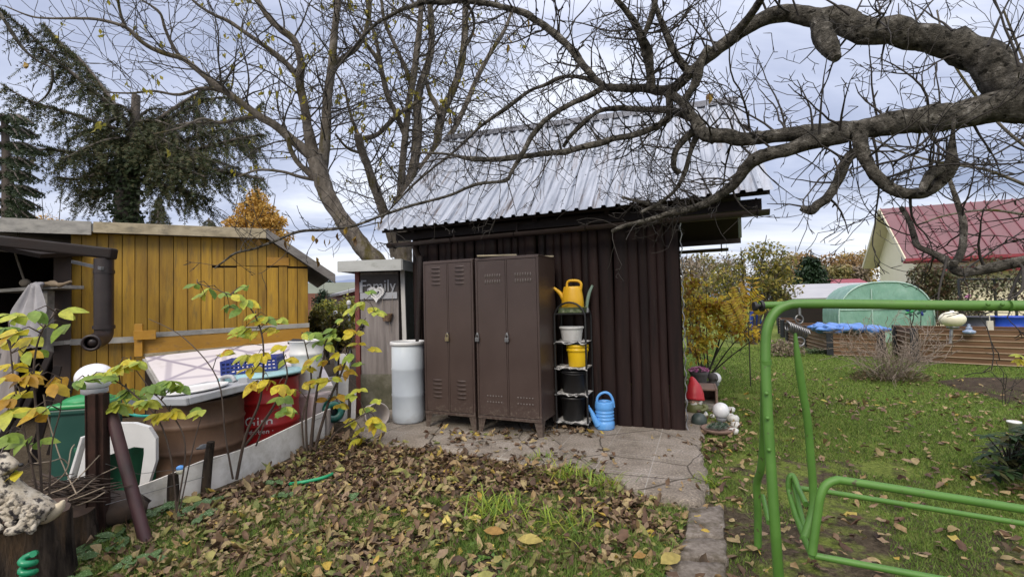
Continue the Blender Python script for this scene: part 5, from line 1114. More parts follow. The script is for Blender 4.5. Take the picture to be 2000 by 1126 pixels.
p = at(1893, 648, 9.0); g = thing('ceramic_vase', 'blue and white squat vase standing on the raised bed soil', 'vase', (p.x, p.y, p.z - 0.03)); g.scale = (.8, .8, .8); mb = MB(); mb.lathe([(0, 0), (0.10, 0), (0.12, 0.03), (0.12, 0.06), (0.06, 0.09), (0.05, 0.12), (0.065, 0.14), (0.03, 0.17), (0.025, 0.19), (0.04, 0.21), (0.0, 0.23)], n=24); mb.build('body', pm('blue glaze', [(0.12, 0.2, 0.36), (0.4, 0.46, 0.55)], 12, 0.2, bmp=0), g)
p = at(1934, 645, 9.3); mb = MB(); mb.box((0, 0, 0.17), (0.12, 0.03, 0.24)); mb.box((0, 0, 0.02), (0.1, 0.03, 0.1)); mb.tube([(0, 0, 0.27), (0, 0, 0.42)], 0.01, 6); o = mb.build('hanging_tag', pm('cream tag', [(0.45, 0.43, 0.34), (0.56, 0.54, 0.44)], 9, 0.6, bmp=0), bevel=0.004); o.location = (p.x, p.y, p.z - 0.1); tag(o, 'cream upright marker beside the dark grey barrel', 'marker')
p, q = at(1964, 647, 9.0), at(2010, 655, 8.7); mb = MB(); mb.tube([p, p.lerp(q, .5) - Z_ * 0.01, q], 0.025, 10); tag(mb.build('white_pipe', M_WHITEPL, base=p), 'white pipe lying along the top of the long raised bed', 'pipe')
# ------------------------------------------------------------------ poly tunnel
m, nt, b, oc = newmat('green greenhouse mesh')
g1 = nz(nt, oc, 2.2, 5); col = ramp(nt, g1, [(0.35, (0.25, 0.46, 0.36)), (0.6, (0.34, 0.56, 0.45)), (0.75, (0.50, 0.66, 0.58))])
nt.links.new(col, b.inputs['Base Color']); b.inputs['Roughness'].default_value = 0.3
bump(nt, b, nz(nt, mapv(nt, oc, (1, 1, .4), (0.5, 0.4, 0)), 5, 6), 0.8, 0.08)
t_ = nt.nodes.new('ShaderNodeBsdfTranslucent'); nt.links.new(col, t_.inputs[0]); ms = nt.nodes.new('ShaderNodeMixShader'); ms.inputs[0].default_value = 0.4
nt.links.new(b.outputs[0], ms.inputs[1]); nt.links.new(t_.outputs[0], ms.inputs[2]); nt.links.new(ms.outputs[0], nt.nodes['Material Output'].inputs[0]); M_TUN = m
GL, GR = at(1640, 660, 13.9), at(1827, 660, 13.3); GL.z = GR.z = 0; gd = (GR - GL).normalized(); gn = V((-gd.y, gd.x, 0)); gw = (GR - GL).length
gdir = (at(1606, 600, 17.0) - at(1640, 600, 13.9)); gdir.z = 0; gdir = gdir.normalized() * 3.2
HT = at(1735, 550, 13.6).z
tn = thing('poly_tunnel', 'green mesh covered poly tunnel greenhouse behind the raised beds', 'greenhouse', GL)
def hoop(i, n=20):
    a = PI - PI * i / n; return GL + gd * (gw / 2 + gw / 2 * math.copysign(abs(math.cos(a)) ** 0.75, math.cos(a))) + Z_ * (HT * 0.42 + HT * 0.58 * math.sin(a)) if True else None
pf = [GL] + [hoop(i) for i in range(21)] + [GR]
mb = MB(); n = len(pf); M_ = 10
vs = [p + gdir * (j / M_) + Z_ * (0.015 * math.sin(j * 2.2 + i)) for j in range(M_ + 1) for i, p in enumerate(pf)]
mb.add(vs, [(j * n + i, j * n + i + 1, (j + 1) * n + i + 1, (j + 1) * n + i) for j in range(M_) for i in range(n - 1)], True); mb.build('cover', M_TUN, tn, world=True)
for ofs in (V(), gdir): mb = MB(); mb.add([p + ofs for p in pf], [tuple(range(n))]); mb.build('end_panel', M_TUN, tn, world=True)
mb = MB(); fo = -gdir.normalized() * 0.02; mb.tube([p + fo for p in pf], 0.022, 6)
zd = 0.95; mb.tube([GL + gd * gw * 0.0 + Z_ * zd + fo, GR + Z_ * zd + fo], 0.015, 6); mb.tube([GL + gd * gw * 0.36 + fo, GL + gd * gw * 0.36 + Z_ * 1.55 + fo], 0.018, 6)
mb.build('rib', pm('pale green tube', [(0.3, 0.45, 0.38), (0.38, 0.52, 0.45)], 6, 0.4, bmp=0), tn, world=True)
# ------------------------------------------------------------------ low grey-roofed shed and red-roofed shed beyond
def gable_hut(name, label, c, L, Wd, he, hr, rot, mw, mr, cat='shed', group=None, over=0.25):
    g = thing(name, label, cat, (c.x, c.y, 0), rot, group); mb = MB()
    mb.add([(0, 0, 0), (L, 0, 0), (L, 0, he), (0, 0, he)], [(0, 1, 2, 3)]); mb.add([(0, Wd, 0), (L, Wd, 0), (L, Wd, he), (0, Wd, he)], [(3, 2, 1, 0)])
    for x in (0, L): mb.add([(x, 0, 0), (x, 0, he), (x, Wd / 2, hr), (x, Wd, he), (x, Wd, 0)], [(0, 1, 2, 3, 4)])
    mb.build('wall', mw, g); mb = MB(); sl = (hr - he) / (Wd / 2)
    mb.slab([(-over, -over, he - over * sl + .04), (L + over, -over, he - over * sl + .04), (L + over, Wd / 2, hr + .04), (-over, Wd / 2, hr + .04)], 0.08)
    mb.slab([(L + over, Wd + over, he - over * sl + .04), (-over, Wd + over, he - over * sl + .04), (-over, Wd / 2, hr + .042), (L + over, Wd / 2, hr + .042)], 0.08)
    mb.build('roof', mr, g); return g
M_CREAMW = pm('cream render', [(0.74, 0.68, 0.50), (0.80, 0.74, 0.57)], 2, 0.9, bmp=0.1)
M_PALE = pm('pale tar roof', [(0.30, 0.30, 0.325), (0.38, 0.38, 0.40)], 1.5, 0.6, (1, 4, 1), bmp=0.1)
p = at(1556, 583, 20); gable_hut('low_shed', 'low shed with a whitish flat pitched roof left of the poly tunnel', p, 4.2, 3.0, at(1560, 580, 20).z, at(1560, 557, 21.5).z, R(-14), M_DARKWOOD, M_PALE)
M_REDR = pm('dark red roofing', [(0.20, 0.022, 0.035), (0.26, 0.035, 0.05)], 2, 0.5, (1, 1, 1), bmp=0.05)
p = at(1612, 575, 34); gable_hut('small_shed', 'small shed with a dark red roof behind the poly tunnel', p, 3.4, 3.0, at(1640, 560, 34).z, at(1670, 544, 34).z, R(0), M_BROWN, M_REDR)
# ------------------------------------------------------------------ cream house with red metal roof
HC = at(1767, 505, 20.0); HL = at(1688, 521, 24.6); ze_ = HC.z; HC2 = V((HC.x, HC.y, 0)); HL2 = V((HL.x, HL.y, 0))
hg = (HL2 - HC2); hgL = hg.length; hg.normalize(); hs = V((-hg.y, hg.x, 0)); hs = hs if hs.x > 0 else -hs
hse = thing('house', 'cream rendered house with a steep dark pink metal roof', 'house', HC2)
def hp_(s, t, z): return HC2 + hs * s + hg * t + Z_ * z
zr_ = 5.45; HLn = 11.0; ins = 0.55
mb = MB(); i0 = ins
zw = ze_ + (zr_ - ze_) * (0.35 / (hgL / 2))
mb.add([hp_(i0, 0.35, 0), hp_(i0, hgL - .35, 0), hp_(i0, hgL - .35, zw - .1), hp_(i0, hgL / 2, zr_ - .1), hp_(i0, 0.35, zw - .1)], [(4, 3, 2, 1, 0)])
mb.add([hp_(i0, 0.35, 0), hp_(HLn, 0.35, 0), hp_(HLn, 0.35, zw - .1), hp_(i0, 0.35, zw - .1)], [(0, 1, 2, 3)])
mb.add([hp_(i0, hgL - .35, 0), hp_(HLn, hgL - .35, 0), hp_(HLn, hgL - .35, zw - .1), hp_(i0, hgL - .35, zw - .1)], [(3, 2, 1, 0)])
mb.build('wall', M_CREAMW, hse, world=True)
m, nt, b, oc = newmat('dark pink roof sheet')
col = ramp(nt, nz(nt, oc, 0.8, 4), [(0.3, (0.13, 0.052, 0.060)), (0.7, (0.175, 0.073, 0.083))]); nt.links.new(col, b.inputs['Base Color']); b.inputs['Roughness'].default_value = 0.45; M_HROOF = m
mb = MB()
for sgn in (0, 1):
    e0, e1 = (hp_(0, -0.12, ze_ - 0.02), hp_(HLn + .4, -0.12, ze_ - .02)) if sgn == 0 else (hp_(HLn + .4, hgL + .12, ze_ - .02), hp_(0, hgL + .12, ze_ - .02))
    r0, r1 = hp_(0, hgL / 2, zr_ + sgn * .003), hp_(HLn + .4, hgL / 2, zr_ + sgn * .003)
    if sgn: r0, r1 = r1, r0
    mb.slab([e0, e1, r1, r0], 0.07)
rf = mb.build('roof', M_HROOF, hse, world=True); mb = MB()
for i in range(24):
    s_ = 0.02 + i * 0.48; mb.beam(hp_(s_, -0.12, ze_ + 0.01), hp_(s_, hgL / 2, zr_ + .03), 0.04, 0.035)
mb.build('roof_seam', pm('darker seam', [(0.14, 0.03, 0.045), (0.18, 0.045, 0.06)], 2, 0.5, bmp=0), rf, world=True)
mb = MB(); n_ = -hs * 0.02
for t0, t1, z0, z1 in ((-0.12, hgL / 2, ze_, zr_), (hgL + .12, hgL / 2, ze_, zr_)):
    mb.beam(hp_(-0.03, t0, z0 - .06), hp_(-0.03, t1, z1 - .06), 0.05, 0.16)
mb.build('barge_board', pm('cream boards', [(0.5, 0.46, 0.34), (0.6, 0.56, 0.42)], 4, 0.6, bmp=0), hse, world=True)
mb = MB(); mb.slab([hp_(0, -0.08, ze_ - .14), hp_(i0 + .02, -0.08, ze_ - .14), hp_(i0 + .02, hgL / 2, zr_ - .14), hp_(0, hgL / 2, zr_ - .14)], 0.015); mb.slab([hp_(0, hgL + .08, ze_ - .14), hp_(i0 + .02, hgL + .08, ze_ - .14), hp_(i0 + .02, hgL / 2, zr_ - .14), hp_(0, hgL / 2, zr_ - .14)], 0.015)
mb.build('soffit', pm('cream soffit', [(0.58, 0.51, 0.33), (0.66, 0.59, 0.40)], 4, 0.7, bmp=0), hse, world=True)
mb = MB(); mb.beam(hp_(-0.05, -0.2, ze_ - .07), hp_(HLn + .4, -0.2, ze_ - .07), 0.12, 0.12); mb.beam(hp_(-0.05, -0.02, ze_ - .16), hp_(HLn, -0.02, ze_ - .16), 0.1, 0.1); mb.build('gutter', M_REDR, hse, world=True)
mb = MB(); mb.beam(hp_(i0 - .03, hgL * 0.30, ze_ - 0.05), hp_(i0 - .03, hgL * .30, ze_ + 0.85), 0.05, 0.6, hg); wfr = mb.build('window_frame', M_BROWN, hse, world=True)
mb = MB(); mb.beam(hp_(i0 - .055, hgL * 0.30, ze_ + 0.02), hp_(i0 - .055, hgL * .30, ze_ + .78), 0.02, 0.46, hg); mb.build('pane', pm('window glass', [(0.05, 0.07, 0.08), (0.09, 0.11, 0.12)], 1, 0.08, bmp=0), wfr, world=True)
mb = MB(); mb.slab([hp_(0.8, -0.55, ze_ - .62), hp_(4.0, -0.55, ze_ - .62), hp_(4.0, 0.36, ze_ - .40), hp_(0.8, 0.36, ze_ - .40)], 0.06); mb.build('porch_roof', M_REDR, hse, world=True)
# ------------------------------------------------------------------ ornaments by the shed corner
p = gnd(1357, 812, 0.0); gx = thing('garden_gnome', 'garden gnome with a tall red cap beside the shed corner', 'garden gnome', (p.x + 0.02, p.y + 0.05, 0), R(-35))
TB = Matrix.Diagonal((1.0, 1.0, 0.62, 1)); TH = Matrix.Translation((0, 0, -0.115)); TC = Matrix.Translation((0, 0, 0.185)) @ Matrix.Diagonal((1.12, 1.12, 1.55, 1)) @ Matrix.Translation((0, 0, -0.30))
k = 0.42
mb = MB(); mb.T = TB; mb.lathe([(0, 0), (0.10, 0), (0.115, 0.03), (0.12, 0.08), (0.125, 0.12), (0.115, 0.20), (0.085, 0.25), (0, 0.26)], n=24, sy=0.85); mb.build('coat', M_OLIVE, gx)
mb = MB(); mb.T = TH; mb.ball((0, -0.01, 0.285), 0.068, 20, 12); mb.ball((0.0, -0.078, 0.285), 0.018, 10, 8)
for s_ in (-1, 1): mb.ball((s_ * 0.068, 0, 0.285), 0.018, 8, 6)
mb.build('head', M_SKIN, gx)
mb = MB(); mb.T = TH
for s_ in (-1, 1): mb.ball((s_ * 0.024, -0.068, 0.302), 0.007, 8, 6)
mb.build('eye', M_BLACK, gx)
mb = MB(); mb.T = TC; mb.tube(crom([(0, 0, 0.30), (0, 0.005, 0.34), (-0.006, 0.014, 0.39), (-0.022, 0.026, 0.435), (-0.048, 0.035, 0.455)], 4), [0.100, 0.106, 0.102, 0.099, 0.097, 0.094, 0.088, 0.083, 0.077, 0.068, 0.058, 0.048, 0.041, 0.036, 0.031, 0.026, 0.014], 20); mb.build('cap', M_REDPL, gx)
mb = MB(); mb.T = TH; mb.ball((0, -0.055, 0.215), 0.062, 16, 10, (1.0, 0.6, 1.35), jit=0.25); mb.tube([(0.07, -0.045, 0.26), (0.085, -0.03, 0.30)], 0.02, 8); mb.tube([(-0.07, -0.045, 0.26), (-0.085, -0.03, 0.30)], 0.02, 8); mb.build('beard', M_WSTONE, gx)
mb = MB(); mb.T = TB
for s_ in (-1, 1):
    mb.tube(crom([(s_ * 0.105, 0, 0.22), (s_ * 0.135, -0.03, 0.16), (s_ * 0.09, -0.10, 0.13)], 4), [0.036, 0.036, 0.035, 0.034, 0.032, 0.03, 0.028, 0.026, 0.024], 10)
mb.build('arm', M_OLIVE, gx)
mb = MB(); mb.T = TB
for s_ in (-1, 1): mb.ball((s_ * 0.06, -0.08, 0.025), 0.05, 14, 8, (0.8, 1.3, 0.6)); mb.ball((s_ * 0.075, -0.115, 0.128), 0.024, 10, 8)
mb.build('boot', M_BROWN, gx)
p = gnd(1380, 793, 0); g = thing('stone_planter', 'pale brown stone planter block behind the gnome', 'planter', (p.x + .04, p.y + 0.15, 0), R(-20))
mb = MB(); mb.box((0, 0, 0.02), (0.30, 0.42, 0.04)); 
for x in (-0.135, 0.135): mb.box((x, 0, 0.14), (0.03, 0.42, 0.2))
mb.box((0, 0.0, 0.225), (0.24, 0.42, 0.03)); mb.box((0, 0.195, 0.14), (0.24, 0.03, 0.2)); mb.build('block', M_TERRA, g, bevel=0.008)
p = gnd(1400, 806, 0); mb = MB(); mb.box((0, 0, 0.02), (0.34, 0.5, 0.05)); o = mb.build('paving_stone', M_CONC, bevel=0.012); o.location = (p.x, p.y + 0.35, 0); o.rotation_euler = (0, 0, R(-18)); tag(o, 'flat brown paving stone between the two white globe lamps', 'stone')
for x, y, yb, Yv, r, lab in ((1408, 801, 838, 5.07, 0.085, 'white globe lamp, nearer of the two beside the shed corner'), (1397, 738, 762, 7.1, 0.085, 'white globe lamp, farther of the two beside the shed corner')):
    p = at(x, y, Yv); g = thing('globe_lamp', lab, 'garden lamp', (p.x, p.y, 0), 0, 'white globe lamps'); mb = MB(); mb.ball((0, 0, p.z), r, 28, 16); mb.build('globe', M_GLOBE, g); mb = MB(); mb.lathe([(0.03, p.z - r * 1.3), (0.05, p.z - r * 1.25), (0.055, p.z - r * 0.85)], n=18); mb.build('collar', M_GREYPL, g); mb = MB(); mb.tube([(0, 0, -0.02), (0, 0, p.z - r)], 0.013, 8); mb.build('stake', M_GREYPL, g)
p = gnd(1366, 834, 0); mb = MB(); mb.ball((0, 0, 0), 0.082, 22, 14, jit=0.05); o = mb.build('stone_ball', M_SLATE); o.location = (p.x, p.y, 0.075); tag(o, 'dark green round stone ball in front of the gnome', 'ball')
p = gnd(1390, 768, 0); mb = MB(); mb.ball((0, 0, 0), 0.12, 18, 12, (1.1, 0.9, 0.85), jit=0.4); o = mb.build('field_stone', M_GREYSTONE); o.location = (p.x - .02, p.y + .1, 0.075); tag(o, 'dark rounded field stone below the farther globe lamp', 'stone')
p = gnd(1402, 846, 0); g = thing('succulent_bowl', 'shallow clay bowl of spiky succulents at the shed corner', 'planter', (p.x, p.y, 0)); mb = MB(); mb.lathe([(0, 0), (0.10, 0), (0.15, 0.035), (0.165, 0.06), (0.152, 0.062), (0.14, 0.05), (0, 0.05)], n=32); mb.build('bowl', M_TERRA, g)
M_SUC = leafmat('succulent leaf', even([(0.05, 0.10, 0.06), (0.09, 0.15, 0.10), (0.12, 0.18, 0.12), (0.14, 0.17, 0.14)]), 0.1)
for i, (x, y) in enumerate(((-0.09, -0.03), (-0.03, 0.04), (0.03, -0.05), (0.09, 0.02), (-0.03, -0.07), (0.05, 0.07))):
    mb = MB()
    for k in range(22):
        a = k * 2.4; e = 0.25 + 1.1 * (1 - k / 22); L = 0.055; d = V((math.cos(a) * math.sin(1.45 - 0.05 * k), math.sin(a) * math.sin(1.45 - .05 * k), math.cos(1.45 - .05 * k))); b0 = V((x, y, 0.06)); s_ = d.cross(Z_).normalized() * 0.010
        mb.add([b0 + d * .01, b0 + d * L * .5 + s_, b0 + d * L, b0 + d * L * .5 - s_, b0 + d * L * .5 + Z_ * 0.008], [(0, 1, 4), (1, 2, 4), (2, 3, 4), (3, 0, 4)])
    mb.build('succulent', M_SUC, g)
stones = [(1428, 798, .045, 'white pebble, highest in the arc right of the nearer globe lamp'), (1424, 812, .05, 'large white pebble right of the nearer globe lamp'), (1432, 818, .06, 'largest white pebble in the arc by the lamp'), (1436, 829, .045, 'white pebble second lowest in the arc'), (1433, 841, .045, 'round white pebble at the foot of the arc'), (1376, 806, .04, 'white pebble between the gnome and the nearer globe lamp'), (1391, 809, .028, 'tiny white pebble just left of the nearer globe lamp'), (1424, 842, .035, 'small white pebble beside the succulent bowl')]
for i, (x, y, r, lab) in enumerate(stones):
    p = gnd(x, y + 6, 0); mb = MB(); mb.ball((0, 0, 0), r, 14, 9, (1.1, 1, 0.85), jit=0.3, seed=i); o = mb.build('white_pebble', M_WSTONE); o.location = (p.x, p.y, r * 0.6); tag(o, lab, 'pebble', 'white pebbles by the shed corner')
p = gnd(1358, 757, 0); p = at(1358, 750, 6.9); g = thing('flower_planter', 'grey planter figure filled with pink flowers behind the gnome', 'planter', (p.x + .06, p.y, 0)); mb = MB(); mb.lathe([(0, 0), (0.10, 0), (0.09, 0.12), (0.12, 0.28), (0.14, 0.33), (0.125, 0.33), (0, 0.28)], n=24); mb.ball((0.19, -0.03, 0.24), 0.07, 14, 10); mb.tube([(0.19, -0.03, 0.2), (0.18, -0.02, 0)], [0.055, 0.075], 12); mb.ball((0.21, -0.09, 0.23), 0.03, 10, 8); mb.build('figure', M_GREYSTONE, g)
M_PINK = leafmat('pink petals', even([(0.32, 0.08, 0.2), (0.42, 0.14, 0.28), (0.5, 0.22, 0.36)]), 0.2)
mb = MB()
for i in range(110):
    a = rnd.uniform(0, 2 * PI); r = 0.15 * math.sqrt(rnd.random()); c = V((r * math.cos(a), r * math.sin(a) * .8, 0.34 + 0.05 * (1 - (r / .15) ** 2) + rnd.uniform(-.012, .012))); s1 = V((rnd.uniform(-1, 1), rnd.uniform(-1, 1), rnd.uniform(-.4, .4))).normalized() * 0.022; s2 = s1.cross(V((rnd.uniform(-.5, .5), -.6, 1))).normalized() * 0.022
    mb.add([c - s1, c - s2, c + s1, c + s2], [(0, 1, 2, 3)])
mb.build('flowers', M_PINK, g)
# white little pot by the evergreen at the right edge
p = gnd(1982, 845, 0); mb = MB(); mb.lathe([(0, 0), (0.035, 0), (0.05, 0.10), (0.055, 0.10), (0.055, 0.115), (0.045, 0.11), (0, 0.09)], n=20); o = mb.build('plant_pot', M_WHITEPL); o.location = (p.x, p.y, 0.0); tag(o, 'little white plant pot above the dark evergreen shrub', 'pot')
# blue post far behind the orange shrub
p = at(1476, 628, 15.0); mb = MB(); mb.lathe([(0, 0), (0.16, 0), (0.17, 0.05), (0.17, 0.9), (0.15, 0.95), (0, 0.96)], n=20); o = mb.build('water_barrel', M_BLUEB); o.location = (p.x, p.y, 0); tag(o, 'small blue barrel far behind the orange shrub', 'barrel')
# ------------------------------------------------------------------ the gap between ochre shed and outhouse
M_MOSSROOF = pm('mossy grey green roof', [(0.12, 0.135, 0.10), (0.18, 0.195, 0.15)], 1.2, 0.9, bmp=0.2)
p = at(566, 572, 24); g = gable_hut('long_shed', 'long shed with a mossy grey green roof beyond the ochre shed', p, 4.6, 4.0, at(640, 571, 24).z, at(640, 553, 26).z, R(3), M_TERRA, M_MOSSROOF)
p = at(655, 590, 18); gable_hut('red_shed', 'oxide red shed gable just left of the outhouse', p, 2.6, 2.4, at(670, 574, 18).z, at(690, 557, 18).z, R(-62), M_REDWOOD, M_PALE)
p0, p1 = at(590, 600, 16), at(618, 600, 16); mb = MB(); z1 = at(605, 573, 16).z
for i in range(9): mb.box((p0.x + (p1.x + 0.1 - p0.x) * i / 8, 16, z1 / 2), (0.08, 0.03, z1))
mb.box(((p0.x + p1.x) / 2, 15.97, z1 * .5), (0.7, 0.03, 0.08)); tag(mb.build('plank_fence', pm('salmon fence paint', [(0.32, 0.14, 0.09), (0.42, 0.2, 0.14)], 4, 0.8), base=(p0.x, 16, 0)), 'salmon coloured plank fence beyond the ochre shed corner', 'fence')
for x, y, lab in ((655, 608, 'white capped garden post, left of the two in the gap'), (681, 588, 'white capped garden post, right of the two in the gap')):
    p = at(x, y, 11.0); g = thing('garden_post', lab, 'post', (p.x, p.y, 0), 0, 'white capped posts'); mb = MB(); mb.tube([(0, 0, 0), (0, 0, p.z - .04)], 0.028, 8); mb.build('pole', M_GREYPL, g); mb = MB(); mb.lathe([(0.045, p.z - .08), (0.05, p.z - .02), (0.03, p.z + .02), (0, p.z + .025)], n=14); mb.build('cap', M_WHITEPL, g)
# ------------------------------------------------------------------ branch machinery
def proj(p):
    q = CAMR.transposed() @ (V(p) - CAMP); return (1000 + FPX * q.x / -q.z, 563 - FPX * q.y / -q.z)
def limb(lst, Y0, Y1, k=5, jit=0.0):
    n = len(lst); pts = []
    for i, (x, y, r) in enumerate(lst):
        Y = Y0 + (Y1 - Y0) * i / max(1, n - 1); p = at(x, y, Y); pts.append((p.x, p.y, p.z, r * Y / FPX))
    cp = crom(pts, k)
    P = [V(c[:3]) for c in cp]; Rr = [max(0.002, c[3] * .90 * (1 + jit * noise.noise(V((c[0] * 7, c[1] * 7, c[2] * 7))))) for c in cp]
    return P, Rr
def rv(rng): return V((rng.gauss(0, 1), rng.gauss(0, 1), rng.gauss(0, 1))).normalized()
RMIN = 0.0022
def twig(mb, p, d, L, r, rng, lvl, up=0.12, seg=0.09, wig=0.28, spur=0.0, n=4, kids=0.55, tips=None, klen=0.55):
    k = max(3, int(L / seg)); st = L / k; pts = [V(p)]; d = V(d); rad = [r]
    for i in range(k):
        d = (d + rv(rng) * wig + Z_ * up * 0.5).normalized(); p = pts[-1] + d * st; pts.append(p); rr = max(RMIN, r * (1 - 0.72 * (i + 1) / k)); rad.append(rr)
        if spur and rng.random() < spur:
            sd_ = (d * 0.4 + rv(rng)).normalized(); mb.tube([p, p + sd_ * rng.uniform(0.012, 0.035), p + sd_ * rng.uniform(0.035, 0.06)], [rr * 0.9, rr * 1.1, rr * 0.5], 3, cap=False)
        if lvl > 0 and i > 0 and rng.random() < kids:
            s_ = rv(rng); s_ = (s_ - d * s_.dot(d)).normalized(); cd = (d * rng.uniform(0.5, 0.9) + s_ * rng.uniform(0.5, 0.9)).normalized()
            twig(mb, p, cd, L * rng.uniform(0.3, 0.7) * klen / 0.55 * (1 - 0.4 * i / k), rr * 0.72, rng, lvl - 1, up, seg, wig, spur, n, kids * 0.85, tips, klen)
    mb.tube(pts, rad, n if r > 0.004 else 3, cap=False)
    if tips is not None: tips.append((pts[-1], d)); tips.append((pts[k // 2], d))
def sprout(mb, P, Rr, rng, per_m, L0, L1, lvl, up, f0=0.15, f1=1.0, rk=0.3, rmax=0.02, tips=None, **kw):
    for i in range(int(len(P) * f0), max(1, int(len(P) * f1)) - 1):
        a, c = P[i], P[i + 1]; sl = (c - a).length; t = (c - a).normalized(); m_ = per_m * sl; cnt = int(m_) + (rng.random() < m_ - int(m_))
        for _ in range(cnt):
            s_ = rv(rng) + Z_ * up; s_ = (s_ - t * s_.dot(t)).normalized(); d = (t * rng.uniform(0.0, 0.8) + s_).normalized()
            L = rng.uniform(L0, L1) * (1.0 - 0.35 * i / len(P)); q = a.lerp(c, rng.random())
            twig(mb, q, d, L, min(rmax, max(0.0022, Rr[i] * rk)), rng, lvl, kw.get('tup', up * 0.5), tips=tips, **{k: v for k, v in kw.items() if k != 'tup'})
LEAF_Y = [(0.40, 0.30, 0.02), (0.46, 0.38, 0.025), (0.30, 0.30, 0.03), (0.22, 0.28, 0.03)]
def leaf(mb, p, d, up, L, w, curl=0.25, fold=0.25, rng=rnd, stations=5):
    d = V(d).normalized(); s_ = d.cross(V(up)); s_ = s_.normalized() if s_.length > 1e-5 else d.orthogonal().normalized(); nn = s_.cross(d)
    prof = [0.0, 0.75, 1.0, 0.72, 0.0] if stations == 5 else [0.0, 1.0, 0.0]
    vs = []; k = len(prof)
    for i, f in enumerate(prof):
        t = i / (k - 1); c = V(p) + d * (L * t) - nn * (curl * L * t * t); h = f * w / 2
        if i in (0, k - 1): vs.append(c)
        else: vs += [c - s_ * h + nn * (h * fold), c, c + s_ * h + nn * (h * fold)]
    fs = [(0, 2, 1), (0, 3, 2)]
    for i in range(k - 3): b = 1 + i * 3; fs += [(b, b + 1, b + 4, b + 3), (b + 1, b + 2, b + 5, b + 4)]
    b = 1 + (k - 3) * 3; e = len(vs) - 1; fs += [(b, b + 1, e), (b + 1, b + 2, e)]
    mb.add(vs, fs, True)
# ------------------------------------------------------------------ foreground apple tree
rng = random.Random(5)
ap = thing('apple_tree', 'bare old apple tree reaching in from the upper right over the roof', 'tree', (3.4, 2.2, 0))
AP = {}
def barky(P, Rr, amp=0.10):
    """a limb with knobbly plated bark: fine rings displaced by noise"""
    mb = MB(); pts = []; rr = []
    for i in range(len(P) - 1):
        k = max(1, int((P[i + 1] - P[i]).length / max(0.012, Rr[i] * 0.35)))
        for j in range(k): t = j / k; pts.append(P[i].lerp(P[i + 1], t)); rr.append(Rr[i] + (Rr[i + 1] - Rr[i]) * t)
    pts.append(P[-1]); rr.append(Rr[-1]); knots = []
    if Rr[0] > .008 and amp > .08:                       # kinked centre line, swollen knots and spur scars
        ends = 4
        for i in range(ends, len(pts) - ends):
            v = pts[i]; f = min(1, (i - ends) / 12); pts[i] = v + V((noise.noise(v * 7), noise.noise(v * 7 + V((9, 0, 0))), noise.noise(v * 7 + V((0, 9, 0))))) * (rr[i] * .42 * f)
        kr = random.Random(len(pts)); L_ = 0
        for i in range(1, len(pts)):
            L_ += (pts[i] - pts[i - 1]).length
            if L_ > .07 and kr.random() < .25: L_ = 0; o_ = V((kr.gauss(0, 1), kr.gauss(0, 1), kr.gauss(0, 1) + .3)).normalized(); knots.append((pts[i] + o_ * rr[i], max(.012, rr[i] * kr.uniform(.3, .6)), kr.uniform(.18, .42)))
    n = 30 if rr[0] > .05 else 18 if rr[0] > .02 else 9
    mb.tube(pts, rr, n)
    for q in range(len(pts) * n):
        c = pts[q // n]; r = rr[q // n]; v = V(mb.v[q]); o = (v - c)
        k = noise.noise(v * 9) * .10 + noise.noise(v * 24) * .07 + (abs(noise.noise(v * 40)) - .2) * (.11 if r > .02 else .08)
        for kc, ks, kh in knots:
            dd_ = (v - kc).length
            if dd_ < ks * 2: k += kh * math.exp(-(dd_ / ks) ** 2 * 1.6)
        mb.v[q] = tuple(c + o * (1 + k * amp / 0.10))
    e = len(pts) * n
    for j in range(n): mb.v[e + j] = mb.v[j]; mb.v[e + n + j] = mb.v[e - n + j]
    return mb
def aplimb(name, lst, Y0, Y1, part='limb', jit=0.3, n=14):
    P, Rr = limb(lst, Y0, Y1, 6, jit); barky(P, Rr).build(part, M_BARK_A, ap, world=True); AP[name] = (P, Rr); return P, Rr
tr0 = at(2010, 185, 2.45); mb = barky([V((3.42, 2.2, -0.1)), V((3.40, 2.2, 0.5)), V((3.32, 2.25, 1.3)), V((3.15, 2.3, 1.9)), tr0 + V((0.15, -0.02, -0.05)), tr0 + V((-0.06, 0, 0.0))], [0.19, 0.155, 0.14, 0.13, 0.12, 0.10]); mb.build('trunk', M_BARK_A, ap, world=True)
aplimb('L1', [(2015, 178, 46), (1960, 156, 38), (1908, 108, 32), (1850, 80, 28), (1770, 64, 29), (1690, 58, 27), (1640, 42, 24), (1590, 30, 21), (1535, 27, 17), (1480, 44, 15), (1430, 74, 14), (1390, 105, 12.5), (1350, 140, 11), (1318, 168, 11), (1290, 177, 10), (1262, 174, 9), (1225, 172, 8), (1180, 170, 7)], 2.45, 3.45, jit=0.16)
aplimb('L1a', [(1182, 170, 7.5), (1160, 152, 7.5), (1130, 115, 8), (1112, 92, 8), (1080, 62, 8), (1045, 38, 7.5), (1003, 20, 7), (954, 8, 6), (898, 2, 6), (816, 8, 5), (760, 32, 4), (723, 57, 3.6), (690, 95, 3), (662, 128, 2.4)], 3.4, 3.9, jit=0.2)
aplimb('L1b', [(1272, 174, 11), (1270, 140, 10), (1262, 97, 11), (1254, 74, 9), (1238, 45, 7), (1222, 22, 6), (1198, -8, 5)], 3.15, 2.9, jit=0.2)
aplimb('L1c', [(1256, 72, 7), (1268, 45, 6.5), (1278, 15, 6), (1284, -15, 5)], 2.98, 2.85)
aplimb('L1d', [(1345, 142, 8), (1322, 110, 8), (1305, 80, 7), (1292, 45, 6), (1276, 0, 5), (1270, -20, 5)], 3.02, 2.9)
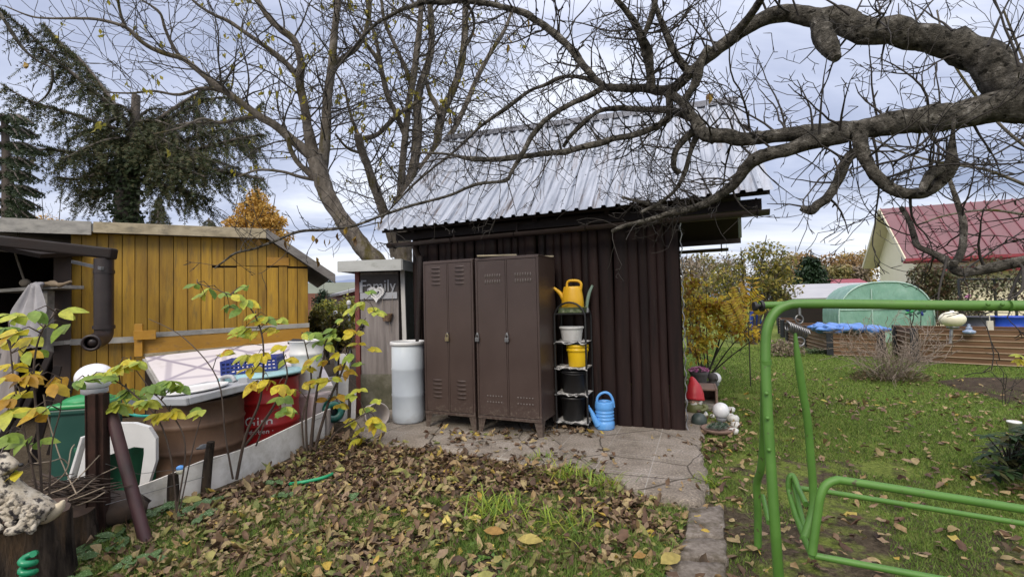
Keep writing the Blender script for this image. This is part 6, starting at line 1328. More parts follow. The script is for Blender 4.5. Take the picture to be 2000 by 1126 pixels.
aplimb('L1e', [(1440, 62, 10), (1462, 35, 9), (1482, 8, 9), (1495, -15, 8)], 2.88, 2.6)
aplimb('stub', [(1600, 40, 20), (1604, 62, 20), (1612, 86, 19), (1626, 104, 15), (1634, 114, 10)], 2.66, 2.55, jit=0.2)
aplimb('stub2', [(1385, 92, 8), (1372, 112, 8), (1360, 150, 9), (1352, 172, 8), (1336, 196, 8)], 3.0, 3.05)
aplimb('L2', [(2015, 200, 44), (1950, 208, 33), (1890, 222, 30), (1810, 234, 27), (1730, 246, 25), (1660, 256, 23), (1590, 260, 19), (1530, 264, 15), (1470, 269, 14), (1420, 268, 14), (1385, 264, 14), (1368, 254, 13), (1352, 228, 11), (1336, 204, 10), (1315, 186, 9)], 2.45, 3.1, jit=0.18)
aplimb('L2b', [(1655, 262, 18), (1600, 272, 17), (1560, 284, 16), (1510, 298, 15), (1478, 312, 16), (1462, 326, 15), (1445, 348, 13), (1425, 368, 11), (1395, 388, 9.5), (1362, 404, 8.5), (1330, 412, 7), (1298, 420, 6), (1255, 432, 5), (1215, 442, 4.5), (1196, 452, 4)], 2.6, 3.35, jit=0.22)
aplimb('L2c', [(1360, 404, 6), (1320, 410, 5), (1290, 405, 4.5), (1255, 395, 4), (1215, 385, 3)], 3.15, 3.6)
aplimb('L3', [(1680, 262, 17), (1682, 290, 14), (1694, 318, 13), (1712, 345, 13), (1745, 368, 13), (1780, 379, 13), (1815, 372, 13), (1840, 350, 13), (1854, 322, 12), (1860, 295, 9), (1862, 262, 5), (1864, 225, 3)], 2.62, 2.35, jit=0.2)
aplimb('L3b', [(1682, 292, 13), (1660, 305, 11), (1646, 325, 10), (1634, 360, 9.5), (1614, 386, 9), (1594, 400, 9), (1582, 411, 9), (1564, 405, 6)], 2.6, 2.75, jit=0.25)
aplimb('L3c', [(1834, 330, 11), (1818, 340, 10), (1806, 358, 8), (1800, 378, 6)], 2.42, 2.36)
aplimb('L4', [(2060, 500, 13), (2000, 510, 12), (1945, 521, 11), (1895, 531, 11), (1868, 529, 10), (1848, 510, 8), (1825, 495, 7), (1795, 480, 6.5), (1786, 462, 5.5), (1775, 430, 5), (1760, 405, 4)], 2.3, 2.75, jit=0.2)
aplimb('L4b', [(1862, 515, 7), (1874, 500, 7), (1882, 470, 7), (1880, 430, 6.5), (1868, 390, 5), (1855, 350, 3.5), (1850, 310, 2.5), (1848, 270, 1.5)], 2.45, 2.7)
aplimb('L5', [(1306, 178, 8), (1308, 215, 8), (1302, 235, 7.5), (1270, 252, 7), (1234, 264, 7), (1195, 272, 6.5), (1159, 281, 6.5), (1112, 293, 6), (1066, 300, 6), (1020, 306, 6), (973, 311, 6), (930, 311, 5.5), (905, 308, 4), (880, 302, 3), (845, 299, 2.6), (809, 298, 2)], 3.15, 3.75, jit=0.2)
aplimb('L6', [(1180, 170, 6), (1145, 190, 6), (1104, 209, 5.5), (1066, 235, 5.5), (1040, 262, 5.5), (1026, 290, 5.5), (1012, 312, 5), (1000, 335, 4.5), (990, 352, 4.5), (960, 356, 3.5), (936, 359, 3.5), (910, 368, 3.2), (880, 381, 3), (830, 395, 2.8), (790, 405, 2.8), (749, 420, 2.8), (690, 441, 3), (640, 448, 3.2), (598, 450, 3), (570, 457, 2.8), (543, 468, 2.6), (498, 485, 2.5), (462, 493, 2.4), (440, 508, 2), (419, 524, 1.5)], 3.4, 3.3, jit=0.2)
aplimb('L7', [(1165, 160, 5), (1140, 152, 5), (1104, 150, 4.5), (1066, 165, 4.5), (1030, 180, 4.2), (973, 222, 4), (940, 245, 3.5), (917, 268, 3.2), (880, 302, 2.8), (850, 325, 2.4), (809, 358, 2.2), (757, 414, 1.8)], 3.45, 4.0)
aplimb('L8', [(1368, 240, 8), (1330, 222, 7), (1300, 216, 6.5), (1260, 214, 6), (1220, 212, 6), (1182, 214, 5.5), (1158, 226, 5), (1137, 243, 5), (1115, 265, 4.5), (1100, 287, 4)], 3.1, 3.6)
aplimb('L9', [(898, 2, 4), (920, 20, 3.5), (925, 60, 3), (905, 100, 2.4), (895, 130, 2)], 3.7, 3.9)
aplimb('L10', [(-20, 10, 4), (0, 27, 3.5), (22, 62, 3.2), (45, 95, 3), (75, 120, 2.6), (100, 134, 2.4), (101, 165, 2.2), (88, 190, 1.8), (62, 208, 1.2)], 2.6, 2.8)
aplimb('L11', [(1374, 260, 8), (1355, 256, 8), (1330, 280, 7), (1318, 300, 6), (1316, 325, 5.5), (1325, 338, 5)], 3.03, 3.2)
aplimb('L12', [(1378, 262, 8), (1360, 268, 7), (1348, 300, 5), (1335, 340, 4.5), (1320, 370, 4), (1290, 395, 3.5), (1250, 415, 3)], 3.03, 3.3)
mb = MB(); r2 = rng
for key, per, L0, L1, lv in (('L1', 5.5, 0.25, 0.8, 2), ('L1a', 9, 0.2, 0.7, 2), ('L1b', 9, 0.2, 0.6, 2), ('L1c', 9, 0.2, 0.5, 2), ('L1d', 9, 0.2, 0.6, 2), ('L2', 6, 0.25, 0.8, 2), ('L2b', 7, 0.15, 0.5, 2), ('L2c', 12, 0.15, 0.4, 2), ('L3', 7, 0.2, 0.6, 2), ('L3b', 5, 0.12, 0.4, 1), ('L4', 5, 0.2, 0.6, 2), ('L4b', 5, 0.2, 0.5, 2), ('L5', 9, 0.2, 0.6, 2), ('L6', 7, 0.15, 0.5, 1), ('L7', 9, 0.2, 0.6, 2), ('L8', 10, 0.2, 0.55, 2), ('L9', 9, 0.2, 0.6, 2), ('L10', 3, 0.1, 0.3, 1), ('L11', 10, 0.1, 0.4, 1), ('L12', 12, 0.15, 0.5, 2)):
    sprout(mb, *AP[key], r2, per * 2.6, L0, L1 * 1.25, lv, 0.35, 0.08, 1.0, 0.3, 0.0075, spur=0.30, seg=0.06, wig=0.28, kids=0.5, tup=0.05)
# long water shoots filling the upper right sky
for x, y, tx, ty in ((1990, 130, 1900, -60), (1930, 90, 1985, -40), (1860, 60, 1790, -40), (1790, 40, 1850, -50), (1720, 40, 1700, -60), (1660, 30, 1600, -60), (2010, 260, 1880, 330), (1960, 240, 1990, 60), (1840, 250, 1842, 90), (1720, 250, 1705, 40), (1600, 262, 1560, 130), (1535, 262, 1530, 60), (1640, 255, 1655, 150), (1900, 240, 1960, 360), (1800, 250, 1730, 420), (2020, 330, 1900, 380), (2020, 420, 1880, 420), (2020, 60, 1920, 120), (2020, 300, 1930, 250), (1460, 270, 1400, 130), (1400, 100, 1360, -40), (1560, 30, 1540, -60), (2020, 380, 1850, 440), (1880, 530, 1990, 420), (1850, 500, 1800, 600), (2020, 170, 1960, 300), (2020, 100, 1880, 170), (2020, 460, 1900, 470)):
    Y = rng.uniform(2.3, 3.1); a, c = at(x, y, Y), at(tx, ty, Y + rng.uniform(-.25, .35)); d = c - a; twig(mb, a, d, d.length, 0.0068, rng, 2, 0.02, 0.08, 0.11, 0.40, 4, 0.5, klen=0.5)
for x, y, tx, ty in ((1120, 95, 1060, 240), (1040, 30, 900, 130), (1000, 20, 1010, 150), (930, 5, 820, 180), (1150, 140, 950, 200), (1230, 265, 1210, 400), (1150, 285, 1120, 400), (1080, 300, 1040, 400), (1200, 215, 1180, 350), (990, 352, 1020, 420), (960, 310, 900, 420), (900, 305, 700, 330), (860, 300, 760, 370), (1300, 60, 1400, -20), (1320, 120, 1420, 180), (1180, 60, 1090, -20), (1210, 20, 1130, 60), (740, 45, 640, 20), (700, 80, 600, 200), (1400, 390, 1250, 380), (1330, 412, 1180, 420), (1310, 420, 1220, 460), (1460, 330, 1340, 330), (1290, 250, 1180, 330), (1250, 100, 1150, 130), (1140, 20, 1060, 100), (1480, 320, 1580, 400), (1540, 290, 1640, 350)):
    Y = rng.uniform(3.1, 3.9); a, c = at(x, y, Y), at(tx, ty, Y + rng.uniform(-.15, .25)); d = c - a; twig(mb, a, d, d.length, 0.0062, rng, 2, 0.0, 0.08, 0.14, 0.36, 4, 0.45, klen=0.5)
o = mb.build('twigs', M_TWIG, ap, world=True); o['kind'] = 'stuff'
M_LASTLEAF = leafmat('withered leaf', even([(0.10, 0.055, 0.02), (0.16, 0.09, 0.03), (0.30, 0.20, 0.03), (0.35, 0.22, 0.03)]), 0.3)
mb = MB()
for x, y, Y in ((45, 118, 2.75), (680, 445, 3.3), (690, 462, 3.3), (655, 452, 3.3), (640, 470, 3.3), (615, 462, 3.3), (500, 465, 3.3), (560, 470, 3.3), (745, 430, 3.4), (992, 90, 3.7), (990, 70, 3.7), (1025, 40, 3.5), (700, 250, 3.8), (925, 60, 3.7), (1390, 180, 3), (880, 230, 3.7), (620, 505, 3.3)):
    for _ in range(2): leaf(mb, at(x + rng.uniform(-6, 6), y + rng.uniform(-4, 4), Y), V((rng.uniform(-.5, .5), rng.uniform(-.3, .3), -1)), rv(rng), rng.uniform(0.04, 0.075), 0.028, 0.4, 0.4)
mb.build('withered_leaves', M_LASTLEAF, ap, world=True)
# ------------------------------------------------------------------ trees behind the outhouse
rng = random.Random(21); RMIN = 0.0042
def bgtree(name, label, base, limbs, Y, twm, seedk, per=4.2):
    g = thing(name, label, 'tree', base); mbt = MB(); tips = []; first = True
    for lst, dY in limbs:
        P, Rr = limb(lst, Y, Y + dY, 5, 0.10); barky(P, Rr, .075).build('trunk' if first else 'limb', M_BARK_W, g, world=True)
        sprout(mbt, P, Rr, rng, per * (0.25 if first else 1), 0.5, 1.7, 3, 0.30, 0.5 if first else 0.05, 1.0, 0.30, 0.015, tips=tips, seg=0.14, wig=0.26, kids=0.62, tup=0.06)
        first = False
    o = mbt.build('twigs', twm, g, world=True); o['kind'] = 'stuff'
    return g, tips
YA = 7.7
gA, tipA = bgtree('walnut_tree', 'bare pale barked tree leaning left behind the outhouse', at(780, 640, YA) * 1 - Z_ * at(780, 640, YA).z, [
    ([(800, 760, 26), (770, 600, 24), (738, 518, 21), (714, 490, 19), (695, 465, 18), (668, 428, 17), (640, 382, 17), (627, 345, 18), (615, 310, 17)], -0.2),
    ([(626, 340, 14), (634, 290, 12), (637, 240, 10.5), (640, 190, 9.5), (648, 130, 8.5), (652, 80, 8), (657, 30, 7), (664, -30, 6)], -0.4),
    ([(613, 308, 14), (602, 255, 10.5), (594, 205, 9), (585, 160, 9), (588, 125, 8), (575, 80, 7.5), (545, 55, 7), (520, 28, 6), (496, -10, 5.5)], -0.6),
    ([(582, 150, 7), (555, 120, 6), (520, 92, 5), (485, 68, 4.5), (447, 42, 4), (420, 30, 3.5), (390, 12, 3), (360, -15, 2.5)], -0.9),
    ([(612, 306, 13), (585, 285, 11), (560, 264, 9.5), (535, 243, 9), (508, 228, 8), (480, 207, 7.5), (445, 182, 7), (420, 165, 7), (390, 140, 6), (358, 115, 5.5), (330, 107, 5), (298, 95, 4.5), (275, 80, 4.5), (252, 58, 4.5), (232, 48, 3.5), (190, 38, 3), (150, 36, 2.6), (100, 36, 2.2), (60, 32, 1.8), (10, 12, 1.4)], -1.6),
    ([(247, 56, 3.5), (238, 35, 3), (232, 10, 2.6), (230, -15, 2.4)], -0.3),
    ([(352, 112, 4), (335, 85, 3.5), (322, 55, 3), (312, 25, 2.6), (285, 5, 2), (262, -8, 2)], -0.6),
    ([(626, 356, 7), (600, 335, 6), (580, 315, 5.5), (567, 290, 5), (562, 268, 4)], -0.3),
    ([(646, 132, 7), (672, 112, 6), (698, 92, 5), (714, 60, 4.5), (722, 20, 4), (722, -15, 4)], -0.3),
    ([(508, 228, 4), (470, 232, 3.5), (430, 240, 3), (395, 232, 2.5), (350, 250, 2), (300, 262, 1.6)], -0.8),
    ([(440, 180, 4), (395, 172, 3.5), (350, 185, 3), (300, 178, 2.5), (255, 182, 2), (200, 180, 1.5)], -0.9),
    ([(620, 352, 4), (585, 345, 3.5), (550, 335, 3), (505, 332, 2.5), (465, 345, 2)], -0.5),
], YA, M_TWIG_W, 1, 9.5)
YB = 8.6
gB, tipB = bgtree('walnut_tree', 'bare multi stemmed tree rising behind the left roof edge', V((at(790, 600, YB).x, YB, 0)), [
    ([(795, 760, 24), (792, 620, 22), (788, 520, 20), (786, 460, 18), (784, 420, 17), (782, 385, 15)], 0.0),
    ([(782, 390, 9), (784, 350, 8), (788, 300, 7.5), (794, 240, 7), (801, 186, 7), (808, 150, 7), (814, 100, 7), (820, 50, 6), (824, -15, 5)], -0.1),
    ([(790, 395, 12), (802, 350, 11), (812, 300, 10.5), (816, 250, 10), (815, 200, 9), (822, 165, 9), (832, 138, 8), (842, 95, 7.5), (842, 45, 7), (838, -15, 6)], 0.2),
    ([(820, 330, 8), (838, 310, 9), (852, 285, 9), (858, 245, 9), (866, 215, 9), (884, 178, 8), (900, 130, 8), (907, 80, 7), (909, 30, 7), (912, -15, 6)], 0.4),
    ([(858, 226, 6), (852, 205, 5.5), (840, 185, 5), (832, 155, 4)], 0.2),
    ([(868, 275, 6), (883, 258, 6), (898, 230, 6), (912, 200, 5.5), (926, 165, 5), (938, 140, 5), (960, 100, 4.5), (985, 60, 4), (1000, 20, 3)], 0.5),
    ([(775, 500, 13), (764, 455, 11), (750, 416, 10.5), (738, 382, 10), (727, 352, 9.5), (718, 325, 8.5), (711, 305, 8), (704, 285, 9), (699, 262, 9)], -0.9),
    ([(712, 270, 6), (735, 264, 5), (757, 244, 5), (775, 225, 5), (798, 210, 4), (830, 190, 3)], -0.3),
    ([(700, 268, 5), (690, 240, 3.5), (680, 205, 3), (672, 170, 2.5), (655, 140, 2)], -0.5),
    ([(790, 262, 6), (775, 225, 6), (758, 190, 6), (748, 150, 5.5), (738, 118, 5), (712, 82, 4), (690, 50, 3)], -0.5),
    ([(745, 130, 4), (735, 80, 4), (720, 30, 3.5), (715, -15, 3)], -0.4),
    ([(712, 300, 4), (680, 290, 3), (655, 262, 2.5)], -0.5),
    ([(804, 170, 5), (790, 130, 4.5), (772, 90, 4), (752, 45, 3.5), (745, 0, 3)], -0.4),
], YB, M_TWIG_W, 2, 9.0)
M_FEWLEAF = leafmat('last yellow leaves', even([(0.30, 0.26, 0.03), (0.38, 0.32, 0.04), (0.24, 0.22, 0.04)]), 0.4)
for g, tips in ((gA, tipA), (gB, tipB)):
    mb = MB()
    for p, d in tips:
        if rng.random() < 0.028:
            for _ in range(3): leaf(mb, p + rv(rng) * 0.05, V((rng.uniform(-.6, .6), rng.uniform(-.6, .6), -0.7)), rv(rng), rng.uniform(0.07, 0.12), 0.05, 0.3, 0.3, stations=3)
    for x, y in ((805, 176), (866, 190), (700, 220), (760, 150), (880, 215), (690, 250), (480, 215), (500, 215), (470, 205), (440, 100)) if g is gA else ((812, 175), (868, 195), (680, 252), (720, 130)):
        for _ in range(5): leaf(mb, at(x + rng.uniform(-8, 8), y + rng.uniform(-6, 6), 7.6), V((rng.uniform(-.6, .6), rng.uniform(-.6, .6), -0.5)), rv(rng), rng.uniform(0.07, 0.12), 0.055, 0.3, 0.3, stations=3)
    mb.build('last_leaves', M_FEWLEAF, g, world=True)
# right background bare tree behind the shed roof (thin branches in the gap above the apple limb)
YC_ = 6.5
gC, tipC = bgtree('fruit_tree', 'slender bare fruit tree standing right of the frame before the house', V((at(2110, 600, YC_).x, YC_, 0)), [
    ([(2110, 800, 6), (2105, 600, 6), (2095, 460, 5), (2080, 360, 5)], 0.0),
    ([(2080, 360, 4), (2020, 300, 3.5), (1960, 250, 3), (1900, 180, 2.5), (1850, 100, 2), (1830, 20, 1.6)], 0.3),
    ([(2085, 400, 4), (2000, 360, 3.5), (1920, 330, 3), (1850, 320, 2.5), (1770, 300, 2), (1700, 270, 1.6)], 0.4),
    ([(2090, 430, 4), (2010, 420, 3), (1930, 410, 2.5), (1850, 420, 2), (1790, 440, 1.5)], -0.2),
    ([(2080, 350, 4), (2050, 240, 3), (2000, 120, 2.5), (1960, 20, 2)], 0.1),
], YC_, M_TWIG_W, 3, 4.0)
RMIN = 0.004
# ------------------------------------------------------------------ conifers
M_NEEDLE = leafmat('spruce needles', even([(0.018, 0.027, 0.010), (0.030, 0.045, 0.015), (0.048, 0.062, 0.02), (0.068, 0.06, 0.024)]), 0.1, 0.7)
M_NEEDLE2 = leafmat('dark fir needles', even([(0.010, 0.020, 0.008), (0.018, 0.032, 0.011), (0.028, 0.044, 0.014)]), 0.1, 0.7)
M_CBARK = pm('conifer bark', [(0.06, 0.05, 0.042), (0.12, 0.10, 0.085)], 6, 0.9, (1, 1, .4), 0.6)
def spray(mb, p, d, L, nl, rng, step=0.045):
    k = max(2, int(L / step)); d = V(d)
    for i in range(k):
        d = (d + rv(rng) * 0.10).normalized(); q = p + d * step
        s_ = d.cross(rv(rng)); s_ = s_.normalized() if s_.length > 1e-4 else d.orthogonal()
        ll = nl * (1 - 0.5 * i / k) * rng.uniform(0.7, 1.2); w_ = d * 0.018
        for sg in (-1, 1):
            t = p + (d * 0.75 + s_ * sg).normalized() * ll; mb.add([p - w_, p + w_, t], [(0, 1, 2)])
        p = q
def spruce(name, label, base, trunk, boughs, Y, mneedle, hang, dens, seed, ivy=None, nl=0.12):
    rg = random.Random(seed); g = thing(name, label, 'conifer', (base.x, base.y, 0)); P, Rr = limb(trunk, Y, Y, 4, 0.08); mb = MB(); mb.tube(P, Rr, 12); mb.build('trunk', M_CBARK, g, world=True)
    mbb = MB(); mn = MB()
    for lst, dY in boughs:
        P, Rr = limb([(x, y, r) for x, y, r in lst], Y, Y + dY, 6, 0.05); mbb.tube(P, Rr, 6, cap=False); n = len(P)
        for i in range(n - 1):
            a, c = P[i], P[i + 1]; t = (c - a).normalized(); f = i / n; m_ = dens * (c - a).length
            for _ in range(int(m_) + (rg.random() < m_ % 1)):
                q = a.lerp(c, rg.random()); side = t.cross(Z_).normalized() * rg.choice((-1, 1))
                L = hang * rg.uniform(0.35, 1.15) * (0.45 + 0.9 * math.sin(PI * min(1, f * 0.9 + 0.12)))
                spray(mn, q, (side * rg.uniform(0.1, 0.7) + t * rg.uniform(0, 0.6) - Z_ * rg.uniform(0.4, 1.1)).normalized(), L, nl, rg)
                if rg.random() < 0.5: spray(mn, q, (t + side * 0.8 + Z_ * rg.uniform(-.1, .25)).normalized(), L * 0.45, nl, rg)
    mbb.build('boughs', M_CBARK, g, world=True); mn.build('needles', mneedle, g, world=True)
    if ivy:
        mi = MB()
        for x, y, r in ivy:
            for _ in range(260):
                p = at(x + rg.gauss(0, r * .55), y + rg.gauss(0, r * .6), Y + rg.uniform(-.5, .2)); leaf(mi, p, rv(rg) - Z_ * .6, V((0, -1, .5)) + rv(rg) * .4, 0.13, 0.10, 0.1, 0.1, stations=3)
        mi.build('ivy', M_NEEDLE2, g, world=True)
    return g
Ys = 13.0
spruce('spruce_tree', 'dark spruce with a cut off top and drooping boughs behind the ochre shed', at(246, 500, Ys), [(240, 640, 26), (246, 450, 23), (252, 350, 20), (258, 280, 13), (263, 240, 9), (266, 186, 8)], [
    ([(262, 262, 5), (200, 243, 4), (140, 222, 3), (60, 197, 2), (5, 165, 1)], -0.8), ([(258, 250, 6), (215, 205, 5), (150, 150, 4), (105, 112, 3), (60, 68, 2.5), (0, 18, 2)], -1.5),
    ([(240, 225, 4), (200, 170, 3.5), (160, 120, 3), (125, 90, 2), (85, 45, 1.5)], 0.8), ([(255, 300, 5), (180, 303, 4), (100, 292, 3), (35, 296, 1.5)], -0.7), ([(255, 340, 5), (195, 340, 4), (150, 350, 3), (112, 345, 1.5)], -0.5),
    ([(268, 262, 5), (340, 212, 4), (400, 175, 3), (445, 155, 1.5)], 0.6), ([(268, 285, 5), (350, 245, 4), (430, 238, 3), (480, 228, 2), (512, 200, 1)], -0.6), ([(268, 305, 5), (380, 292, 4), (460, 272, 3), (512, 262, 1.5)], -1.0),
    ([(266, 330, 5), (360, 325, 4), (440, 335, 3), (516, 350, 1.5)], -0.5), ([(264, 350, 5), (320, 362, 4), (370, 375, 3), (405, 390, 1.5)], -0.2), ([(262, 300, 4), (320, 300, 4), (400, 310, 3), (470, 330, 1.5)], 1.0),
    ([(258, 310, 4), (220, 320, 4), (180, 330, 3)], 1.0), ([(262, 280, 4), (300, 290, 4), (340, 320, 3), (400, 345, 2)], -1.4), ([(262, 240, 4), (300, 235, 3), (345, 250, 2)], -0.9), ([(266, 270, 4), (330, 232, 3.5), (390, 200, 3), (440, 190, 2), (470, 200, 1)], 1.2), ([(300, 292, 3), (400, 262, 3), (450, 255, 2.5), (500, 290, 1.5)], 0.4), ([(262, 335, 3), (225, 360, 3), (190, 375, 2), (150, 372, 1)], 0.6), ([(258, 300, 3), (225, 265, 3), (190, 250, 2), (150, 262, 1)], 1.4), ([(264, 235, 3), (290, 215, 2.5), (320, 212, 1)], 0.6), ([(262, 225, 3), (235, 205, 2.5), (205, 205, 1)], -0.8), ([(262, 250, 3), (300, 262, 3), (350, 290, 2), (390, 300, 1)], -1.6), ([(258, 270, 3), (215, 272, 3), (165, 290, 2), (125, 310, 1)], -1.6), ([(262, 320, 4), (300, 340, 4), (340, 350, 3), (370, 380, 2)], 0.5)],
    Ys, M_NEEDLE, 0.9, 30, 4, [(243, 430, 30), (245, 390, 32), (240, 350, 30), (250, 440, 26), (238, 330, 30), (255, 310, 22)])
Yf = 10.5
spruce('spruce_tree', 'dense dark fir cut by the left frame edge', at(15, 500, Yf), [(20, 640, 14), (18, 440, 12), (14, 330, 9), (8, 225, 5)],
    [([(14, y, 4), (14 + s_ * w_ * .5, y - 2, 3), (14 + s_ * w_, y + 14, 1.2)], dy) for y, w_ in ((228, 52), (252, 60), (282, 68), (312, 62), (338, 66), (366, 72), (392, 66), (412, 58)) for s_, dy in ((1, -0.3), (-1, -0.4), (0.75, -1.0), (-0.6, 0.8), (0.35, -1.4))], Yf, M_NEEDLE2, 0.20, 34, 9, nl=0.085)
Yc = 22.0
spruce('young_fir', 'small thin fir rising behind the ochre shed roof', at(310, 500, Yc), [(310, 640, 4), (310, 450, 3), (310, 378, 1)], [([(310, y, 1.2), (310 + s_ * w_, y + 8 + w_ * .2, 0.6)], dy) for y, w_ in ((384, 6), (394, 11), (404, 15), (414, 19), (424, 23), (434, 26), (446, 30)) for s_, dy in ((1, 0), (-1, 0), (.6, -.5), (-.6, .5))], Yc, M_NEEDLE, 0.32, 18, 14, nl=0.14)
Yc2 = 20.0
spruce('young_fir', 'low fir tip at the right end of the ochre shed ridge', at(408, 500, Yc2), [(408, 640, 4), (408, 450, 3), (408, 425, 1)], [([(408, y, 1.2), (408 + s_ * w_, y + 8, 0.6)], dy) for y, w_ in ((428, 12), (436, 20), (446, 26)) for s_, dy in ((1, 0), (-1, 0), (.6, -.5))], Yc2, M_NEEDLE, 0.3, 16, 15, nl=0.14)
# ------------------------------------------------------------------ leafy crowns
def crown(name, label, cat, base, blobs, m, nleaf, size, seed, trunk=0.06, group=None, ymul=1.0, stems=5, twm=None, twigs=True, gap=0.0):
    """crown made of leaf-size faces scattered through several irregular clumps; blobs: (centre, radii)"""
    rg = random.Random(seed); g = thing(name, label, cat, (base.x, base.y, 0), 0, group)
    ms = MB(); mn = MB(); b0 = V((base.x, base.y, 0))
    tot = sum(r[0] * r[1] * r[2] for c, r in blobs)
    for c, r in blobs:
        c = V(c); d = c - b0
        if trunk:
            mid = b0.lerp(c, 0.5) + rv(rg) * r[0] * 0.15; ms.tube(crom([tuple(b0 + V((rg.uniform(-.06, .06), rg.uniform(-.06, .06), -.05))), tuple(mid), tuple(c), tuple(c + (c - mid) * .5)], 4), [trunk * (1 - 0.07 * i) for i in range(13)], 6, cap=False)
            if twigs:
                for _ in range(6): twig(ms, b0.lerp(c, rg.uniform(.45, 1)), (rv(rg) + Z_ * .5).normalized(), r[0] * rg.uniform(.6, 1.5), trunk * .3, rg, 2, .05, r[0] * .18, .3, 0, 3, .5)
        n = int(nleaf * r[0] * r[1] * r[2] / tot)
        for _ in range(n):
            v = rv(rg) * (rg.random() ** 0.5); p = c + V((v.x * r[0], v.y * r[1], v.z * r[2]))
            if gap and noise.noise(p * (1.6 / r[0]) + V((seed, 0, 0))) < gap - 0.35: continue
            leaf(mn, p, rv(rg) - Z_ * .3, Z_ + rv(rg) * .8, size * rg.uniform(.6, 1.3), size * .55, .2, .2, stations=3)
    if trunk: ms.build('stems', twm or M_TWIG_W, g)
    if trunk: o = [c for c in g.children] ; o[0].location = (-base.x, -base.y, 0)
    on = mn.build('foliage', m, g); on.location = (-base.x, -base.y, 0)
    return g
def blob(x, y, Y, rx, ry, rz=None): return (at(x, y, Y), (rx * Y / FPX, (rz if rz else (rx + ry) / 2) * Y / FPX, ry * Y / FPX))
ML_LARCH = leafmat('golden larch', even([(0.54, 0.32, 0.07), (0.62, 0.39, 0.09), (0.46, 0.26, 0.06), (0.58, 0.39, 0.11)]), 0.4)
ML_ORANGE = leafmat('orange brown foliage', even([(0.66, 0.40, 0.05), (0.74, 0.55, 0.06), (0.40, 0.20, 0.05), (0.26, 0.14, 0.05), (0.76, 0.62, 0.08), (0.58, 0.54, 0.09)]), 0.55)
ML_OLIVE = leafmat('olive yellow foliage', even([(0.20, 0.20, 0.05), (0.34, 0.29, 0.06), (0.13, 0.14, 0.045), (0.42, 0.34, 0.06), (0.17, 0.12, 0.055), (0.12, 0.14, 0.05)]), 0.35)
ML_OLIVE2 = leafmat('yellow green foliage', even([(0.36, 0.36, 0.06), (0.46, 0.40, 0.06), (0.24, 0.28, 0.06), (0.20, 0.22, 0.07)]), 0.4)
ML_AUTUMN = [leafmat('autumn far ' + n_, even(c), 0.2) for n_, c in (('rust', [(0.27, 0.16, 0.07), (0.34, 0.21, 0.085), (0.21, 0.135, 0.07)]), ('gold', [(0.36, 0.26, 0.08), (0.30, 0.21, 0.07), (0.40, 0.29, 0.09)]), ('olive', [(0.19, 0.185, 0.08), (0.23, 0.22, 0.09), (0.26, 0.2, 0.08)]), ('brown', [(0.22, 0.175, 0.12), (0.27, 0.215, 0.15), (0.19, 0.15, 0.11)]))]
ML_DARK = leafmat('dark evergreen', even([(0.010, 0.026, 0.012), (0.018, 0.040, 0.018), (0.026, 0.052, 0.022)]), 0.1)
ML_HEDGE = leafmat('dull hedge leaves', even([(0.055, 0.07, 0.03), (0.085, 0.10, 0.04), (0.12, 0.10, 0.05), (0.10, 0.06, 0.035)]), 0.25)
Yl = 30
crown('larch_tree', 'golden orange larch behind the ochre shed', 'larch', at(500, 600, Yl), [blob(502, 388, Yl, 22, 18), blob(500, 410, Yl, 40, 20), blob(496, 436, Yl, 60, 20), blob(500, 462, Yl, 72, 20), blob(470, 464, Yl, 46, 18), blob(530, 432, Yl, 30, 18), blob(502, 374, Yl, 11, 12), blob(500, 500, Yl, 62, 24)], ML_LARCH, 12000, 0.24, 3, 0.10)
crown('shrub', 'thin pale orange shrub above the left end of the ochre shed', 'shrub', at(95, 520, 16), [blob(85, 432, 16, 26, 18), blob(115, 436, 16, 22, 14), blob(70, 440, 16, 18, 12), blob(100, 470, 16, 40, 20)], ML_LARCH, 700, 0.10, 8, 0.03)
# orange shrub by the shed corner
Yo = 7.6
crown('orange_shrub', 'orange and yellow autumn shrub right of the log shed', 'shrub', gnd(1378, 735), [blob(1352, 560, Yo, 22, 34), blob(1380, 600, Yo, 44, 30), blob(1425, 600, Yo, 34, 26), blob(1350, 620, Yo, 24, 30), blob(1410, 635, Yo + .2, 46, 26), blob(1455, 645, Yo, 26, 28), blob(1370, 660, Yo, 36, 24), blob(1360, 690, Yo - .3, 28, 18), blob(1440, 620, Yo + .3, 30, 20), blob(1475, 660, Yo - .1, 14, 18)], ML_ORANGE, 3600, 0.09, 12, 0.016, gap=0.30)
mb = MB(); yb = at(1462, 640, Yo - 0.2); g = thing('sumac_sprig', 'yellow feathered sumac shoot beside the swing end cap', 'plant', (yb.x, yb.y, 0))
mst = MB()
for k, (x0, y0, x1, y1) in enumerate(((1462, 640, 1470, 545), (1450, 610, 1482, 575), (1455, 600, 1440, 560), (1465, 610, 1484, 598), (1448, 640, 1425, 590))):
    a, c = at(x0, y0, Yo - .2), at(x1, y1, Yo - .3); mst.tube([a, a.lerp(c, .5) + Z_ * .02, c], 0.004, 4, cap=False)
    for i in range(9):
        t = 0.25 + 0.75 * i / 8; q = a.lerp(c, t); d = (c - a).normalized(); s_ = d.cross(V((0, 1, 0))).normalized()
        for sg in (-1, 1): leaf(mb, q, d * .5 + s_ * sg - Z_ * .15, V((0, -1, .5)), 0.15 * (1 - .4 * abs(t - .6)), 0.04, .25, .2, stations=3)
mst.tube([V((yb.x, yb.y, 0)), yb], 0.009, 6); mst.build('stem', M_TWIG, g, world=True); mb.build('leaflets', leafmat('sumac yellow', even([(0.42, 0.32, 0.02), (0.48, 0.36, 0.025), (0.36, 0.22, 0.02)]), .35), g, world=True)
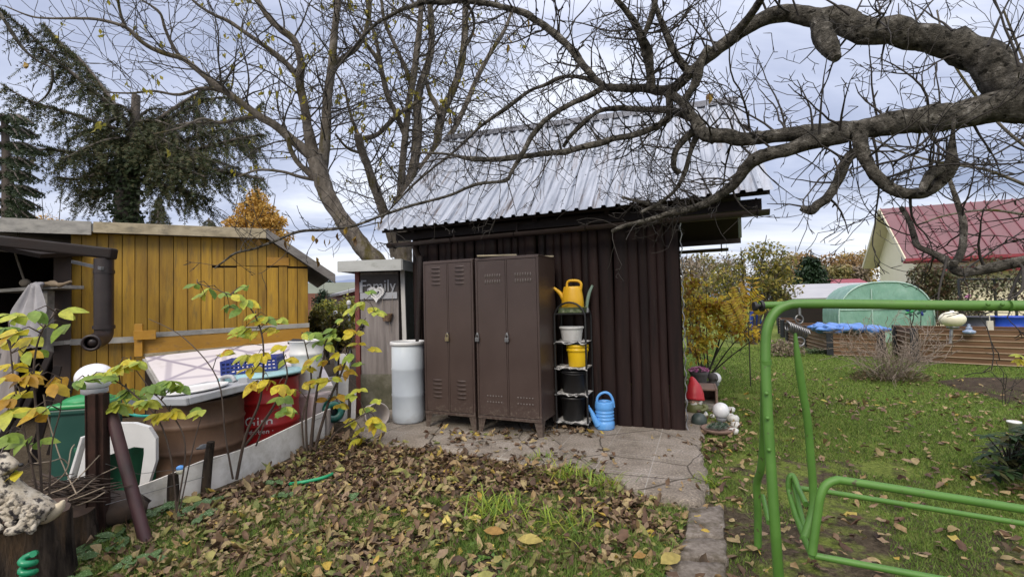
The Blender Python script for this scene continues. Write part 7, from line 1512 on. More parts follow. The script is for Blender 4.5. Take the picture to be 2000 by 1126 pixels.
# taller half bare bush behind
Yt = 14
crown('plum_bush', 'tall half bare bush with olive yellow leaves beyond the shed', 'bush', V((at(1470, 600, Yt).x, Yt, 0)), [blob(1490, 500, Yt, 46, 34), blob(1450, 520, Yt, 44, 30), blob(1520, 525, Yt, 42, 34), blob(1410, 545, Yt, 36, 30), blob(1480, 555, Yt, 56, 30), blob(1535, 560, Yt, 30, 30), blob(1440, 580, Yt, 46, 26), blob(1505, 585, Yt, 44, 26)], ML_OLIVE, 4800, 0.13, 17, 0.05, gap=0.28)
for i, (x, y, Y, w_, h_, lab) in enumerate(((1360, 520, 18, 34, 26, 'grey bare bush directly right of the shed gutter'), (1420, 512, 20, 32, 24, 'grey bare bush between the shed and the tall olive bush'), (1345, 575, 12, 26, 30, 'brownish bush close behind the shed corner'))):
    crown('bare_bush', lab, 'bush', V((at(x, 600, Y).x, Y, 0)), [blob(x, y, Y, w_, h_), blob(x + 18, y + 12, Y, w_, h_), blob(x - 6, y + 30, Y, w_, h_)], ML_AUTUMN[3] if i < 2 else ML_OLIVE, 420 if i < 2 else 900, 0.11, 30 + i, 0.03)
crown('round_conifer', 'dark green rounded conifer left of the house', 'conifer', V((at(1583, 600, 30).x, 30, 0)), [blob(1583, 512, 30, 17, 14), blob(1583, 532, 30, 29, 18), blob(1583, 552, 30, 36, 18), blob(1583, 572, 30, 38, 14)], ML_DARK, 6500, 0.24, 40, 0.15)
labs = ['rust', 'gold', 'olive', 'grey brown']
far = [(1340, 525, 62, 34, 22, 3), (1375, 520, 66, 36, 22, 2), (1425, 530, 70, 34, 20, 3), (1530, 520, 75, 30, 20, 2), (1555, 512, 80, 26, 16, 1), (1575, 516, 70, 24, 18, 0), (1622, 520, 72, 30, 22, 0), (1650, 512, 85, 24, 14, 1), (1668, 522, 76, 24, 22, 0), (1690, 508, 88, 22, 16, 1), (1640, 538, 60, 26, 16, 2), (1605, 538, 64, 22, 18, 2), (1680, 540, 60, 18, 18, 3), (1495, 530, 80, 30, 20, 3)]
pos = ['leftmost of the far trees, beside the shed gutter', 'second far tree from the shed, behind the bare bushes', 'far tree behind the tall olive bush, left side', 'far tree at the right shoulder of the olive bush', 'far tree just above the round conifer left flank', 'far tree peeping over the round conifer', 'far tree right of the round conifer', 'highest far tree midway to the house', 'far tree over the small red roofed shed', 'far tree touching the house gable', 'low far tree behind the small red roofed shed', 'low far tree between conifer and red roofed shed', 'small low far tree by the house wall', 'far tree behind the olive bush, right side']
for i, (x, y, Y, rx, rz, c) in enumerate(far):
    crown('autumn_tree', labs[c] + ' autumn tree, ' + pos[i], 'tree', V((at(x, 600, Y).x, Y, 0)), [blob(x, y - 8, Y, rx * .9, rz * .9), blob(x - rx * .5, y + rz * .6, Y, rx * .6, rz * .7), blob(x + rx * .5, y + rz * .5, Y, rx * .6, rz * .7), blob(x, y + rz * 1.4, Y, rx, rz), blob(x + 2, y + rz * 2.4, Y, rx, rz)], ML_AUTUMN[c], 1500, 0.55, 50 + i, 0.2, 'autumn trees on the far rise', twigs=False)
# house creepers
Yh = 17.5
crown('evergreen_bush', 'dark brownish bush growing against the cream house', 'bush', V((at(1815, 600, Yh).x, Yh, 0)), [blob(1810, 535, Yh, 34, 22), blob(1845, 545, Yh, 32, 26), blob(1800, 560, Yh, 30, 24), blob(1840, 575, Yh, 36, 26), blob(1790, 585, Yh, 22, 20), blob(1815, 610, Yh, 40, 26)], ML_HEDGE, 4200, 0.13, 71, 0.04)
pgx = [(1875, 15.2), (1945, 15.0), (1985, 15.0), (2040, 14.8)]
pg = thing('pergola', 'thin dark pergola frame in front of the cream house', 'pergola', V((at(1875, 600, 15.2).x, 15.2, 0)))
mb = MB(); tops = []
for x, Y in pgx: p = at(x, 600, Y); q = at(x, 545, Y); mb = MB(); mb.tube([V((p.x, p.y, 0)), V((p.x, p.y, q.z))], 0.035, 8); mb.build('post', M_POSTBK, pg, world=True); tops.append(V((p.x, p.y, q.z)))
mb = MB()
for a, c in zip(tops, tops[1:]): mb.tube([a, c], 0.03, 8)
mb.build('beam', M_POSTBK, pg, world=True)
vn = thing('climbing_vine', 'tangled bare vine with dull leaves over the pergola', 'vine', V((tops[0].x + .1, 15.1, 0))); mb = MB(); mn = MB(); rg = random.Random(77)
for i in range(46):
    a = tops[0].lerp(tops[-1], rg.random()) + V((0, rg.uniform(-.2, .2), rg.uniform(-.5, .15))); twig(mb, a, (rv(rg) + V((.3, 0, -.2))).normalized(), rg.uniform(.5, 1.4), 0.012, rg, 2, -0.02, .12, .4, 0, 3, .5)
for i in range(700):
    p = tops[0].lerp(tops[-1], rg.random() ** 1.2) + V((0, rg.uniform(-.3, .3), rg.gauss(-.15, .35))); leaf(mn, p, rv(rg) - Z_ * .5, Z_ + rv(rg), .11, .08, .2, .2, stations=3)
mb.tube([V((tops[0].x + .1, 15.1, 0)), tops[0]], .03, 6); mb.build('stems', M_TWIG, vn, world=True); mn.build('foliage', ML_HEDGE, vn, world=True)
crown('rose_bush', 'rose bush with a pink bloom beside the pergola post', 'bush', V((at(1895, 600, 14).x, 14, 0)), [blob(1885, 600, 14, 18, 26), blob(1905, 610, 14, 16, 22), blob(1850, 615, 13, 20, 20)], ML_HEDGE, 700, 0.11, 83, 0.015)
p = at(1891, 579, 13.8); mb = MB()
for i in range(14): leaf(mb, p, rv(rng), rv(rng), .08, .08, .4, .3, stations=3)
bpy.data.objects['rose_bush']; mb.build('bloom', M_PINK, bpy.data.objects['rose_bush'], world=True)
# shrubs in the gap left of the outhouse
for i, (x, y, Y, w_, h_, m_, lab) in enumerate(((640, 595, 11.5, 26, 18, ML_OLIVE2, 'yellow green shrub in the middle of the gap beside the outhouse'), (682, 590, 12, 24, 20, ML_OLIVE2, 'yellowing shrub touching the outhouse post'), (622, 615, 9.5, 26, 20, ML_OLIVE, 'dull green shrub at the ochre shed corner'), (662, 622, 9.2, 30, 18, ML_OLIVE, 'low dull shrub below the white capped posts'), (632, 575, 15, 14, 18, ML_DARK, 'dark narrow conifer in the gap beside the outhouse'))):
    crown('garden_shrub', lab, 'shrub', V((at(x, 650, Y).x, Y, 0)), [blob(x, y, Y, w_ * .7, h_ * .7), blob(x - 8, y + 16, Y, w_, h_), blob(x + 10, y + 22, Y, w_, h_), blob(x, y + 40, Y, w_, h_)], m_, 1300, 0.10, 90 + i, 0.02)
for x, y, lab in ((622, 545, 'tiny dark tree on the left of the far ridge'), (643, 546, 'tiny dark tree on the right of the far ridge')):
    crown('far_tree', lab, 'tree', V((at(x, 600, 70).x, 70, 0)), [blob(x, y + 6, 70, 7, 8), blob(x - 3, y + 16, 70, 10, 9), blob(x, y + 40, 70, 9, 20)], ML_DARK, 500, 0.6, int(x), 0.15, twigs=False)
# ------------------------------------------------------------------ yellow leaved shrubs at left
MLG = [leafmat('shrub leaf ' + n_, st, 0.42, 0.42) for n_, st in (('green', even([(0.23, 0.35, 0.06), (0.31, 0.42, 0.075), (0.17, 0.28, 0.06)])), ('lime', even([(0.44, 0.50, 0.07), (0.36, 0.45, 0.07), (0.52, 0.54, 0.08)])), ('yellow', even([(0.62, 0.52, 0.045), (0.68, 0.54, 0.04), (0.56, 0.51, 0.055)])), ('orange', even([(0.52, 0.32, 0.03), (0.50, 0.38, 0.04), (0.44, 0.25, 0.03)])))]
rng = random.Random(31)
def compound(mb, p, L, col, rng, out=None):
    out = out or V((rng.uniform(-1, 1), rng.uniform(-.7, .3), rng.uniform(-.3, .2))); out = V(out).normalized()
    side = out.cross(Z_).normalized(); nl = rng.choice((3, 3, 5))
    for k in range(nl):
        a = (k - (nl - 1) / 2) * (0.95 if nl == 3 else 0.62); d = (out * math.cos(a) + side * math.sin(a) - Z_ * rng.uniform(.05, .45)).normalized()
        mb.m = col if rng.random() < .8 else max(0, min(3, col + rng.choice((-1, 1))))
        leaf(mb, p, d, Z_ + V((rng.uniform(-.5, .5), -0.75, 0)), L * rng.uniform(.75, 1.1), L * .52, rng.uniform(.05, .4), rng.uniform(.0, .25))
def leafy(name, label, base, stems, clusters, Y, L, seed, n=2):
    rg = random.Random(seed); g = thing(name, label, 'shrub', base); ms = MB(); ml = MB(); nodes = []
    for lst, dY in stems:
        P, Rr = limb(lst, Y, Y + dY, 5, .08); ms.tube(P, [r_ * .75 for r_ in Rr], 6, cap=False); nodes += P
    for x, y, c in clusters:
        p = at(x, y, Y + rg.uniform(-.14, .14)); q = min(nodes, key=lambda v: (v - p).length)
        ms.tube([q, q.lerp(p, .5) + Z_ * .03, p], [.004, .003, .002], 4, cap=False)
        for _ in range(n): compound(ml, p + rv(rg) * .012, L * rg.uniform(.8, 1.15), c, rg)
    ms.build('stems', M_STEM, g, world=True); ml.build('foliage', MLG, g, world=True); return g
G_, LI, YE, OR = 0, 1, 2, 3
M_STEM = pm('brown shrub stem', [(0.035, 0.024, 0.018), (0.085, 0.06, 0.045)], 12, 0.8, bmp=0.1)
Yq = 2.45; bq = gnd(60, 990); bq = V((at(75, 900, Yq).x, Yq, 0))
leafy('yellow_shrub', 'yellow leaved shrub at the left frame edge below the lean-to', bq, [([(85, 1040, 3), (80, 930, 3), (72, 820, 3), (66, 720, 2.5), (80, 650, 2), (110, 610, 1.2)], 0), ([(90, 1040, 3), (60, 900, 2.5), (30, 760, 2), (20, 680, 1.5)], 0), ([(95, 1040, 2.6), (100, 880, 2), (118, 800, 1.5), (120, 740, 1)], 0)],
    [(68, 606, G_), (118, 606, LI), (40, 618, LI), (15, 612, LI), (95, 632, LI), (132, 632, G_), (30, 648, YE), (60, 655, YE), (12, 672, YE), (48, 690, YE), (78, 684, LI), (22, 712, YE), (85, 722, YE), (55, 735, OR), (8, 735, YE), (118, 736, OR), (95, 750, OR), (20, 778, OR), (60, 800, YE), (82, 806, OR), (40, 770, YE), (15, 800, LI), (20, 862, G_), (50, 858, G_), (78, 860, G_), (34, 922, YE), (12, 845, G_), (2, 640, G_)], Yq, .108, 1, 1)
Yr = 3.05; br = V((at(330, 980, 3.2).x, 3.2, 0))
leafy('yellow_shrub', 'low green yellow shrub branch drooping in front of the brown drum', br, [([(345, 1000, 2.6), (335, 900, 2.4), (310, 820, 2.2), (262, 770, 2), (215, 740, 1.6), (150, 745, 1)], 0), ([(345, 1000, 2.4), (362, 870, 2), (330, 800, 1.6), (290, 755, 1.4), (250, 700, 1)], 0), ([(350, 1000, 2), (380, 860, 1.6), (395, 810, 1)], .1)],
    [(150, 742, G_), (172, 738, G_), (205, 728, LI), (255, 702, YE), (272, 706, LI), (230, 735, G_), (248, 760, G_), (228, 786, LI), (262, 772, G_), (300, 752, G_), (330, 745, G_), (352, 752, G_), (308, 805, YE), (336, 800, YE), (396, 803, LI), (232, 712, YE), (285, 778, LI)], Yr, .095, 1, 2)
Ys_ = 3.75; bs = gnd(460, 930); 
leafy('yellow_shrub', 'tall thin yellow green shrub in front of the red drum', V((bs.x, bs.y, 0)), [([(462, 935, 4.5), (480, 850, 4), (508, 780, 3.2), (515, 700, 2.6), (508, 640, 2.2), (480, 590, 2), (440, 572, 1.6), (385, 552, 1.2)], -.1), ([(455, 935, 3), (440, 850, 2.2), (425, 740, 1.8), (360, 660, 1.4), (290, 622, 1)], .1), ([(478, 870, 4), (530, 800, 3.4), (560, 740, 2.5), (555, 700, 1.5)], 0), ([(500, 870, 2.5), (520, 820, 2), (535, 800, 1.4)], 0), ([(515, 700, 2), (490, 730, 1.4)], 0)],
    [(385, 553, G_), (410, 560, LI), (432, 570, G_), (455, 575, LI), (485, 560, G_), (478, 582, LI), (448, 598, G_), (470, 602, G_), (500, 610, LI), (520, 616, LI), (548, 622, LI), (478, 640, LI), (468, 655, LI), (500, 645, YE), (540, 640, YE), (452, 682, YE), (430, 690, YE), (480, 690, LI), (505, 690, YE), (552, 678, YE), (560, 698, YE), (500, 745, YE), (490, 752, OR), (525, 738, YE), (545, 748, YE), (552, 772, G_), (548, 800, G_), (562, 806, G_), (558, 790, LI), (400, 575, LI), (488, 715, YE)], Ys_, .120, 3, 1)
Yu = 4.55; bu = gnd(606, 888)
leafy('yellow_shrub', 'bushy yellow shrub with brown stems beside the outhouse', V((bu.x, bu.y, 0)), [([(606, 892, 6), (612, 820, 5), (618, 770, 4), (632, 700, 3), (640, 660, 2), (690, 610, 1.5), (725, 575, 1)], 0), ([(600, 892, 4), (598, 800, 3), (608, 740, 2.5), (600, 690, 2), (592, 655, 1.2)], 0), ([(612, 890, 5), (640, 790, 4), (670, 720, 3), (690, 660, 2), (715, 620, 1.2)], .1), ([(618, 890, 3), (660, 840, 2.4), (700, 815, 1.8), (730, 800, 1.2)], -.1), ([(595, 890, 3), (590, 820, 2.5), (600, 780, 2)], .1)],
    [(588, 652, G_), (608, 650, G_), (628, 648, G_), (650, 640, G_), (672, 622, LI), (690, 604, LI), (708, 590, LI), (728, 598, LI), (716, 570, G_), (735, 612, LI), (700, 622, LI), (672, 645, YE), (652, 660, LI), (636, 672, LI), (690, 650, YE), (712, 650, YE), (700, 668, YE), (722, 682, YE), (662, 690, YE), (630, 690, LI), (640, 705, YE), (612, 700, YE), (600, 715, YE), (660, 712, YE), (690, 690, G_), (705, 712, G_), (680, 722, YE), (592, 750, YE), (618, 742, YE), (640, 740, YE), (652, 735, YE), (640, 778, OR), (660, 770, OR), (664, 790, OR), (700, 758, LI), (694, 770, LI), (740, 782, LI), (712, 798, LI), (690, 820, YE), (722, 815, YE), (735, 822, YE), (704, 858, YE), (706, 835, YE), (575, 760, YE), (650, 650, G_), (620, 665, G_)], Yu, .125, 4, 1)
# dark broadleaf evergreen at the right edge
ev = V((at(1985, 900, 3.55).x, 3.6, 0)); g = thing('evergreen_shrub', 'dark glossy leaved shrub at the right frame edge', 'shrub', ev); mb = MB(); ms = MB(); rg = random.Random(8)
ML_EV = leafmat('glossy dark leaf', even([(0.010, 0.026, 0.009), (0.020, 0.045, 0.014), (0.032, 0.06, 0.02), (0.05, 0.05, 0.02)]), .08, .5)
for i in range(60):
    x, y = rg.uniform(1915, 2040), rg.uniform(825, 930)
    if y < 900 - (x - 1900) * .75 and rg.random() < .9: continue
    p = at(x, y, rg.uniform(3.3, 3.9)); ms.tube([ev, ev.lerp(p, .5) + Z_ * .05, p], [.006, .005, .003], 4, cap=False)
    for k in range(9): a = k * 2.4; leaf(mb, p, V((math.cos(a), math.sin(a), rg.uniform(-.35, .4))), Z_, rg.uniform(.07, .11), .035, .25, .2)
ML_EV.node_tree.nodes['Principled BSDF'].inputs['Specular IOR Level'].default_value = 0.12
ms.build('stems', M_TWIG, g, world=True); mb.build('foliage', ML_EV, g, world=True)
# dry shrub in the lawn
ds = gnd(1738, 742); g = thing('dry_shrub', 'dry spreading twiggy shrub in the lawn before the raised beds', 'shrub', (ds.x, ds.y, 0)); mb = MB(); ml = MB(); rg = random.Random(6)
for i in range(80):
    a = rg.uniform(0, 2 * PI); d = V((math.cos(a) * rg.uniform(.3, 1.7), math.sin(a) * rg.uniform(.3, 1), rg.uniform(.5, 1.2))).normalized(); twig(mb, ds + V((rg.uniform(-.25, .25), rg.uniform(-.15, .15), 0)), d, rg.uniform(.45, 1.0), .0058, rg, 2, .03, .1, .14, .2, 3, .45)
for i in range(750):
    a = rg.uniform(0, 2 * PI); r = .55 * math.sqrt(rg.random()); p = ds + V((math.cos(a) * r, math.sin(a) * r * .7, rg.uniform(0, .28) * (1 - r / .7))); leaf(ml, p, V((math.cos(a), math.sin(a), rg.uniform(0, 1.2))), rv(rg), .07, .02, .2, .1, stations=3)
mb.build('stems', pm('grey tan twig', [(0.16, 0.125, 0.10), (0.30, 0.24, 0.19)], 9, .9, bmp=0), g, world=True); ml.build('basal_leaves', leafmat('olive basal leaves', even([(0.07, 0.08, 0.03), (0.11, 0.11, 0.05), (0.16, 0.12, 0.07)]), .2), g, world=True)
tl_ = gnd(1600, 690); g = thing('grass_clump', 'grey green clump at the front corner of the first raised bed', 'plant', (tl_.x, tl_.y, 0)); mb = MB()
for i in range(160): a = rg.uniform(0, 2 * PI); leaf(mb, tl_ + V((rg.uniform(-.2, .2), rg.uniform(-.1, .1), 0)), V((math.cos(a), math.sin(a), rg.uniform(.4, 1.6))), Z_, rg.uniform(.15, .34), .025, .5, .1, stations=3)
mb.build('blades', leafmat('grey green blades', even([(0.08, 0.12, 0.06), (0.13, 0.18, 0.09)]), .2), g, world=True)
tl_ = gnd(1550, 690); crown('dry_weeds', 'dry weedy growth in front of the farthest raised bed', 'plant', gnd(1525, 695), [blob(1525, 678, 11, 28, 18), blob(1555, 685, 11, 20, 14)], ML_AUTUMN[3], 700, .07, 60, .006)
sp0 = gnd(1962, 790); g = thing('weed_stem', 'thin dark weed stems beside the dug soil at right', 'plant', (sp0.x, sp0.y, 0)); mb = MB()
for dx in (-8, 4, 14): a = at(1962 + dx * .4, 790, sp0.y); twig(mb, a, V((dx * .02, 0, 1)), rg.uniform(.25, .45), .004, rg, 1, .1, .06, .15, .2, 3, .4)
mb.build('stems', M_TWIG, g, world=True)
yy = at(1992, 692, 3.2); g = thing('young_tree', 'yellow green leafy sprig at the right frame edge', 'plant', (yy.x + .12, 3.2, 0)); mb = MB(); mb.tube([V((yy.x + .12, 3.2, 0)), V((yy.x + .10, 3.2, yy.z * .7)), yy], .004, 5); mb.build('stem', M_TWIG, g, world=True); mb = MB(); compound(mb, yy, .055, 1, rg, (-1, -.3, 0)); compound(mb, yy - Z_ * .03, .05, 2, rg, (-.6, -.3, -.5)); mb.build('foliage', MLG, g, world=True)
# ------------------------------------------------------------------ dug soil patch
ring = [gnd(x, y, .0) for x, y in ((1815, 742), (1880, 736), (1960, 735), (2060, 738), (2060, 800), (1990, 790), (1920, 775), (1850, 758))]; ce = sum(ring, V()) / len(ring); mb = MB(); n = 48; vs = []
for k in (1, .8, .5, .2):
    for i in range(n):
        t = i / n * len(ring); p = ring[int(t)].lerp(ring[(int(t) + 1) % len(ring)], t % 1); q = ce + (p - ce) * (k * (1 + .12 * noise.noise(p * 2.3))); q.z = (.0 if k == 1 else .022) + .03 * noise.noise(q * 5) * (k < 1) - .015 * (k == 1); vs.append(q)
mb.add(vs, [(j * n + i, j * n + (i + 1) % n, (j + 1) * n + (i + 1) % n, (j + 1) * n + i) for j in range(3) for i in range(n)] + [tuple(3 * n + i for i in range(n))], True); struct(mb.build('soil_patch', M_SOIL))
# ------------------------------------------------------------------ fallen leaves
def inside(poly, x, y):
    c = False; n = len(poly); j = n - 1
    for i in range(n):
        xi, yi = poly[i]; xj, yj = poly[j]
        if (yi > y) != (yj > y) and x < (xj - xi) * (y - yi) / (yj - yi) + xi: c = not c
        j = i
    return c
BED = [(640, 850), (722, 862), (905, 890), (975, 900), (1050, 915), (1160, 925), (1250, 968), (1338, 990), (1325, 1060), (1290, 1140), (60, 1140), (205, 1035), (330, 992), (480, 945)]
APRON = [tuple(e) for e in edge] + [(1340, 846), (1205, 830), (1100, 815), (830, 810), (700, 830)]
rng = random.Random(17)
ML_LIT = [leafmat('fallen leaf ' + n_, even(c), .12, .6) for n_, c in (('brown', [(0.092, 0.052, 0.030), (0.15, 0.092, 0.054), (0.042, 0.025, 0.017), (0.20, 0.135, 0.082), (0.11, 0.058, 0.038), (0.062, 0.042, 0.025), (0.25, 0.175, 0.11)]), ('tan', [(0.28, 0.22, 0.105), (0.25, 0.19, 0.09), (0.36, 0.28, 0.145), (0.28, 0.19, 0.09)]), ('olive', [(0.20, 0.20, 0.06), (0.27, 0.24, 0.08), (0.15, 0.17, 0.05)]), ('gold', [(0.42, 0.31, 0.05), (0.38, 0.26, 0.05), (0.48, 0.38, 0.10)]))]
def litter_leaf(mb, p, L, rng, mi, cr=.075):
    mb.m = mi; n0 = len(mb.v); a = rng.uniform(0, 2 * PI); tilt = rng.gauss(0.08, .26); d = V((math.cos(a), math.sin(a), tilt)); up = (Z_ + V((rng.gauss(0, .36), rng.gauss(0, .36), 0))).normalized()
    leaf(mb, p, d, up, L, L * rng.uniform(.40, .66), rng.gauss(.15, .5), rng.uniform(-.3, 1.0))
    for q in range(n0, len(mb.v)): v = mb.v[q]; mb.v[q] = (v[0] + rng.gauss(0, cr * min(L, .055)), v[1] + rng.gauss(0, cr * min(L, .055)), max(v[2] + rng.gauss(0, cr * L * .8), .003))
def pick(rng, py=900): r = rng.random(); k = min(1, max(0, (py - 900) / 200)); return 0 if r < .66 - .24 * k else 1 if r < .86 - .10 * k else 2 if r < .96 else 3
mb = MB(); cnt = 0; tries = 0
while cnt < 13500 and tries < 240000:
    tries += 1; x = rng.uniform(-3.0, 1.7); y = rng.uniform(1.75, 5.6); px, py = proj((x, y, 0))
    if not inside(BED, px, py): continue
    den = 1.0 if py < 950 else max(.62, 1 - (py - 950) / 330)
    if px > 1000 and py > 960: den *= .62
    cl_n = noise.noise(V((x * 2.2, y * 2.2, 7))); den *= .75 + cl_n * .9
    if rng.random() > den: continue
    litter_leaf(mb, V((x, y, gz(x, y) + rng.uniform(.004, .045))), rng.choice((.025, .035, .04, .048, .055, .06, .07, .085)), rng, pick(rng, py)); cnt += 1
o = mb.build('leaf_litter', ML_LIT); tag(o, 'thick brown carpet of fallen leaves in the near left bed', 'fallen leaves', kind='stuff')
mb = MB(); cnt = 0; tries = 0
while cnt < 1500 and tries < 60000:
    tries += 1; x = rng.uniform(.8, 7.5); y = rng.uniform(1.9, 9.0); px, py = proj((x, y, 0))
    if px < 1330 or px > 2080 or inside(APRON, px, py) or py < 705: continue
    den = .22 + 1.5 * max(0, noise.noise(V((x * 1.3, y * 1.3, 2)))) + (.6 if px < 1460 and py > 830 else 0)
    if y > 6.5: den *= .35
    if rng.random() > den: continue
    litter_leaf(mb, V((x, y, gz(x, y) + rng.uniform(.012, .04))), rng.uniform(.03, .085), rng, 1 if rng.random() < .40 else 0 if rng.random() < .90 else 3, .07); cnt += 1
o = mb.build('scattered_leaves', ML_LIT); tag(o, 'scattered dry leaves over the lawn at right', 'fallen leaves', kind='stuff')
mb = MB()
def drop(x, y, mi, L, zz=.055, sx=10, sy=4):
    p = gnd(x + rng.gauss(0, sx), y + rng.gauss(0, sy), zz); litter_leaf(mb, p + Z_ * .006, L, rng, mi)
for _ in range(70): drop(rng.uniform(830, 1080), 862, pick(rng), rng.uniform(.05, .09), sy=7)
for _ in range(90): drop(rng.uniform(1060, 1160), 838, 0 if rng.random() < .7 else 1, rng.uniform(.04, .08), sy=6)
for _ in range(60): drop(rng.uniform(840, 1060), 845, pick(rng), rng.uniform(.05, .08), sy=5)
for _ in range(130): drop(rng.uniform(760, 1200), 878 + (rng.uniform(760, 1200) - 760) * .10, 0 if rng.random() < .7 else 1, rng.uniform(.05, .09), sy=6)
for x, y in ((862, 843), (925, 850), (958, 848), (948, 852), (1165, 845), (1168, 843), (880, 846)): drop(x, y, 3, .09, sx=2, sy=1)
for _ in range(26): drop(rng.uniform(1180, 1360), rng.uniform(850, 960), 0 if rng.random() < .6 else 1, rng.uniform(.03, .06))
for _ in range(150): drop(rng.uniform(1345, 1450), rng.uniform(790, 880), 0 if rng.random() < .6 else 1, rng.uniform(.05, .09), .01)
o = mb.build('apron_leaves', ML_LIT); tag(o, 'dry leaves blown onto the concrete apron around the lockers', 'fallen leaves', kind='stuff')
# the few conspicuous big leaves
M_BIG = [leafmat('damp fallen leaf ' + n_, even(c), .15, .6) for n_, c in (('g', [(.25, .27, .07)]), ('l', [(.34, .33, .10)]), ('y', [(.42, .34, .10)]), ('o', [(.36, .21, .06)]))]
big = [(1010, 1052, YE, .15, 'large pale yellow leaf lying in the middle of the bed'), (985, 1040, OR, .13, 'amber leaf touching the large pale yellow leaf'), (655, 915, LI, .11, 'lime leaf beside the green hose piece'), (395, 975, LI, .14, 'long lime leaf lying below the white edging board'), (1290, 1100, YE, .15, 'olive yellow leaf beside the near end of the path'), (965, 1118, LI, .10, 'pale lime leaf at the bottom of the photo'), (700, 862, YE, .08, 'bright yellow leaf under the bushy yellow shrub'), (1262, 1082, OR, .08, 'orange leaf near the path slabs'), (765, 920, LI, .11, 'lime green leaf below the lockers on the leaf carpet')]
for i, (x, y, c, L, lab) in enumerate(big):
    p = gnd(x, y, .05); mb = MB(); mb.m = 0; a = rng.uniform(-.6, .6) + (PI if i % 2 else 0); leaf(mb, p, V((math.cos(a), math.sin(a), .12)), Z_ + V((0, -.3, 0)), L, L * .55, .12, .15); o = mb.build('fallen_leaf', M_BIG[c], base=p); tag(o, lab, 'leaf', 'large fallen leaves')
# ------------------------------------------------------------------ strap grass clumps
ML_STRAP = leafmat('strap grass', even([(0.20, 0.33, 0.04), (0.31, 0.43, 0.055), (0.44, 0.47, 0.07), (0.14, 0.24, 0.045)]), .4, .45)
for i, (x, y, r, n_, lab) in enumerate(((965, 1010, .20, 130, 'largest strap leaved grass clump in the leaf bed'), (1110, 935, .17, 120, 'strap grass clump along the apron edge, in its middle'), (1175, 955, .14, 90, 'strap grass clump at the right of the apron edge'), (1055, 905, .12, 60, 'strap grass clump at the left of the apron edge'), (1105, 1030, .17, 80, 'thin yellowish grass clump right of the largest clump'), (1385, 950, .09, 60, 'short grass clump at the front corner of the apron'))):
    p = gnd(x, y); g = thing('grass_clump', lab, 'grass clump', (p.x, p.y, 0), 0, 'strap grass clumps'); mb = MB()
    for k in range(n_):
        a = rng.uniform(0, 2 * PI); q = V((rng.gauss(0, r * .5), rng.gauss(0, r * .4), 0)); L = rng.uniform(.16, .36) * (r / .17) ** .5; d = V((math.cos(a), math.sin(a), rng.uniform(.9, 2.6))).normalized(); s_ = d.cross(Z_).normalized() * .0055; vs = []
        for j in range(5):
            t = j / 4; c = q + d * (L * t) - Z_ * (L * .55 * t * t) + V((0, 0, 0)); c.z = max(c.z, .012); wj = 1 - t * .9; vs += [c - s_ * wj, c + s_ * wj]
        mb.add(vs, [(j * 2, j * 2 + 1, j * 2 + 3, j * 2 + 2) for j in range(4)], True)
    mb.build('blades', ML_STRAP, g)
# ------------------------------------------------------------------ lawn, weeds and spotted ground cover
ML_GRASS = leafmat('lawn blade', even([(0.115, 0.20, 0.030), (0.155, 0.26, 0.042), (0.20, 0.31, 0.06), (0.25, 0.30, 0.085), (0.10, 0.135, 0.038)]), .35, .7)
mb = MB(); cnt = 0; V_ = []; F_ = []
def blade(x, y, h):
    a = rng.uniform(0, 2 * PI); w_ = .0028 + .0011 * max(0, y - 2); z = gz(x, y); lx, ly = rng.gauss(0, .55) * h, rng.gauss(0, .55) * h; b_ = len(V_); ca, sa = math.cos(a) * w_, math.sin(a) * w_
    V_.extend([(x - ca, y - sa, z - .004), (x + ca, y + sa, z - .004), (x + lx, y + ly, z + h)]); F_.append((b_, b_ + 1, b_ + 2))
for _ in range(330000):
    y = 1.8 + 11.5 * rng.random() ** 1.6; x = rng.uniform(-.2, 1.14) * y + rng.uniform(-.3, .3); px, py = proj((x, y, 0))
    if px < 1180 or px > 2030 or py > 1140: continue
    if px < 1345 and y < 6.2 and not (py > 985): continue
    if inside(APRON, px, py) or (1318 < px < 1424 and py > 985): continue
    k = x * .30 + y * .09 + 1.5 * noise.noise(V((x * 1.7, y * 1.7, 9))) + .5 * noise.noise(V((x * .6, y * .6, 4)))
    if px < 1345: k -= .15
    k -= .30 * max(0, min(1, (5.5 - y) / 3.5))
    if rng.random() > (k - .46) * 1.6: continue
    blade(x, y, rng.uniform(.010, .032) * (1.25 if y > 4.5 else 1))
for _ in range(90000):
    x = rng.uniform(-2.6, 1.3); y = rng.uniform(1.8, 3.4); px, py = proj((x, y, 0))
    if not inside(BED, px, py) or py < 930: continue
    if noise.noise(V((x * 3.1, y * 3.1, 12))) < .20 - (py - 930) / 500: continue
    blade(x, y, rng.uniform(.025, .075))
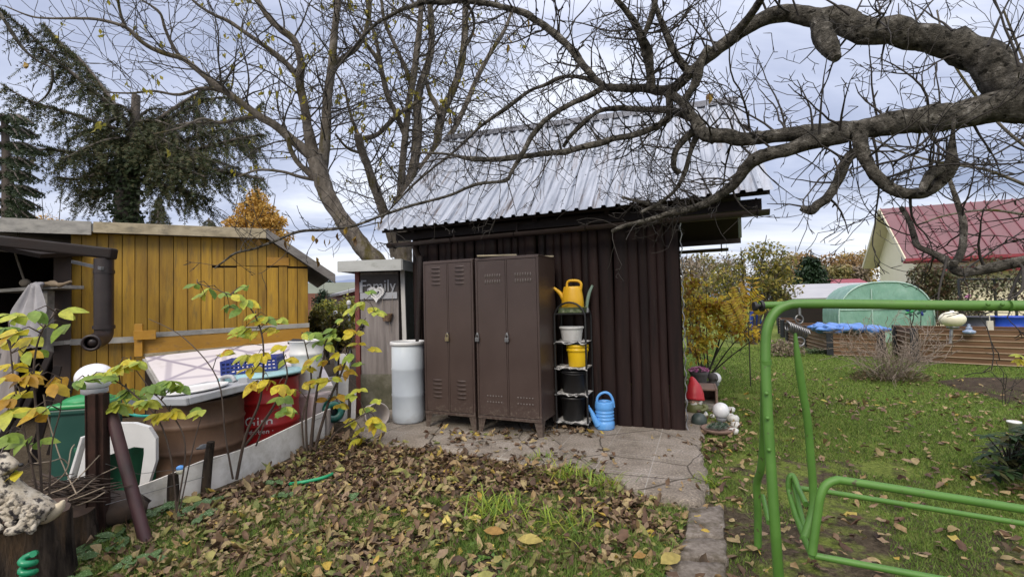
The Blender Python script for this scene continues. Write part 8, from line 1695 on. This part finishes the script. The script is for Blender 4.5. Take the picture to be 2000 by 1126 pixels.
mb.add(V_, F_); o = mb.build('lawn_grass', ML_GRASS); tag(o, 'short mossy lawn grass between the fallen leaves', 'grass', kind='stuff')
ML_WEED = leafmat('weed leaf', even([(0.07, 0.15, 0.03), (0.11, 0.21, 0.04), (0.05, 0.11, 0.04), (0.15, 0.24, 0.05)]), .25)
mb = MB(); cnt = 0
while cnt < 900:
    x = rng.uniform(-2.5, 1.4); y = rng.uniform(1.8, 3.9); px, py = proj((x, y, 0))
    if not inside(BED, px, py) or py < 925 or noise.noise(V((x * 2.6, y * 2.6, 21))) < -.05: continue
    p = V((x, y, gz(x, y) + .01)); k = rng.randint(3, 6)
    for j in range(k): a = 2 * PI * j / k + rng.random(); leaf(mb, p, V((math.cos(a), math.sin(a), rng.uniform(.3, .9))), Z_, rng.uniform(.02, .045), .022, .3, .1, stations=3)
    cnt += 1
o = mb.build('low_weeds', ML_WEED); tag(o, 'small green weeds sprouting through the leaf litter', 'weeds', kind='stuff')
m, nt, b, oc = newmat('spotted lungwort leaf'); vo = nt.nodes.new('ShaderNodeTexVoronoi'); vo.inputs['Scale'].default_value = 95; nt.links.new(oc, vo.inputs['Vector'])
nt.links.new(mix(nt, ramp(nt, vo.outputs['Distance'], [(.22, 1.0), (.32, 0.0)]), (0.045, 0.095, 0.024), (0.20, 0.27, 0.15)), b.inputs['Base Color']); b.inputs['Roughness'].default_value = .6
mb = MB()
for x, y in ((228, 1045), (245, 1035), (270, 1015), (285, 1000), (300, 1003), (125, 1095), (145, 1085), (160, 1090), (150, 1120), (260, 1100), (345, 985), (320, 995), (365, 1000), (540, 945), (560, 965), (235, 1060), (390, 1010), (290, 1095), (690, 975), (380, 985), (420, 980)):
    p = gnd(x, y, .03)
    for j in range(5): a = rng.uniform(0, 2 * PI); leaf(mb, p + V((rng.uniform(-.03, .03), rng.uniform(-.03, .03), 0)), V((math.cos(a), math.sin(a), rng.uniform(.2, .6))), Z_ + V((0, -.4, 0)), rng.uniform(.06, .12), .05, .3, .15)
o = mb.build('spotted_ground_cover', m); tag(o, 'white spotted dark green ground cover along the edging board', 'ground cover', kind='stuff')
